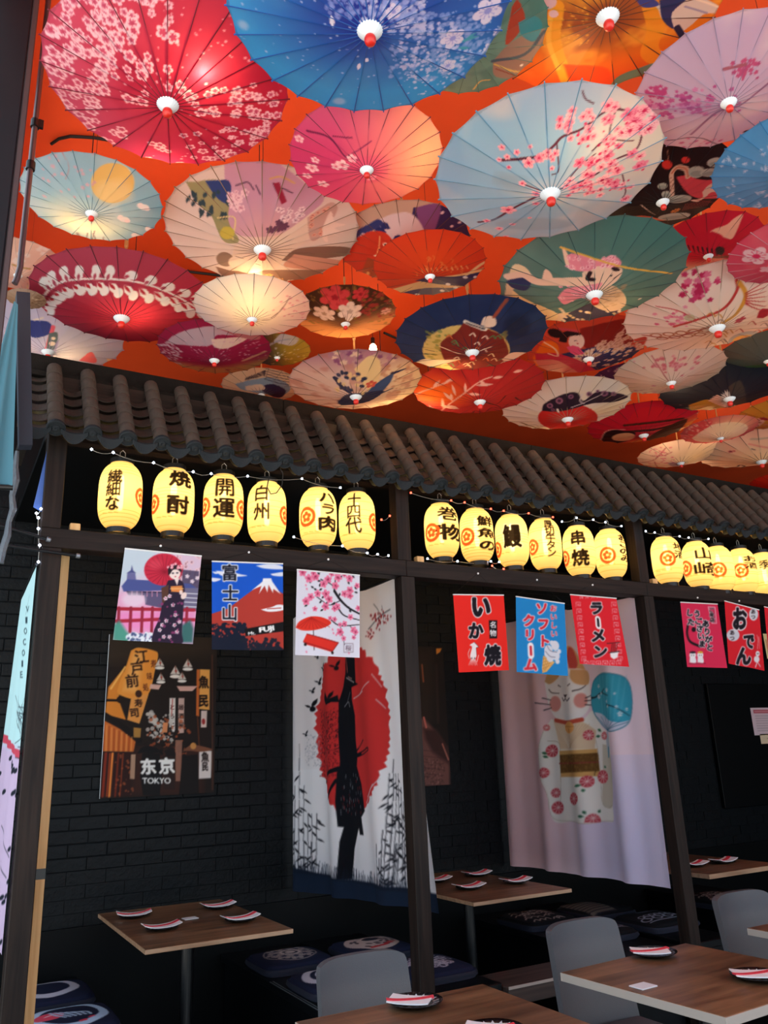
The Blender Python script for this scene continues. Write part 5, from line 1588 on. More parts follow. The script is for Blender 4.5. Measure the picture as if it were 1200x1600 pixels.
# rolled teal awning cloth
sh = Sheet(at(22, 470, 'Y', -.42), at(28, 476, 'Y', -.42), at(19, 760, 'Y', -.42), at(-60, 755, 'Y', -.42), '#3f6f80', res=3)
aw = empty('awning_cloth', at(0, 757, 'Y', -.42), label='hanging teal awning cloth at the left picture edge', cat='cloth')
org = np.array(aw.location)
link('cloth', sh.mesh('cloth', lambda S, T: .012 * np.sin(S * 14) * (1 - T), org), M['teal'], aw)
MB().tube([at(-60, 758, 'Y', -.42) - org, at(20, 762, 'Y', -.42) - org], .011, 10).build('hem_bar', M['black'], aw)
# light plastic strip in folds, blue cloth scrap, rods
rr = random.Random(2)
sp = [at(u, v, 'Y', -.2) for u, v in ((27, 705), (24, 730), (25, 750), (19, 775), (21, 795), (14, 815), (12, 835), (4, 860), (0, 880))]
o_ = sp[-1]
ps = empty('plastic_strip', o_, label='crumpled pale plastic strip hanging left of the end post', cat='strip')
MB().tube([q - o_ for q in sp], [.008, .013, .016, .012, .015, .011, .015, .016, .015], 7).build('strip', M['plastic'], ps)
tri = [at(u, v, 'Y', .03) for u, v in ((77, 688), (52, 792), (69, 802))]
bc = MB().add([q - tri[2] for q in tri] + [q - tri[2] + [0, .004, 0] for q in tri], [(0, 1, 2), (5, 4, 3), (0, 3, 4, 1), (1, 4, 5, 2), (2, 5, 3, 0)]).build('cloth_scrap', M['bluecloth']); bc.location = tri[2]
tag(bc, 'blue triangle of cloth left of the end post under the eave', 'cloth')
for a, b, lab in (((-30, 812), (72, 842), 'upper dark awning rod crossing the left end post'), ((-30, 846), (118, 868), 'lower dark awning rod with a metal end clamp')):
    A, B = at(*a, 'Y', -.035), at(*b, 'Y', -.03)
    rt = empty('awning_rod', A, label=lab, cat='rod', group='awning rods')
    MB().tube([(0, 0, 0), B - A], .0075, 10).build('rod', M['frame'], rt)
    MB().lathe([(.004, 0), (.011, .003), (.011, .018), (.004, .022)], 14, axis=tuple(B - A), org=tuple(B - A)).build('end_clamp', M['steel'], rt)
# ------------------------------------------------------------------ paper umbrellas hung upside down under the ceiling
RIGHT = np.array([CAM_R[0], CAM_R[1]]); RIGHT /= np.linalg.norm(RIGHT)
NEAR = -np.array([CAM_F[0], CAM_F[1]]); NEAR /= np.linalg.norm(NEAR)
DEPTH = .27                      # depth of the cone in radii
cap_u = seed_of(MB().lathe([(.085, .035), (.092, .022), (.08, .004), (.066, -.012), (.045, -.028), (.032, -.034)], 20, cap=True), 'hub_cap', M['cap'])
tip_u = seed_of(MB().lathe([(.034, -.030), (.041, -.046), (.041, -.070), (.034, -.090), (.017, -.100), (.001, -.102)], 14, cap=False), 'hub_tip', M['tip'], True)
pole_u = seed_of(MB().lathe([(.016, .0), (.016, .95), (.024, .96), (.024, 1.06), (.010, 1.08)], 10), 'handle', M['pole'])
rib_cache, rib_mats = {}, {}


def rib_mesh(col):
    if col in rib_cache: return rib_cache[col]
    m = mat('rib_' + col.lstrip('#'), col, .6)
    w = .0042; L = 1.012
    vs = []
    for t, ww in ((.07, w * .8), (1.0, w), (L, w * 1.2)):
        z = DEPTH * min(t, 1.0) ** 1.06
        vs += [(t, -ww, z - .0035), (t, ww, z - .0035), (t, ww, z + .006), (t, -ww, z + .006)]
    fs = [(0, 1, 2, 3)[::-1], (8, 9, 10, 11)]
    for i in (0, 4):
        for k in range(4): fs.append((i + k, i + (k + 1) % 4, i + 4 + (k + 1) % 4, i + 4 + k))
    rib_cache[col] = seed_of(MB().add(vs, fs), 'rib', m)
    return rib_cache[col]


UMB, PLACED = [], []
def umb(label, hub, a, level, base, paint, ribs='#3a2a30', n=22, seed=1, rot=0.0):
    UMB.append((label, hub, a, level, base, paint, ribs, n, seed, rot))


def build_umbrella(label, hub, a, level, base, paint, ribs, n, seed, rot):
    z_rim = 3.30 + .058 * level
    R = .35
    for _ in range(5):
        zh = z_rim - DEPTH * R; p = at(hub[0], hub[1], 'Z', zh); R = a / pxm((p[0], p[1], z_rim))
    root = empty('paper_umbrella', (p[0], p[1], zh), label=label, cat='umbrella', group='paper umbrellas hung under the ceiling')
    root.scale = (R, R, R)
    hx = np.array([p[0], p[1]])
    PLACED.append((hx, zh, R))

    def P(u, v):
        d = CAM_F + CAM_R * (u - 600) / CAM_PX + CAM_U * (800 - v) / CAM_PX        # sight line meets the cone
        o = CAM_C - np.array([hx[0], hx[1], zh]); k2 = DEPTH ** 2
        A = d[2] ** 2 - k2 * (d[0] ** 2 + d[1] ** 2); B = o[2] * d[2] - k2 * (o[0] * d[0] + o[1] * d[1]); C = o[2] ** 2 - k2 * (o[0] ** 2 + o[1] ** 2)
        D = B * B - A * C
        t = [q for q in ((-B - math.sqrt(D)) / A, (-B + math.sqrt(D)) / A) if q > 0 and o[2] + q * d[2] > -1e-6] if D > 0 else []
        t = min(t) if t else (DEPTH * R - o[2]) / d[2]
        q = (o + d * t)[:2] / R; r_ = float(np.hypot(*q))
        if r_ > 1.6: q *= 1.6 / r_
        return float(q @ RIGHT), float(q @ NEAR)
    nc = int(min(430, max(60, 2 * a * 1.05)))
    c = Cv(nc, nc, base, (-1.02, 1.02, -1.02, 1.02), P, 1.0 / a, seed)
    c.hub = hub; c.ra = a
    if paint: paint(c)
    # darker bound edge of the paper
    rad = np.hypot(c.X, c.Y)
    c.fill((rad > .975) * 1.0, c.a.mean((0, 1)) * .7, .45)
    sub = max(3, int(round(2 * math.pi * a / n / 2.3))); ns = n * sub
    m = max(8, int(a / 2.0))
    th = np.arange(ns) / ns * 2 * math.pi + rot
    fr = (np.arange(ns) % sub) / sub - .0
    ph = (fr - .5) * 2 * math.pi / n
    polyf = math.cos(math.pi / n) / np.cos(ph)
    t = np.linspace(.05, 1, m)
    sag = (1 - (2 * np.abs(fr - .5)) ** 2)
    Rr = t[:, None] * (polyf[None] - .012 * sag[None] * t[:, None] ** 3)
    X = Rr * np.cos(th)[None]; Y = Rr * np.sin(th)[None]; Z = np.repeat((DEPTH * t ** 1.06)[:, None], ns, 1) + .004 * sag[None] * t[:, None]
    cx = X * RIGHT[0] + Y * RIGHT[1]; cy = X * NEAR[0] + Y * NEAR[1]
    cols = c.at(cx, cy)
    V = np.stack([X, Y, Z], -1)
    link('canopy', grid_mesh('canopy', V, ns, m, cols, wrap=True), M['paper'], root)
    rm = rib_mesh(ribs)
    for k in range(n):
        inst('rib', rm, root, rz=rot + 2 * math.pi * k / n)
    cp = inst('hub_cap', cap_u, root)
    inst('hub_tip', tip_u, cp)
    inst('handle', pole_u, root)
    top = (CEIL - zh) / R
    MB().tube([(0, 0, 1.07), (0, 0, top)], .004, 5).build('hanging_line', M['cord'], root)


def Z1(c): return c.crop(0, 0, 2)
def Z2(c): return c.crop(600, 0, 2)
def Z3(c): return c.crop(0, 200, 3)
def Z4(c): return c.crop(240, 230, 3)
def Z5(c): return c.crop(520, 330, 3.3333)
def Z6(c): return c.crop(780, 300, 2.857)
def Z7(c): return c.crop(780, 500, 2.857)
def Z8(c): return c.crop(980, 580, 5.4545)
def Z9(c): return c.crop(980, 230, 5.4545)


def p_red(c):
    c.fill(np.clip(-c.X * .8 + .1, 0, 1), '#c4688a', .75); c.fill(np.clip(c.Y * .9 - .05, 0, 1), '#c85064', .6); c.fill(np.clip(-c.Y - .35, 0, 1) * 1.5, '#b0184e', .8)
    c.wash('#8e1030', 2.5, 3, .5, .8, .5)
    Z1(c)
    F, H = '#ecc3cf', '#b8405e'
    c.scatter(95, (150, 330, 90, 520), 19, F, H, hollow='#c05a7a'); c.scatter(70, (180, 420, -60, 240), 18, F, H, hollow='#c05a7a'); c.scatter(80, (330, 880, 400, 575), 19, F, H, hollow='#b83a5c')
    c.scatter(34, (560, 900, 260, 420), 18, F, H, hollow='#b83a5c'); c.scatter(14, (400, 560, 60, 320), 18, F, H, hollow='#b83a5c'); c.scatter(14, (420, 560, -150, 80), 17, F, H)
    c.scatter(30, (640, 900, 280, 560), 15, F, H); c.dots(240, (160, 900, -60, 570), 3.5, '#e9b8c2', .8)


def p_blue(c):
    c.fill(np.clip(1.15 - np.hypot(c.X * .9, c.Y - .12) * 1.35, 0, 1), '#1c2f92', .95); c.fill(np.clip(c.X * 1.1 + c.Y * .6 - .1, 0, 1), '#24409c', .8); c.wash('#4fa8d8', 2.5, 7, .55, .8, .3)
    c.crop(0, 0, 2)
    c.dots(200, (740, 1560, -120, 400), 3.5, '#a9c9f0', .8)
    for x, y, x2, y2, w in ((1035, 45, 1040, 85, 16), (1150, 180, 1142, 192, 14), (1125, 195, 1118, 218, 12), (1090, 370, 1150, 350, 14)): c.leafp(x, y, x2, y2, w, '#d5e6f8')
    for x, y, r in ((1060, 318, 22), (760, 80, 16), (1080, 412, 26)): c.ell(x, y, r, col='#9cc6e6', al=.7, soft=14)
    c.scatter(120, (1130, 1330, 0, 100), 8, '#b9cdf2', al=.9)
    Z2(c)
    c.dots(420, (20, 330, 40, 250), 8, '#8fb0ea', .6); c.dots(260, (-180, 120, -60, 60), 7, '#7f9fe4', .6); c.scatter(90, (40, 240, 70, 240), 9, '#b6caf4', al=.9); c.dots(120, (60, 360, 150, 300), 5, '#c3d4f6', .9)
    for x, y, r in ((325, 35, 50), (215, 120, 42), (200, 205, 30), (330, 150, 22), (30, 35, 26), (358, 100, 20)): c.flower(x, y, r, '#d5daf4', '#8b9ae0', 5)
    for x, y, x2, y2 in ((240, 130, 300, 112), (245, 135, 290, 100), (230, 150, 270, 150)): c.leafp(x, y, x2, y2, 9, '#3f9fb8')


def p_pink(c):
    c.fill(np.clip(c.X * .9 + .35, 0, 1), '#f0a27c', .9); c.fill(np.clip(-c.Y * .9 - .1, 0, 1) * np.clip(.6 - c.X, 0, 1), '#e8506c', .7); c.fill(np.clip(c.Y - .2, 0, 1) * np.clip(.7 - c.X, 0, 1), '#c87aa0', .7)
    Z1(c); c.line([(960, 410), (1030, 430), (1080, 490), (1120, 500)], 7, '#5c1e48', w2=4); c.line([(1040, 425), (1100, 430)], 4, '#5c1e48'); c.line([(1080, 490), (1160, 440)], 4, '#7c2858')
    for x, y, r in ((935, 435, 15), (975, 525, 22), (960, 550, 16), (1010, 575, 20), (1070, 515, 22), (1100, 495, 16), (1050, 520, 16), (985, 500, 14), (1160, 555, 18)): c.flower(x, y, r, '#f4d3dc', '#d2587e')
    c.ell(1150, 530, 60, 40, 0, '#d83a78', .5, soft=50)


def p_cherry(c):
    c.wash('#b9c6cc', 2, 5, .42, .7, .9); c.fill(np.clip(c.X * .9 + c.Y * .3 - .25, 0, 1), '#e2d3b8', .9); c.fill(np.clip(-c.Y - .3, 0, 1), '#9fc0d0', .8); c.fill(np.clip(c.Y - .55, 0, 1) * 2, '#b5a9c4', .4)
    Z2(c); BR = '#4a2034'
    c.ell(400, 570, 60, 26, .3, '#7f9fb4', .6, soft=40); c.ell(690, 690, 90, 60, .2, '#8fa8b8', .5, soft=40); c.ell(470, 700, 120, 20, 0, '#7fa0b6', .5, soft=20)
    c.line([(365, 500), (420, 496), (490, 485), (530, 455), (560, 425), (620, 402), (690, 350), (760, 345), (830, 352)], 10, BR, w2=5); c.line([(295, 695), (345, 685), (400, 652), (480, 612), (520, 600), (600, 572), (660, 545), (720, 500), (790, 465), (812, 400), (835, 360)], 9, BR, w2=6)
    c.line([(540, 450), (545, 530), (525, 545)], 4, BR); c.line([(740, 345), (730, 335), (705, 410), (720, 450)], 4, BR); c.line([(520, 605), (450, 580), (430, 570)], 4, BR); c.line([(620, 285), (630, 310), (655, 325)], 4, BR); c.line([(745, 545), (755, 600), (740, 625)], 4, BR); c.line([(560, 580), (610, 520), (660, 480)], 4, BR); c.line([(780, 440), (690, 440), (650, 470)], 4, BR)
    rr = c.rng
    def cl(n, x0, x1, y0, y1, r):
        for _ in range(n): c.flower(rr.uniform(x0, x1), rr.uniform(y0, y1), r * rr.uniform(.6, 1.15), rr.choice(('#e4a3b8', '#dc7fa0', '#eab8c6')), '#b81a4c')
    cl(26, 545, 730, 335, 440, 18); cl(14, 740, 850, 345, 420, 24); cl(30, 610, 810, 470, 590, 22); cl(16, 560, 690, 560, 630, 16); cl(8, 460, 530, 460, 500, 14); cl(6, 700, 740, 430, 460, 14)
    for x, y, r in ((452, 508, 20), (368, 460, 12), (385, 490, 11), (415, 475, 11), (360, 498, 9), (390, 522, 9), (457, 457, 8), (388, 655, 28), (322, 690, 14), (360, 715, 15), (402, 700, 12), (380, 742, 14), (475, 605, 16), (475, 635, 14), (432, 572, 13), (455, 680, 8), (420, 765, 12), (755, 622, 22), (800, 625, 14), (700, 330, 22), (525, 525, 9), (510, 475, 14), (535, 478, 14)): c.flower(x, y, r, '#e7a9bc', '#c01c50')
    c.dots(40, (600, 820, 380, 600), 4, '#c81c50')


def p_bird(c):
    c.fill(np.clip(1.15 - np.hypot(c.X + .05, c.Y) * 1.7, 0, 1) * 1.2, '#8c4e2a', .95); c.wash('#f0b23c', 4, 5, .52, .68, .7)
    c.fill(np.clip(-c.Y * 1.6 - .55, 0, 1), '#e0481c', .9)
    Z2(c)
    c.line([(540, 20), (530, 120), (560, 220), (590, 300)], 44, '#e8a62c'); c.line([(520, 40), (515, 130), (545, 215)], 16, '#f6c850', .7); c.line([(830, -20), (850, 80), (830, 160), (880, 200)], 60, '#e9a226', .8); c.line([(1100, -20), (1080, 60)], 40, '#f0b838', .8)
    c.poly([(560, 200), (700, 215), (690, 290), (600, 285)], '#e24a1c', smooth=True, soft=10)
    c.poly([(700, 280), (740, 235), (880, 195), (850, 280), (800, 320), (720, 310)], '#5c8a74', smooth=True)
    for k in range(4): c.ring(760 + k * 22, 280 - k * 12, 14 + k * 3, 3, '#c9b04a')
    c.poly([(790, -10), (860, 10), (960, -20), (1070, 40), (1000, 45), (960, 80), (920, 100), (870, 60), (850, 20)], '#c9cbb8', smooth=True)
    c.poly([(860, 0), (960, -20), (900, 40), (905, 90), (870, 60)], '#26345e', smooth=True); c.poly([(780, -10), (830, -10), (860, 14), (810, 22)], '#33478a', smooth=True); c.line([(915, 85), (950, 140)], 20, '#1c2440'); c.line([(960, -10), (1060, 30)], 6, '#e9e2c0'); c.line([(940, 20), (1010, 42)], 6, '#8a93a8')
    c.ell(500, 5, 40, 24, 0, '#cfc0c4'); c.ell(530, 42, 14, col='#d8cace'); c.dots(40, (550, 640, 20, 140), 4, '#e8b23c', .8)


def p_sea(c):
    c.wash('#3f7068', 3, 3, .45, .65, .6); Z2(c)
    c.poly([(340, 190), (400, 130), (500, 90), (520, 170), (440, 240), (350, 240)], '#8e7364', smooth=True); c.poly([(400, 20), (420, 0), (440, 70), (380, 140)], '#a8402c', smooth=True); c.poly([(420, 70), (470, 50), (495, 80), (470, 130), (430, 110)], '#2f8a94', smooth=True)
    c.line([(500, 100), (440, 170), (340, 190)], 14, '#3d4f5c'); c.line([(345, 200), (420, 225), (500, 205)], 6, '#d5b45c'); c.line([(350, 215), (420, 240)], 4, '#7a3424'); c.ell(430, 205, 6, col='#e8e0d0')
    c.leafp(320, 300, 385, 325, 24, '#c2503a'); c.leafp(345, 290, 350, 345, 14, '#c2503a'); c.line([(280, 280), (300, 255), (330, 250)], 5, '#d5b45c')


def p_lilac(c):
    c.fill(np.clip(c.Y * .8 + .2, 0, 1), '#b3a2c6', .8); c.wash('#d3c6cc', 2.4, 4, .45, .7, .7); c.fill(np.clip(-c.Y - .2, 0, 1), '#c0a8b4', .7)
    Z2(c); rr = c.rng
    for _ in range(90): x = rr.uniform(815, 1110); c.flower(x, 330 + (x - 900) * -.05 + rr.gauss(0, 20), rr.uniform(4, 12), rr.choice(('#b85a94', '#c983b0', '#a84a88')))
    for _ in range(40): c.flower(rr.gauss(850, 22), rr.gauss(292, 12), rr.uniform(4, 9), '#b3457e')
    for _ in range(60): c.flower(rr.gauss(1020, 60), rr.gauss(462, 14), rr.uniform(4, 10), rr.choice(('#b35c84', '#c98aa4')))
    for _ in range(36): c.flower(rr.gauss(1135, 22), rr.gauss(215, 18), rr.uniform(4, 9), '#b3507c')
    c.line([(960, 420), (1040, 350), (1110, 330), (1200, 260)], 9, '#7c5478', .8); c.line([(885, 440), (980, 430), (1060, 460)], 4, '#3c2a3a'); c.line([(1062, 215), (1130, 200)], 10, '#9a5a6c')
    c.leafp(1120, 415, 1155, 408, 9, '#221c2c'); c.leafp(1130, 425, 1150, 410, 8, '#221c2c'); c.leafp(1060, 452, 1080, 456, 7, '#221c2c'); c.ell(1000, 340, 120, 20, 0, '#8f78b0', .35, soft=30)


def p_sky(c):
    c.fill(np.clip(.8 - np.hypot(c.X, c.Y), 0, 1), '#6aaede', .5); c.wash('#3f80b4', 2, 2, .5, .7, .6); Z9(c); rr = c.rng
    for _ in range(70):
        x, y = rr.uniform(800, 1700), rr.uniform(-60, 600); r = rr.uniform(16, 40); b = rr.random() * 6.28
        for k in range(5): c.leafp(x, y, x + r * math.cos(b + k * .7), y + r * math.sin(b + k * .7), r * .22, '#c9d9ec', .9)


def p_crane(c):
    Z9(c)
    c.poly([(-200, 600), (100, 640), (330, 700), (380, 790), (-200, 900)], '#b8341e'); c.dots(40, (-60, 320, 640, 780), 14, '#7c1c16', .8)
    c.line([(-40, 600), (140, 590), (300, 620), (420, 590)], 34, '#c9694a'); c.ell(340, 148, 44, 38, 0, '#c83a34'); c.ell(498, 108, 36, 26, 0, '#c83a34'); c.line([(345, 30), (350, 110)], 4, '#c9b08a')
    c.poly([(415, 250), (520, 240), (620, 275), (800, 290), (860, 420), (700, 440), (560, 420), (480, 350)], '#bf4650', smooth=True); c.poly([(640, 380), (700, 320), (800, 285), (850, 300), (840, 380), (720, 385), (660, 430), (600, 465), (540, 450), (640, 430)], '#cdbfa8', smooth=True)
    c.line([(520, 250), (500, 185), (430, 170), (380, 220), (380, 300), (385, 420)], 42, '#cdb79c', w2=34); c.line([(520, 250), (500, 185), (430, 170), (380, 220)], 14, '#b06a4c')
    for k in range(9): c.ell(372 + (k % 2) * 18, 260 + k * 18, 8, col='#8a5a4c', al=.7)
    for x, y, rx, ry in ((590, 210, 72, 50), (700, 215, 80, 36), (440, 440, 110, 34), (400, 590, 140, 30), (60, 640, 70, 26), (300, 330, 44, 26), (760, 130, 80, 40), (330, 400, 40, 30)):
        c.ell(x, y, rx, ry, -.1, '#9fb3a4'); c.ell(x, y + ry * .3, rx * .75, ry * .5, -.1, '#7f958a')
    c.flower(410, 540, 44, '#c07a3a', '#8a4a20', 8)
    for k in range(14): x = 470 + k * 16; c.line([(x, 540 - k * 3), (x + 30, 480 - k * 2)], 5, '#a8423a', .9)
    c.line([(120, 490), (240, 575)], 12, '#d8cdb8', w2=4); c.line([(560, 440), (760, 480)], 6, '#7a2c28')


def p_redwhite(c):
    c.fill(np.clip(-c.Y * 1.4 - .15, 0, 1) * np.clip(.9 - c.X, 0, 1) * 1.6, '#cdb89c', .95); Z9(c)
    c.poly([(720, 715), (760, 690), (850, 660), (910, 610), (985, 570), (960, 650), (930, 720), (890, 780), (830, 770), (790, 740)], '#dcc0a4', smooth=True); c.line([(712, 718), (780, 690), (830, 720)], 10, '#dcc0a4')
    for k in range(9): c.line([(480 + k * 40, 830 + k * 6), (500 + k * 38, 880 + k * 8)], 14, '#2c1c24', w2=4)
    c.ell(790, 880, 40, 36, 0, '#1f2a2a'); c.line([(640, 1000), (600, 1080)], 8, '#8a4a30'); c.line([(700, 940), (900, 930)], 40, '#6a4a44', .8)


def p_crimson(c):
    c.wash('#d87884', 2, 3, .45, .7, .5); Z9(c); c.flower(1100, 930, 120, '#d9c3cc', '#c2305c', 5, rot=.3); c.flower(1200, 1040, 70, '#d9b8c4', None, 5); c.flower(1190, 560, 40, '#cf9aa8')


def p_moon(c):
    c.fill(np.clip(.75 - np.hypot(c.X + .25, c.Y + .35), 0, 1) * 1.4, '#eadfb4', .9); c.wash('#b5cdd2', 2, 6, .45, .7, .6); c.fill(np.clip(c.X - .35, 0, 1) * np.clip(.4 - c.Y, 0, 1) * 2, '#5f94ac', .7)  # creamy bulb glow at lower left is painted into the print
    Z1(c); c.ell(352, 572, 68, 62, 0, '#d9b868'); c.ell(352, 600, 62, 40, 0, '#e2cf9c', .5, soft=30)
    for x, y in ((450, 648), (475, 722), (432, 742), (388, 685)): c.ell(x, y, 16, 9, .1, '#dfe0e2'); c.ell(x - 12, y - 6, 10, 8, 0, '#e6dfe2'); c.ell(x + 10, y + 5, 9, 6, 0, '#e6d6da')
    for k in range(14): x = c.rng.uniform(230, 350); c.line([(x, 800), (x + c.rng.uniform(-25, 25), c.rng.uniform(720, 770))], 3, '#6a5a64')
    c.scatter(30, (230, 370, 745, 800), 5, '#d59ab0'); c.scatter(26, (130, 300, 480, 640), 6, '#cf9fb0', al=.8); c.line([(190, 470), (215, 520), (205, 560)], 2.5, '#a88a98'); c.line([(100, 660), (150, 750), (260, 800)], 10, '#c07f70', .35, soft=30)


def p_geisha(c):
    c.wash('#d9ccc2', 2, 4, .4, .7, .6); Z4(c)
    c.poly([(330, 70), (540, 60), (700, 160), (800, 240), (720, 320), (640, 380), (560, 415), (400, 410), (345, 330)], '#b993b0', smooth=True); c.fill(np.clip(1 - np.hypot((c.X - .15) * 2, (c.Y - .15) * 2), 0, 1), '#dba890', .5)
    c.poly([(150, 165), (350, 165), (350, 340), (400, 430), (370, 450), (320, 430), (270, 320), (215, 270)], '#8a9068', smooth=True)
    c.poly([(240, 160), (355, 160), (352, 260), (300, 240)], '#27407c', smooth=True)
    for _ in range(22): x, y = c.rng.uniform(170, 350), c.rng.uniform(180, 330); c.leafp(x, y, x + c.rng.uniform(-30, 30), y + c.rng.uniform(20, 46), 20, '#27424e')
    c.line([(300, 330), (380, 330), (370, 430)], 6, '#d8cf8a'); c.ell(345, 400, 34, 30, 0, '#b8b24c')
    c.scatter(26, (360, 440, 200, 300), 16, '#e6cbd6', '#a8688a'); c.scatter(20, (580, 700, 290, 350), 14, '#ead7dc', '#8a5a78')
    for p in ([(385, 180), (440, 165), (470, 200)], [(480, 180), (500, 220)], [(560, 170), (600, 255)], [(600, 190), (650, 215)]): c.line(p, 6, '#43304a')
    c.poly([(560, 170), (590, 165), (625, 255), (600, 268)], '#8c2440'); c.line([(545, 150), (600, 140), (660, 170)], 8, '#c9a86a'); c.scatter(8, (540, 620, 350, 390), 18, '#5a3a54')
    c.poly([(380, 460), (560, 430), (720, 330), (735, 410), (650, 490), (560, 570), (420, 590), (360, 560)], '#d8c8b8', smooth=True)
    c.poly([(720, 330), (830, 260), (860, 300), (780, 420), (735, 430)], '#b99a92', smooth=True); c.scatter(16, (735, 820, 270, 420), 14, '#d9a08a', '#7c3a4a')
    c.poly([(790, 380), (830, 300), (850, 350), (900, 365), (850, 380), (890, 400), (840, 400), (870, 420), (820, 405), (815, 445), (795, 430)], '#e6d6cc', smooth=True)
    c.poly([(600, 530), (660, 480), (760, 465), (900, 470), (960, 500), (830, 520), (700, 530)], '#6f5850', smooth=True); c.poly([(660, 500), (900, 540), (880, 580), (620, 560)], '#b98a7c', smooth=True)
    c.poly([(290, 560), (380, 580), (520, 575), (700, 575), (850, 580), (780, 630), (600, 640), (420, 620), (320, 600)], '#7c6458', smooth=True); c.ell(335, 525, 42, 34, .3, '#7a6a5e')
    c.ell(440, 545, 90, 44, .1, '#e2d3c2'); c.line([(480, 545), (500, 552)], 5, '#4a3430'); c.line([(385, 510), (420, 520)], 5, '#4a3430')
    for x, y in ((460, 595), (500, 600), (540, 600), (800, 590), (840, 575), (640, 630), (690, 640), (590, 620)): c.flower(x, y, 22, '#d9a860' if x < 600 else '#e2cbbc', '#b06a4c')


def p_laurel(c):
    c.fill(np.clip(.9 - np.hypot(c.X - .1, c.Y + .1) * 1.3, 0, 1), '#b01c30', .9); c.fill(np.clip(c.Y - .15, 0, 1), '#96506a', .7); c.fill(np.clip(-c.Y - .2, 0, 1) * np.clip(.5 - c.X, 0, 1) * 2, '#6a1430', .7); c.fill(np.clip(c.X - .5, 0, 1) * np.clip(.2 - c.Y, 0, 1) * 3, '#d02030', .6)  # red glow around the hub is painted in as colour
    Z3(c); WH = '#cfdde2'
    stem = [(195, 800), (240, 750), (300, 718), (420, 706), (560, 710), (680, 730), (800, 775), (900, 830), (990, 890)]
    c.line(stem, 11, WH, w2=9)
    up = [(205, 722, 238, 762), (240, 695, 262, 745), (298, 672, 318, 722), (372, 668, 366, 715), (452, 665, 440, 712), (518, 668, 500, 715), (620, 690, 580, 700), (712, 712, 675, 730), (795, 745, 750, 752), (870, 775, 830, 772), (935, 805, 890, 800)]
    lo = [(232, 865, 200, 855), (240, 835, 205, 825), (268, 808, 228, 800), (290, 790, 250, 775), (325, 775, 290, 750), (380, 762, 340, 738), (435, 762, 400, 728), (490, 762, 455, 722), (555, 772, 510, 725), (625, 785, 580, 735), (700, 798, 650, 748), (775, 812, 720, 765), (840, 840, 790, 790), (895, 868, 845, 815), (965, 895, 920, 848)]
    for L in (up, lo):
        for x, y, x2, y2 in L:
            c.ell(x, y, 25, 21, math.atan2(y - y2, x2 - x), WH); c.leafp(x, y, x2, y2, 40, WH); c.leafp(x + (x2 - x) * .3, y + (y2 - y) * .3, x2, y2, 15, '#94405a' if y < 760 else '#9a1c30')


def p_pale(c):
    c.fill(np.clip(.9 - np.hypot(c.X, c.Y - .1) * .9, 0, 1), '#f2dfb2', .9); c.fill(np.clip(c.X - .1, 0, 1) * 1.2, '#d9a498', .75); c.fill(np.clip(-c.X - .2, 0, 1) * np.clip(.4 - c.Y, 0, 1) * 1.6, '#a9adc0', .7)  # warm centre: glow of the bulb behind, painted into the paper
    Z4(c); c.line([(550, 800), (600, 760), (640, 700)], 4, '#5a3a34'); c.line([(510, 810), (560, 800), (610, 745)], 3, '#5a3a34'); c.scatter(30, (560, 720, 690, 800), 7, '#c9808a')


def p_peony(c):
    c.fill(np.clip(c.Y * 1.6 + .35, 0, 1) * 1.3, '#2c2018', .95); c.fill(np.clip(-c.Y * 1.2 - .25, 0, 1), '#e09450', .6); Z4(c)
    c.dots(160, (730, 1160, 640, 830), 8, '#7c6a2c', .7); c.dots(60, (960, 1140, 680, 800), 9, '#8a2a2c', .8)
    for x, y, r, col, ct in ((850, 705, 74, '#c04048', '#8c1c2c'), (920, 770, 60, '#dccfc4', '#a89a90'), (800, 780, 54, '#d9c5b4', '#a88a70'), (970, 690, 40, '#b83840', '#7c1824'), (1090, 770, 26, '#d3a89c', '#8a5a50')):
        c.flower(x, y, r, col, None, 6, rot=.4); c.flower(x, y, r * .7, ct, None, 6, rot=.9, al=.45); c.flower(x, y, r * .62, col, None, 6, rot=.2); c.flower(x, y, r * .25, ct, None, 5, rot=.2)


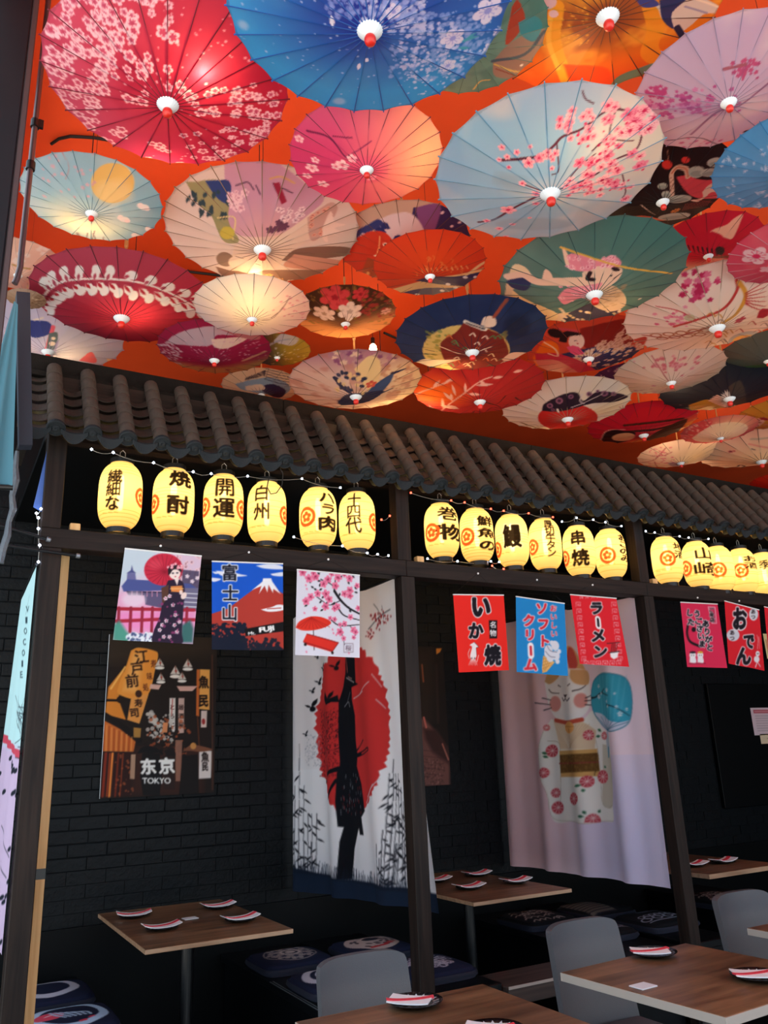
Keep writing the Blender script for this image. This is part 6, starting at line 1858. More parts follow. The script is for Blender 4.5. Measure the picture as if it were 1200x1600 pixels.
def p_koi(c):
    Z5(c); c.poly([(420, -20), (600, -20), (720, 120), (640, 300), (380, 300)], '#2a2a5c', smooth=True); c.poly([(430, -20), (560, -30), (520, 120), (470, 130)], '#74508a', smooth=True)
    for x, y, r in ((582, 112, 14), (652, 130, 13), (570, 178, 14), (510, 142, 9), (570, 10, 9), (620, 80, 8), (660, 60, 8)): c.ell(x, y, r, col='#e4e0e6')
    c.poly([(200, 60), (330, 10), (420, 20), (480, 110), (480, 190), (420, 230), (330, 240), (300, 150)], '#cfccd0', smooth=True)
    for x, y, x2, y2 in ((240, 60, 300, 90), (310, 150, 370, 130), (330, 190, 400, 180), (350, 220, 420, 215), (215, 90, 280, 110), (60, 190, 130, 150), (90, 150, 150, 120)): c.leafp(x, y, x2, y2, 36, '#22306c')
    c.line([(60, 180), (150, 110), (240, 60)], 40, '#2a3c78'); c.line([(80, 190), (160, 120)], 16, '#d0d4de')
    c.poly([(30, 260), (80, 180), (180, 110), (270, 110), (320, 170), (330, 250), (300, 330), (360, 420), (240, 440), (100, 410), (50, 350)], '#c23c28', smooth=True); c.poly([(180, 240), (260, 270), (340, 330), (340, 420), (180, 440), (150, 340)], '#9a4a2c', smooth=True)
    for k in range(34): c.ell(c.rng.uniform(180, 330), c.rng.uniform(270, 420), 7, 10, .4, '#d9a05c')
    c.ell(274, 174, 14, col='#e9dfc8'); c.ell(274, 174, 7, col='#26161a'); c.line([(245, 130), (240, 190), (226, 232)], 6, '#e9b070'); c.line([(310, 170), (300, 230), (275, 270)], 6, '#e9b070'); c.ell(224, 232, 10, col='#e9dfc8'); c.ell(274, 270, 9, col='#e9dfc8')
    c.line([(30, 328), (120, 342)], 14, '#e4d8d0'); c.ell(310, 350, 50, 28, -.2, '#4c4a30'); c.poly([(20, 420), (360, 440), (360, 520), (60, 520)], '#e2b878', smooth=True)


def p_redwave(c):
    c.fill(np.clip(.9 - np.hypot(c.X, c.Y - .4), 0, 1), '#f0501c', .7); Z5(c)
    c.poly([(240, 430), (400, 380), (520, 350), (700, 320), (850, 280), (900, 330), (840, 440), (560, 520), (300, 500)], '#e4b478', smooth=True)
    c.poly([(430, 360), (520, 340), (640, 340), (760, 320), (860, 300), (820, 360), (700, 390), (560, 380)], '#2a2450', smooth=True)
    c.poly([(340, 430), (480, 400), (640, 400), (720, 390), (640, 450), (500, 480), (380, 470)], '#33305a', smooth=True)
    c.poly([(660, 440), (690, 400), (800, 370), (870, 310), (860, 370), (800, 420), (720, 440)], '#e6cc98', smooth=True); c.line([(700, 330), (790, 270), (860, 265)], 24, '#e2bc84')
    for x, y in ((690, 345), (745, 345), (600, 380), (640, 400), (570, 415), (440, 435), (510, 465)): c.ell(x, y, 13, 7, .1, '#e9e2dc')
    for k in range(16): x = c.rng.uniform(430, 700); y = c.rng.uniform(210, 320); c.line([(x, y), (x + 10, y + 8), (x + 4, y + 22)], 4, '#e8783c')
    for k in range(10): c.line([(460 + k * 26, 300 - k * 2), (470 + k * 26, 318 - k * 2)], 5, '#f0a060')


def p_navy(c):
    c.wash('#22365e', 3, 3, .45, .7, .7); Z5(c)
    c.ell(695, 722, 228, 132, 0, '#c9b46a'); c.dots(70, (480, 910, 610, 830), 14, '#8f8a3c', .7); c.dots(40, (480, 910, 610, 830), 10, '#5f7c48', .7)
    c.poly([(690, 570), (800, 610), (880, 650), (915, 740), (860, 810), (700, 830), (600, 800), (560, 690), (640, 630)], '#6c2420', smooth=True)
    for k in range(26): x, y = c.rng.uniform(580, 880), c.rng.uniform(630, 810); c.line([(x, y), (x + 18, y - 10), (x + 30, y + 6)], 7, c.rng.choice(('#d9c8a0', '#c86a3c', '#3f7a4c', '#e2d8c4')))
    c.line([(690, 575), (795, 615)], 22, '#d8d5c8'); c.line([(695, 580), (790, 612)], 8, '#2c2c3c')
    c.poly([(770, 590), (790, 550), (840, 550), (850, 590), (810, 605)], '#e2cdb8', smooth=True); c.line([(840, 550), (905, 465)], 20, '#8a4434')
    c.poly([(400, 800), (480, 770), (560, 775), (660, 770), (560, 800), (500, 810)], '#e6dcb8', smooth=True); c.line([(560, 705), (690, 745), (825, 705)], 7, '#e8dcc0'); c.poly([(880, 770), (940, 735), (1030, 745), (960, 765), (900, 785)], '#dcc4b0', smooth=True)
    c.line([(480, 720), (530, 730)], 5, '#2c2c30'); c.line([(480, 740), (530, 745)], 5, '#2c2c30'); c.ell(960, 600, 70, 60, 0, '#131c34', .6, soft=40)


def p_catgreen(c):
    c.wash('#517f7a', 2.5, 3, .45, .65, .6); c.fill(np.clip(-c.X * .8 - .2, 0, 1) * .8, '#6a8f84', .6); c.fill(np.clip(c.X - .2, 0, 1) * .7, '#2f5c60', .6); Z6(c)
    # waves
    c.poly([(30, 420), (60, 330), (120, 340), (150, 400), (60, 440), (120, 500), (260, 540), (380, 530), (520, 560), (560, 600), (200, 610), (40, 500)], '#d8c9a4', smooth=True)
    c.poly([(60, 440), (120, 480), (260, 545), (200, 590), (60, 500)], '#e2d69c', smooth=True); c.poly([(310, 540), (430, 490), (540, 530), (570, 560), (420, 600), (280, 590)], '#2a2c44', smooth=True)
    for k in range(40): x, y = c.rng.uniform(270, 580), c.rng.uniform(520, 600); c.ell(x, y, 9, 5, .3, c.rng.choice(('#d9cdb4', '#2c3048', '#cbb98a')))
    c.ell(480, 470, 90, 60, .3, '#cbb89a'); c.dots(30, (410, 560, 420, 520), 12, '#a8906c', .5); c.poly([(30, 400), (80, 380), (140, 400), (120, 440), (60, 430)], '#26335c', smooth=True); c.line([(30, 385), (80, 372), (150, 400)], 10, '#dcd6c8')
    # cat figure
    SK = '#dcc4b0'
    c.line([(40, 380), (110, 370), (170, 400), (260, 400), (380, 400)], 40, SK, w2=56); c.poly([(190, 390), (205, 345), (230, 360), (240, 400)], SK, smooth=True)
    c.poly([(370, 360), (420, 320), (520, 330), (550, 350), (520, 400), (440, 440), (380, 430)], SK, smooth=True); c.poly([(280, 250), (300, 265), (330, 340), (300, 330)], SK, smooth=True)
    c.poly([(300, 285), (340, 275), (450, 300), (500, 280), (545, 310), (520, 340), (440, 330), (400, 350), (330, 345)], '#d9869c', smooth=True); c.poly([(260, 470), (300, 430), (400, 415), (460, 405), (420, 450), (340, 480), (290, 500)], '#d9869c', smooth=True)
    c.scatter(26, (300, 530, 285, 340), 12, '#ecc0cc', '#b83c62'); c.scatter(16, (270, 440, 420, 490), 12, '#ecc0cc', '#b83c62')
    c.line([(405, 360), (395, 385), (420, 390)], 20, '#241c24'); c.ell(520, 343, 20, 9, .2, '#241c24'); c.ell(500, 372, 5, col='#241c24'); c.line([(510, 385), (545, 360)], 4, '#3a2a2a')
    c.line([(275, 248), (540, 330), (770, 364)], 9, '#d8b048')
    c.poly([(700, 490), (760, 440), (820, 410), (840, 440), (780, 500), (700, 540)], '#4a3c3a', smooth=True); c.ell(775, 432, 10, col='#d0c8c0'); c.ell(628, 478, 9, col='#d8cfc0')


def p_bamboo(c):
    c.fill(np.clip(.9 - np.hypot(c.X + .65, c.Y - .05) * 1.4, 0, 1) * 1.5, '#f0641c', .95); c.fill(np.clip(c.X, 0, 1) * .8, '#8a1c24', .6); Z5(c); PK = '#eab8a8'  # orange bulb glow at the left painted into the paper colour
    for p in ([(430, 955), (520, 920), (620, 880)], [(525, 1080), (600, 1010), (680, 950), (760, 890), (830, 860)]): c.line(p, 8, PK)
    for x, y, x2, y2 in ((520, 920, 560, 880), (580, 900, 620, 870), (575, 940, 620, 985), (570, 970, 575, 1030), (615, 945, 620, 990), (560, 1010, 640, 1030), (600, 1010, 660, 1030), (640, 960, 620, 900), (690, 950, 690, 890), (700, 950, 775, 955), (740, 905, 840, 900), (760, 880, 800, 905), (525, 1080, 490, 1030), (540, 1060, 500, 1010), (830, 870, 890, 860), (940, 840, 990, 828)): c.leafp(x, y, x2, y2, 15, PK)
    for p in ([(780, 990), (850, 1010), (880, 1030)], [(900, 960), (860, 1000), (820, 1010)], [(720, 1075), (740, 1040), (790, 1050), (830, 1020), (880, 1030), (920, 1000), (960, 1010)], [(950, 970), (1000, 1000)]): c.line(p, 8, '#231418', w2=3)


def p_hummer(c):
    c.fill(np.clip(c.X + .1, 0, 1), '#e6d49c', .9); c.fill(np.clip(-c.X, 0, 1) * .8, '#c08a80', .6); c.fill(np.clip(c.Y - .45, 0, 1) * 2, '#8a5a78', .8); c.wash('#a86a5c', 5, 4, .58, .7, .5); Z4(c)
    for k in range(40): c.flower(c.rng.uniform(840, 1130), c.rng.uniform(960, 1020), c.rng.uniform(8, 18), c.rng.choice(('#7c4a74', '#a8788c', '#d9c0a8')))
    c.dots(40, (1060, 1200, 1020, 1160), 9, '#b8805c', .6)
    c.poly([(940, 1040), (1010, 980), (1060, 1000), (1060, 1080), (1010, 1140)], '#e2cc94', smooth=True)
    for p in ([(850, 1080), (890, 1130), (940, 1160)], [(870, 1190), (950, 1170), (1040, 1160), (1120, 1130)], [(1120, 1060), (1180, 1040)]): c.line(p, 22, '#1f2a4c', w2=8)
    c.poly([(990, 1160), (1040, 1110), (1120, 1060), (1110, 1100), (1060, 1150)], '#33507c', smooth=True); c.poly([(860, 1200), (900, 1160), (980, 1150), (1080, 1140), (1010, 1190), (900, 1210)], '#1f2a4c', smooth=True)
    for k in range(30): x, y = c.rng.uniform(850, 990), c.rng.uniform(1050, 1150); c.ell(x, y, 8, 12, c.rng.random() * 3, c.rng.choice(('#26304c', '#d9c08a', '#3a3c58')))
    c.flower(1020, 1110, 26, '#c84a44', '#e2a05c'); c.line([(840, 1215), (980, 1215)], 8, '#2c2024')


def p_mount(c):
    c.fill(np.clip(-c.Y - .25, 0, 1) * 3, '#a8804c', .95); Z4(c)
    c.poly([(50, 920), (120, 870), (260, 840), (420, 850), (470, 890), (300, 880), (260, 930)], '#b0a0ac', smooth=True); c.poly([(270, 900), (440, 890), (380, 930), (320, 945), (280, 930)], '#d9c4b4', smooth=True); c.poly([(300, 850), (460, 850), (500, 900), (420, 895)], '#a86a6c', smooth=True)
    c.scatter(70, (20, 130, 920, 1020), 8, '#b9a3b0'); c.dots(110, (60, 530, 900, 1000), 4, '#c9a0b0', .8); c.dots(60, (60, 520, 1040, 1100), 12, '#8a2a34', .5); c.line([(420, 1000), (520, 960)], 20, '#b98a70')


def p_olive(c):
    c.fill(np.clip(.3 - c.X, 0, 1) * 1.5, '#252c3c', .9); Z4(c); c.poly([(560, 910), (610, 870), (680, 890), (650, 930)], '#a8b4bc', smooth=True); c.line([(520, 940), (580, 910), (640, 900)], 10, '#8a9cb0'); c.dots(40, (540, 800, 960, 1030), 6, '#d9d07c', .8); c.fill(np.clip(c.X - .2, 0, 1), '#b8a63c', .6); c.dots(30, (560, 680, 880, 1000), 5, '#b9c0c0', .8)


def p_cream(c):
    Z4(c); c.poly([(380, 1110), (460, 1090), (560, 1080), (640, 1120), (600, 1160), (430, 1140)], '#7fa9c0', smooth=True); c.poly([(500, 1120), (560, 1110), (620, 1140), (590, 1175), (520, 1150)], '#2a2a4c', smooth=True); c.poly([(430, 1120), (500, 1110), (520, 1135), (440, 1140)], '#e6dcc0', smooth=True)
    for k in range(12): c.line([(430 + k * 8, 1092 - k * 2), (436 + k * 8, 1080 - k * 3)], 4, '#1c2030')
    for k in range(8): c.line([(520, 1000 + k * 12), (640, 1030 + k * 12)], 4, '#2c3450')


def p_dragon(c):
    c.fill(np.clip(.9 - np.hypot(c.X - .3, c.Y + .2), 0, 1), '#ecd3a8', .8); Z6(c); rr = c.rng
    for _ in range(40): c.flower(rr.gauss(880, 36), rr.gauss(420, 34), rr.uniform(8, 20), rr.choice(('#b83a6c', '#cc6a90', '#a82858')))
    for _ in range(26): c.flower(rr.gauss(780, 40), rr.gauss(560, 20), rr.uniform(6, 14), rr.choice(('#c85a80', '#d98aa4')))
    c.line([(780, 600), (880, 570), (1000, 520), (1060, 440), (1060, 390)], 14, '#b03a38'); c.line([(990, 590), (1060, 540), (1100, 460), (1070, 400)], 18, '#c9963c')
    for k in range(7): c.line([(1100, 450 + k * 8), (1190, 400 + k * 22)], 7, '#a83434', w2=3)
    for k in range(9): c.ring(700 + k * 28, 640 + (k % 2) * 16 - k * 3, 22, 8, '#9c5a3c')
    c.line([(640, 640), (760, 650), (880, 620), (950, 600)], 9, '#8f3a34'); c.line([(700, 510), (800, 530), (880, 570)], 6, '#b04048')
    c.ell(1110, 670, 90, 48, -.1, '#8c9c9c', .7); c.ell(1100, 672, 62, 34, -.1, '#d9a850'); c.ell(1100, 680, 34, 20, -.1, '#c07c30'); c.ring(1110, 670, 110, 8, '#7c8c90'); c.ring(1110, 670, 130, 6, '#a88a70')
    for _ in range(26): x, y = rr.uniform(900, 1200), rr.uniform(540, 730); c.line([(x, y), (x + 20, y - 12), (x + 36, y + 4)], 5, rr.choice(('#a8483c', '#b8863c', '#7c6a5c')))
    c.leafp(1150, 560, 1210, 520, 40, '#a82c38'); c.flower(1075, 570, 26, '#b03a48'); c.ell(850, 560, 22, col='#a8b08c', al=.8)
    c.poly([(600, 660), (660, 650), (640, 720), (700, 790), (640, 780)], '#a8362c', smooth=True)


def p_geisha2(c):
    Z6(c); c.poly([(360, 610), (580, 570), (590, 680), (470, 720), (380, 690)], '#7c2420', smooth=True); c.line([(585, 575), (500, 690)], 8, '#e0c8b8')
    c.poly([(150, 740), (200, 670), (260, 680), (260, 760), (180, 800)], '#e0741c', smooth=True)
    Z7(c)
    c.poly([(280, 150), (420, 120), (560, 110), (640, 150), (620, 220), (480, 230), (400, 220), (300, 190)], '#23305c', smooth=True); c.scatter(70, (300, 640, 120, 230), 16, '#d9cfc0', '#c9a04c'); c.scatter(30, (440, 640, 60, 140), 16, '#d3b49c', '#a87a5c')
    c.poly([(160, 150), (260, 150), (380, 190), (440, 250), (300, 270), (180, 210)], '#c0284c', smooth=True); c.poly([(150, 180), (260, 180), (360, 250), (240, 260)], '#d9b48c', .6, smooth=True)
    c.ell(345, 95, 36, 36, 0, '#e8d6c8'); c.poly([(265, 95), (285, 55), (340, 50), (365, 65), (310, 75), (300, 100)], '#1c161c', smooth=True); c.ell(252, 60, 36, 20, .2, '#1c161c'); c.line([(270, 40), (350, 50)], 12, '#c04a5c'); c.ell(350, 105, 4, col='#b02c34'); c.line([(335, 92), (348, 92)], 3, '#2a1c20')
    c.line([(200, 100), (250, 130), (260, 160), (220, 150)], 8, '#e8d6b8'); c.leafp(300, 120, 380, 150, 40, '#d8527c')


def p_beige(c):
    c.wash('#d5bca8', 2, 4, .45, .7, .7); c.fill(np.clip(c.X - .1, 0, 1), '#a89478', .4); Z7(c); rr = c.rng
    for _ in range(60): c.flower(rr.gauss(670, 50), rr.gauss(350, 22), rr.uniform(6, 13), rr.choice(('#a8688c', '#b97c94', '#8a5474')))
    for _ in range(46): c.flower(rr.gauss(760, 60), rr.gauss(200, 20), rr.uniform(6, 12), rr.choice(('#b86878', '#c98c98')))
    c.line([(840, 250), (930, 240), (1000, 235)], 4, '#8a6a58'); c.line([(680, 160), (760, 280)], 5, '#a86a70')


def p_sun(c):
    c.wash('#ecd9a8', 2, 4, .4, .7, .7); c.fill(np.clip(c.Y - .1, 0, 1), '#c9b8b0', .6); Z7(c)
    c.ell(306, 435, 134, 62, 0, '#cc2a28'); c.poly([(190, 405), (205, 370), (290, 330), (350, 325), (375, 360), (440, 320), (540, 330), (575, 345), (520, 365), (430, 370), (380, 380), (330, 395), (260, 408)], '#241a2c', smooth=True)
    for x, y, r in ((226, 382, 14), (268, 360, 17), (320, 342, 12), (402, 330, 13), (440, 318, 8), (470, 328, 16), (512, 330, 12), (240, 400, 8)): c.ell(x, y, r, r * .8, 0, '#8a5a78'); c.ell(x, y, r * .5, r * .4, 0, '#3c2440')
    c.line([(370, 330), (360, 360), (380, 372)], 5, '#cfc4c8'); c.line([(320, 390), (380, 368), (460, 330)], 5, '#cfc4c8'); c.line([(260, 398), (264, 410)], 10, '#e0d6d0')
    c.line([(100, 460), (160, 480), (210, 492)], 14, '#7c6a3c', w2=4); c.dots(14, (100, 230, 460, 500), 6, '#6c5a34', .7)
    for k in range(8): a = k * .785; c.line([(552, 400), (552 + 22 * math.cos(a), 400 + 16 * math.sin(a))], 3, '#a84a4c', smooth=False)


def p_dots(c): Z7(c); c.dots(40, (440, 640, 220, 340), 6, '#cfcad8'); c.fill(np.clip(c.Y, 0, 1), '#4c2c6c', .5)
def p_hair(c):
    c.fill(np.clip(c.X + .2, 0, 1) * np.clip(.4 - c.Y, 0, 1) * 2.2, '#e8b84c', .9); Z7(c)
    c.poly([(560, 470), (620, 400), (720, 390), (820, 430), (760, 450), (640, 470)], '#c41c2c', smooth=True)
    for k, col in enumerate(('#3c2018', '#a01c2c', '#2c1c18', '#b8222e')): c.line([(560, 470 + k * 14), (700, 455 + k * 16), (820, 440 + k * 6)], 16, col)
    c.poly([(620, 560), (700, 500), (840, 440), (780, 520), (700, 570)], '#3a2418', smooth=True); c.line([(640, 600), (760, 540), (830, 470)], 12, '#d97a2c'); c.line([(700, 590), (800, 530)], 10, '#f0c85c')
    c.poly([(455, 545), (465, 510), (510, 490), (560, 495), (610, 505), (570, 540), (510, 550)], '#221418', smooth=True); c.line([(450, 545), (480, 495), (560, 488)], 4, '#e8d8c8'); c.ell(555, 522, 52, 18, -.1, '#dcb88c')
    c.poly([(600, 570), (640, 540), (700, 560), (690, 590), (560, 590)], '#d8281c', smooth=True); c.line([(460, 580), (600, 575)], 10, '#1f1216')
def p_ring(c):
    c.fill(np.clip((np.hypot(c.X, c.Y) - .68) * 30, 0, 1), '#b8424c', .95); c.fill(np.clip(.9 - np.hypot(c.X - .2, c.Y - .5), 0, 1), '#f2e2a4', .7); Z8(c); c.dots(220, (440, 1040, 420, 720), 7, '#e0aaa0', .8, test=lambda x, y: True)
    rad = np.hypot(c.X, c.Y); c.fill((rad < .66) * 1.0, '#dcc4b0', .85); c.fill(np.clip(.6 - np.hypot(c.X, c.Y - .5), 0, 1), '#f2e2a4', .8)
    c.poly([(540, 580), (520, 510), (600, 440), (720, 425), (700, 470), (620, 520)], '#c8464a', smooth=True); c.dots(50, (530, 710, 430, 580), 8, '#e8c0b0', .8)
def p_cherry2(c):
    c.fill(np.clip(.8 - np.hypot(c.X - .3, c.Y - .2), 0, 1) * 1.2, '#f2e0a0', .9); Z8(c); BR = '#8c2c40'
    for p in ([(120, 780), (220, 760), (300, 690), (330, 650)], [(230, 770), (280, 840)], [(200, 720), (300, 720), (380, 690)], [(270, 680), (340, 700)]): c.line(p, 7, BR)
    c.scatter(40, (180, 400, 650, 800), 12, '#d9889c', '#b04060'); c.ell(420, 800, 70, 20, .2, '#6a5080', .7, soft=20); c.ell(760, 720, 40, 12, .5, '#8a8a70', .7, soft=14)
def p_crane2(c):
    c.fill(np.clip(.9 - np.hypot(c.X + .1, c.Y), 0, 1), '#f0dc9c', .8); c.fill(np.clip(c.Y - .3, 0, 1), '#dca890', .6); Z8(c); c.line([(850, 828), (930, 818), (960, 798), (1000, 808), (970, 822), (900, 832)], 14, '#17141c'); c.flower(880, 685, 22, '#c0646c', '#2a2024'); c.flower(910, 680, 14, '#c0646c'); c.line([(1060, 660), (1090, 670)], 8, '#26242c'); c.line([(1040, 620), (1200, 650)], 20, '#d98a80', .7); c.line([(1060, 580), (1200, 570)], 26, '#8fa08c', .6)
def p_night(c):
    Z8(c); c.dots(40, (350, 1000, 280, 420), 7, '#c9ccd0', .8); c.poly([(525, 290), (600, 260), (700, 240), (800, 300), (860, 330), (780, 360), (620, 350), (540, 330)], '#b98c30', smooth=True); c.poly([(690, 250), (770, 200), (830, 260), (840, 310)], '#dcb8a8', smooth=True)
    for k in range(22): a = k * .285; c.leafp(865, 235, 865 + 85 * math.cos(a), 235 + 85 * math.sin(a), 18, '#cdd0cc')
    c.line([(450, 370), (520, 360), (570, 345)], 20, '#9aa0b0'); c.poly([(860, 130), (960, 80), (1010, 200), (1000, 330), (920, 350)], '#3a3a38', smooth=True)
def p_teal(c):
    Z8(c); c.poly([(1060, 60), (1150, 30), (1180, 120), (1150, 250), (1060, 300), (1000, 260)], '#4f7c80', smooth=True)
    for k in range(16): c.line([(1070 + k * 7, 80), (1010 + k * 9, 280)], 3, '#2c4c58')
    c.poly([(970, 90), (1060, 20), (1060, 110), (1000, 210)], '#dcc4b4', smooth=True); c.flower(1110, 230, 36, '#d98a8c', '#f0d8d0'); c.flower(1060, 250, 28, '#e2a8a4'); c.line([(1190, 130), (1180, 280)], 22, '#dcc8b4'); c.poly([(1020, 330), (1090, 290), (1200, 310), (1180, 350), (1060, 370)], '#7a5a5c', smooth=True); c.poly([(980, -40), (1200, -60), (1200, 10), (1000, 30)], '#33603c', smooth=True)
def p_must(c):
    Z8(c); c.poly([(960, 480), (1060, 420), (1130, 400), (1170, 430), (1060, 500)], '#dcc0b0', smooth=True)
    for k in range(14): c.flower(c.rng.uniform(1050, 1200), c.rng.uniform(400, 520), 26, c.rng.choice(('#a8383c', '#8a5a4c', '#c8a48c')), '#5c1c24')
    c.line([(960, 505), (1080, 540), (1200, 545)], 24, '#17141c')
def p_palepink(c):
    c.wash('#cfa894', 3, 3, .45, .7, .6); Z3(c); c.line([(100, 470), (170, 450), (250, 500)], 20, '#9aa0a4'); c.line([(120, 520), (200, 540), (280, 530)], 16, '#6a7078'); c.line([(60, 640), (140, 660)], 10, '#a88c50'); c.scatter(14, (70, 280, 560, 660), 12, '#e0cfc4')
def p_laven(c):
    c.wash('#a8b4cc', 2.5, 4, .45, .65, .7); Z3(c); c.poly([(140, 900), (230, 910), (240, 960), (150, 980)], '#2c3c80', smooth=True); c.line([(250, 930), (215, 1050)], 18, '#d85a6c'); c.poly([(230, 960), (270, 960), (260, 1030), (220, 1040)], '#4c6468', smooth=True); c.ell(245, 1010, 14, col='#e0d4c0'); c.ell(250, 985, 10, col='#e0d4c0')
    c.poly([(370, 1090), (420, 1050), (440, 1060), (450, 1100)], '#d85a64', smooth=True); c.poly([(500, 1080), (620, 1100), (620, 1140), (520, 1130)], '#e8c08c', smooth=True); c.line([(160, 900), (200, 890)], 10, '#d8d4cc'); c.poly([(520, 1080), (640, 1090), (700, 1150), (600, 1140)], '#d84038', smooth=True); c.line([(230, 1090), (270, 1000)], 8, '#8f88b8')
def p_brown(c): Z3(c); c.dots(60, (140, 210, 740, 860), 5, '#6a4a30', .8); c.dots(30, (140, 210, 740, 860), 4, '#e0c9a0', .8); c.fill(np.clip(c.Y, 0, 1), '#a89a94', .6)


umb('large crimson umbrella scattered with small pink blossoms at upper left', (262, 167), 187, 1, '#b41e3a', p_red, '#6a1426', 24, 1)
umb('largest blue umbrella with dark centre and white flowers at the top', (578, 52), 222, 0, '#2f9ade', p_blue, '#20509a', 26, 2)
umb('pink to peach umbrella with plum branch below the big blue one', (573, 268), 120, 1, '#c43a72', p_pink, '#5a2a3c', 22, 3)
umb('large pale blue umbrella with long crimson cherry blossom branches', (860, 306), 176, 0, '#7fb4d6', p_cherry, '#5a87a2', 22, 4)
umb('orange and brown umbrella with gold swirls and a blue bird', (950, 30), 200, 4, '#d8801e', p_bird, '#5a2c14', 26, 5)
umb('green umbrella with brown sea waves half hidden behind the big blue one', (738, 78), 120, 3, '#5f9080', p_sea, '#3f6458', 22, 6)
umb('lilac umbrella with purple blossom band at upper right', (1139, 163), 138, 1, '#c3b0c6', p_lilac, '#87738c', 22, 7)
umb('sky blue umbrella with white leaf sprigs cut by the right edge', (1242, 276), 118, 0, '#4d93c6', p_sky, '#2f6fa4', 24, 8)
umb('black umbrella with pale cranes and lily pads', (1036, 318), 112, 3, '#1b1719', p_crane, '#0d0b0c', 20, 9)
umb('crimson umbrella with cream splash behind the green cat umbrella', (1107, 402), 84, 5, '#b2203a', p_redwhite, '#3c1018', 18, 10)
umb('rose red umbrella with one big pale flower at the right edge', (1242, 412), 96, 1, '#bf4560', p_crimson, '#a88a94', 22, 11)
umb('light blue umbrella with yellow moon at the left', (143, 336), 106, 3, '#84b8cc', p_moon, '#3f6f84', 22, 12)
umb('beige umbrella with a reclining woman in lilac kimono', (410, 393), 151, 4, '#d0c8c2', p_geisha, '#7c6450', 26, 13)
umb('dark red umbrella with a white laurel garland', (190, 500), 137, 5, '#922842', p_laurel, '#45121e', 24, 14)
umb('pale cream umbrella with a faint twig left of the peony umbrella', (394, 501), 91, 2, '#c9c8c8', p_pale, '#4a4048', 20, 15)
umb('dark and orange umbrella with red and white peonies', (540, 508), 80, 5, '#c8864c', p_peony, '#5c3a20', 20, 16)
umb('umbrella with a red carp streamer and navy waves', (632, 404), 104, 4.6, '#b9a894', p_koi, '#5a3c30', 20, 17)
umb('red umbrella with purple and cream waves over the carp one', (672, 434), 89, 2, '#cf3a1e', p_redwave, '#5c2018', 20, 18)
umb('navy umbrella with a yellow round picture of a brown kimono', (738, 553), 119, 0, '#182a52', p_navy, '#0e1730', 20, 19)
umb('dark green umbrella with a pink-clad cat lying on a yellow pole', (929, 463), 145, 1, '#44726f', p_catgreen, '#27484a', 22, 20)
umb('red umbrella with pale bamboo leaves below the navy one', (750, 630), 103, 1, '#b52a2a', p_bamboo, '#5a1418', 20, 21)
umb('cream umbrella with a navy hummingbird just above the tiled roof', (556, 622), 105, 1, '#d2beb0', p_hummer, '#5c4438', 22, 22)
umb('burgundy umbrella with grey hill and tan band above the roof', (335, 565), 88, 3, '#8a1c42', p_mount, '#4a1c2c', 20, 23)
umb('small olive and navy umbrella beside the burgundy one', (433, 560), 53, 4, '#8f8228', p_olive, '#3c3818', 18, 24)
umb('cream umbrella with blue figure mostly hidden behind the roof ridge', (408, 618), 62, 5, '#d9c9a4', p_cream, '#6a5c48', 18, 25)
umb('large cream umbrella with red and gold dragons at the right', (1121, 515), 137, 2, '#ddd2c8', p_dragon, '#8f7460', 24, 26)
umb('umbrella with a woman in navy flowered kimono on red', (920, 563), 95, 5, '#c24a34', p_geisha2, '#7a3428', 20, 27)
umb('beige umbrella with mauve blossoms under the dragon one', (1049, 600), 85, 4, '#cfc3b8', p_beige, '#8a7866', 20, 28)
umb('cream umbrella with red sun and black butterfly', (887, 657), 100, 2, '#e2d9cc', p_sun, '#8a7460', 22, 29)
umb('small purple umbrella with white dots behind the butterfly one', (982, 606), 58, 6, '#38285a', p_dots, '#221838', 18, 30)
umb('red umbrella with a dark-haired woman lying on gold', (1006, 682), 84, 6, '#b81c34', p_hair, '#4c1418', 20, 31)
umb('cream umbrella with a wide red patterned rim', (1126, 686), 58, 5, '#e0d2c6', p_ring, '#6a5048', 18, 32)
umb('small cream umbrella with dark red twigs beside the roof ridge', (1064, 725), 64, 6, '#e0cdc0', p_cherry2, '#5c4038', 18, 33)
umb('cream umbrella with one black brush stroke at lower right', (1190, 723), 90, 6, '#e6d4c0', p_crane2, '#5c4a3c', 20, 34)
umb('night blue umbrella with mustard shape and white chrysanthemum', (1140, 625), 102, 5, '#1c2230', p_night, '#101420', 20, 35)
umb('umbrella with a teal robe at the right edge', (1200, 566), 72, 5, '#4a5a54', p_teal, '#2c3a38', 18, 36)
umb('pale pink umbrella with grey waves at the left edge behind the pipe', (28, 432), 74, 6, '#dcb9a6', p_palepink, '#a8948a', 18, 37)
umb('lavender umbrella peeping above the left end of the roof', (75, 552), 112, 6, '#b8bcd8', p_laven, '#8a86a8', 20, 38)
umb('mustard umbrella with red flowers at the right edge', (1222, 662), 66, 6, '#b98c34', p_must, '#5c4420', 18, 39)
umb('bright red umbrella in the far lower right corner of the ceiling', (1222, 762), 46, 7, '#d8301e', None, '#7c1a14', 18, 40)
umb('small brown dotted umbrella beside the garland umbrella', (40, 474), 30, 4, '#9a7a5c', p_brown, '#6a5038', 16, 41)

for u_ in UMB: build_umbrella(*u_)

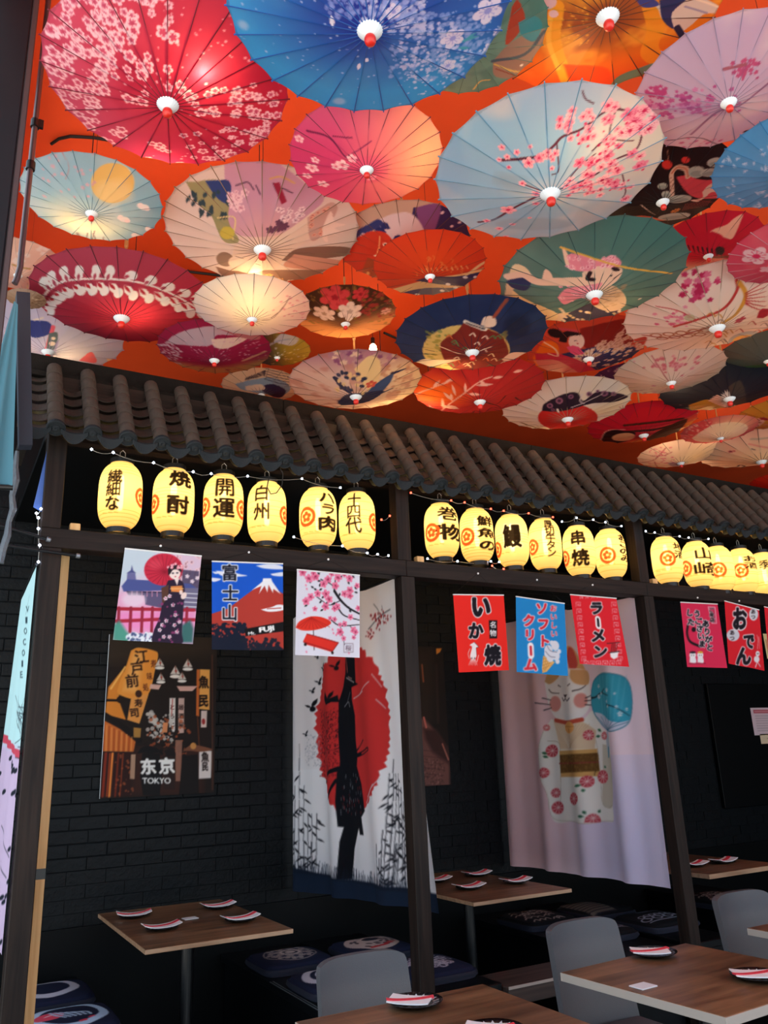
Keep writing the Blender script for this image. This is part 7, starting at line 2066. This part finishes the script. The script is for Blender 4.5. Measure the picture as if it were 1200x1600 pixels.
# ------------------------------------------------------------------ warm bulbs above the umbrellas, wired along the ceiling
BULBS = [(316, 116, 0, .03, 3.2), (252, 252, 0, .07, 3.0), (135, 352, 11, .10, 2.6), (404, 418, 12, .12, 3.0), (398, 480, 14, .13, 1.8), (598, 632, 21, .10, 2.4), (672, 628, 20, .08, 2.4), (900, 245, 3, .16, 4.0), (865, 678, 28, .10, 2.4), (1150, 545, 25, .15, 4.0),
         (1040, 693, 30, .10, 2.2), (1112, 694, 31, .09, 1.6), (1085, 728, 32, .09, 1.4), (1160, 738, 33, .10, 2.2), (206, 496, 13, .10, 2.4), (640, 250, 2, .13, 3.0), (90, 556, 37, .10, 2.4), (716, 570, 18, .09, 1.6), (1060, 612, 27, .12, 2.2), (540, 522, 15, .12, 2.0), (935, 480, 19, .16, 2.4)]
for i, (u, v, ui, gap, en) in enumerate(BULBS):
    hx, zh, R = PLACED[ui]
    q = at(u, v, 'Z', zh + DEPTH * R * .5)
    for _ in range(12): q = at(u, v, 'Z', .5 * (zh + DEPTH * min(R, float(np.hypot(*(q[:2] - hx))))) + .5 * q[2])
    p = q; zb = zh + DEPTH * float(np.hypot(*(q[:2] - hx))) + gap
    root = empty('hanging_bulb', (p[0], p[1], zb - .03), label='warm bulb on a short cord hidden above the umbrellas', cat='bulb', group='warm bulbs above the umbrellas')
    MB().sphere((0, 0, .03), .022, 14, 10, 1.25).build('glass', M['bulb'], root, True)
    MB().lathe([(.012, .055), (.014, .06), (.014, .1), (.006, .105)], 12).build('socket', M['black'], root)
    MB().tube([(0, 0, .1), (0, 0, CEIL - zb + .03)], .002, 5).build('cord', M['cord'], root)
pb_ = at(583, 545, 'Z', 3.82)
root = empty('candle_bulb', (pb_[0], pb_[1], 3.80), label='bare glowing bulb visible between the peony and hummingbird umbrellas', cat='bulb')
MB().sphere((0, 0, .02), .022, 14, 10, 1.5).build('glass', M['bulb'], root, True)
MB().lathe([(.010, .05), (.012, .055), (.012, .09), (.005, .095)], 12).build('socket', M['black'], root)
MB().tube([(0, 0, .09), (0, 0, .30)], .002, 5).build('cord', M['cord'], root)
for i, (pts, lab) in enumerate(((((80, 225), (92, 217), (110, 213), (145, 215), (210, 225), (300, 235)), 'black cable along the ceiling by the red umbrella'), (((240, 424), (290, 424), (340, 430), (400, 440)), 'black cable along the ceiling left of the beige umbrella'), (((600, 520), (640, 538), (690, 560)), 'black cable along the ceiling beside the navy umbrella'))):
    P3 = [at(u, v, 'Z', CEIL - .012) for u, v in pts]
    o = MB().tube([q - P3[0] for q in P3], .007, 6).build('ceiling_cable', M['cord']); o.location = P3[0]
    tag(o, lab, 'cable', 'cables on the ceiling')
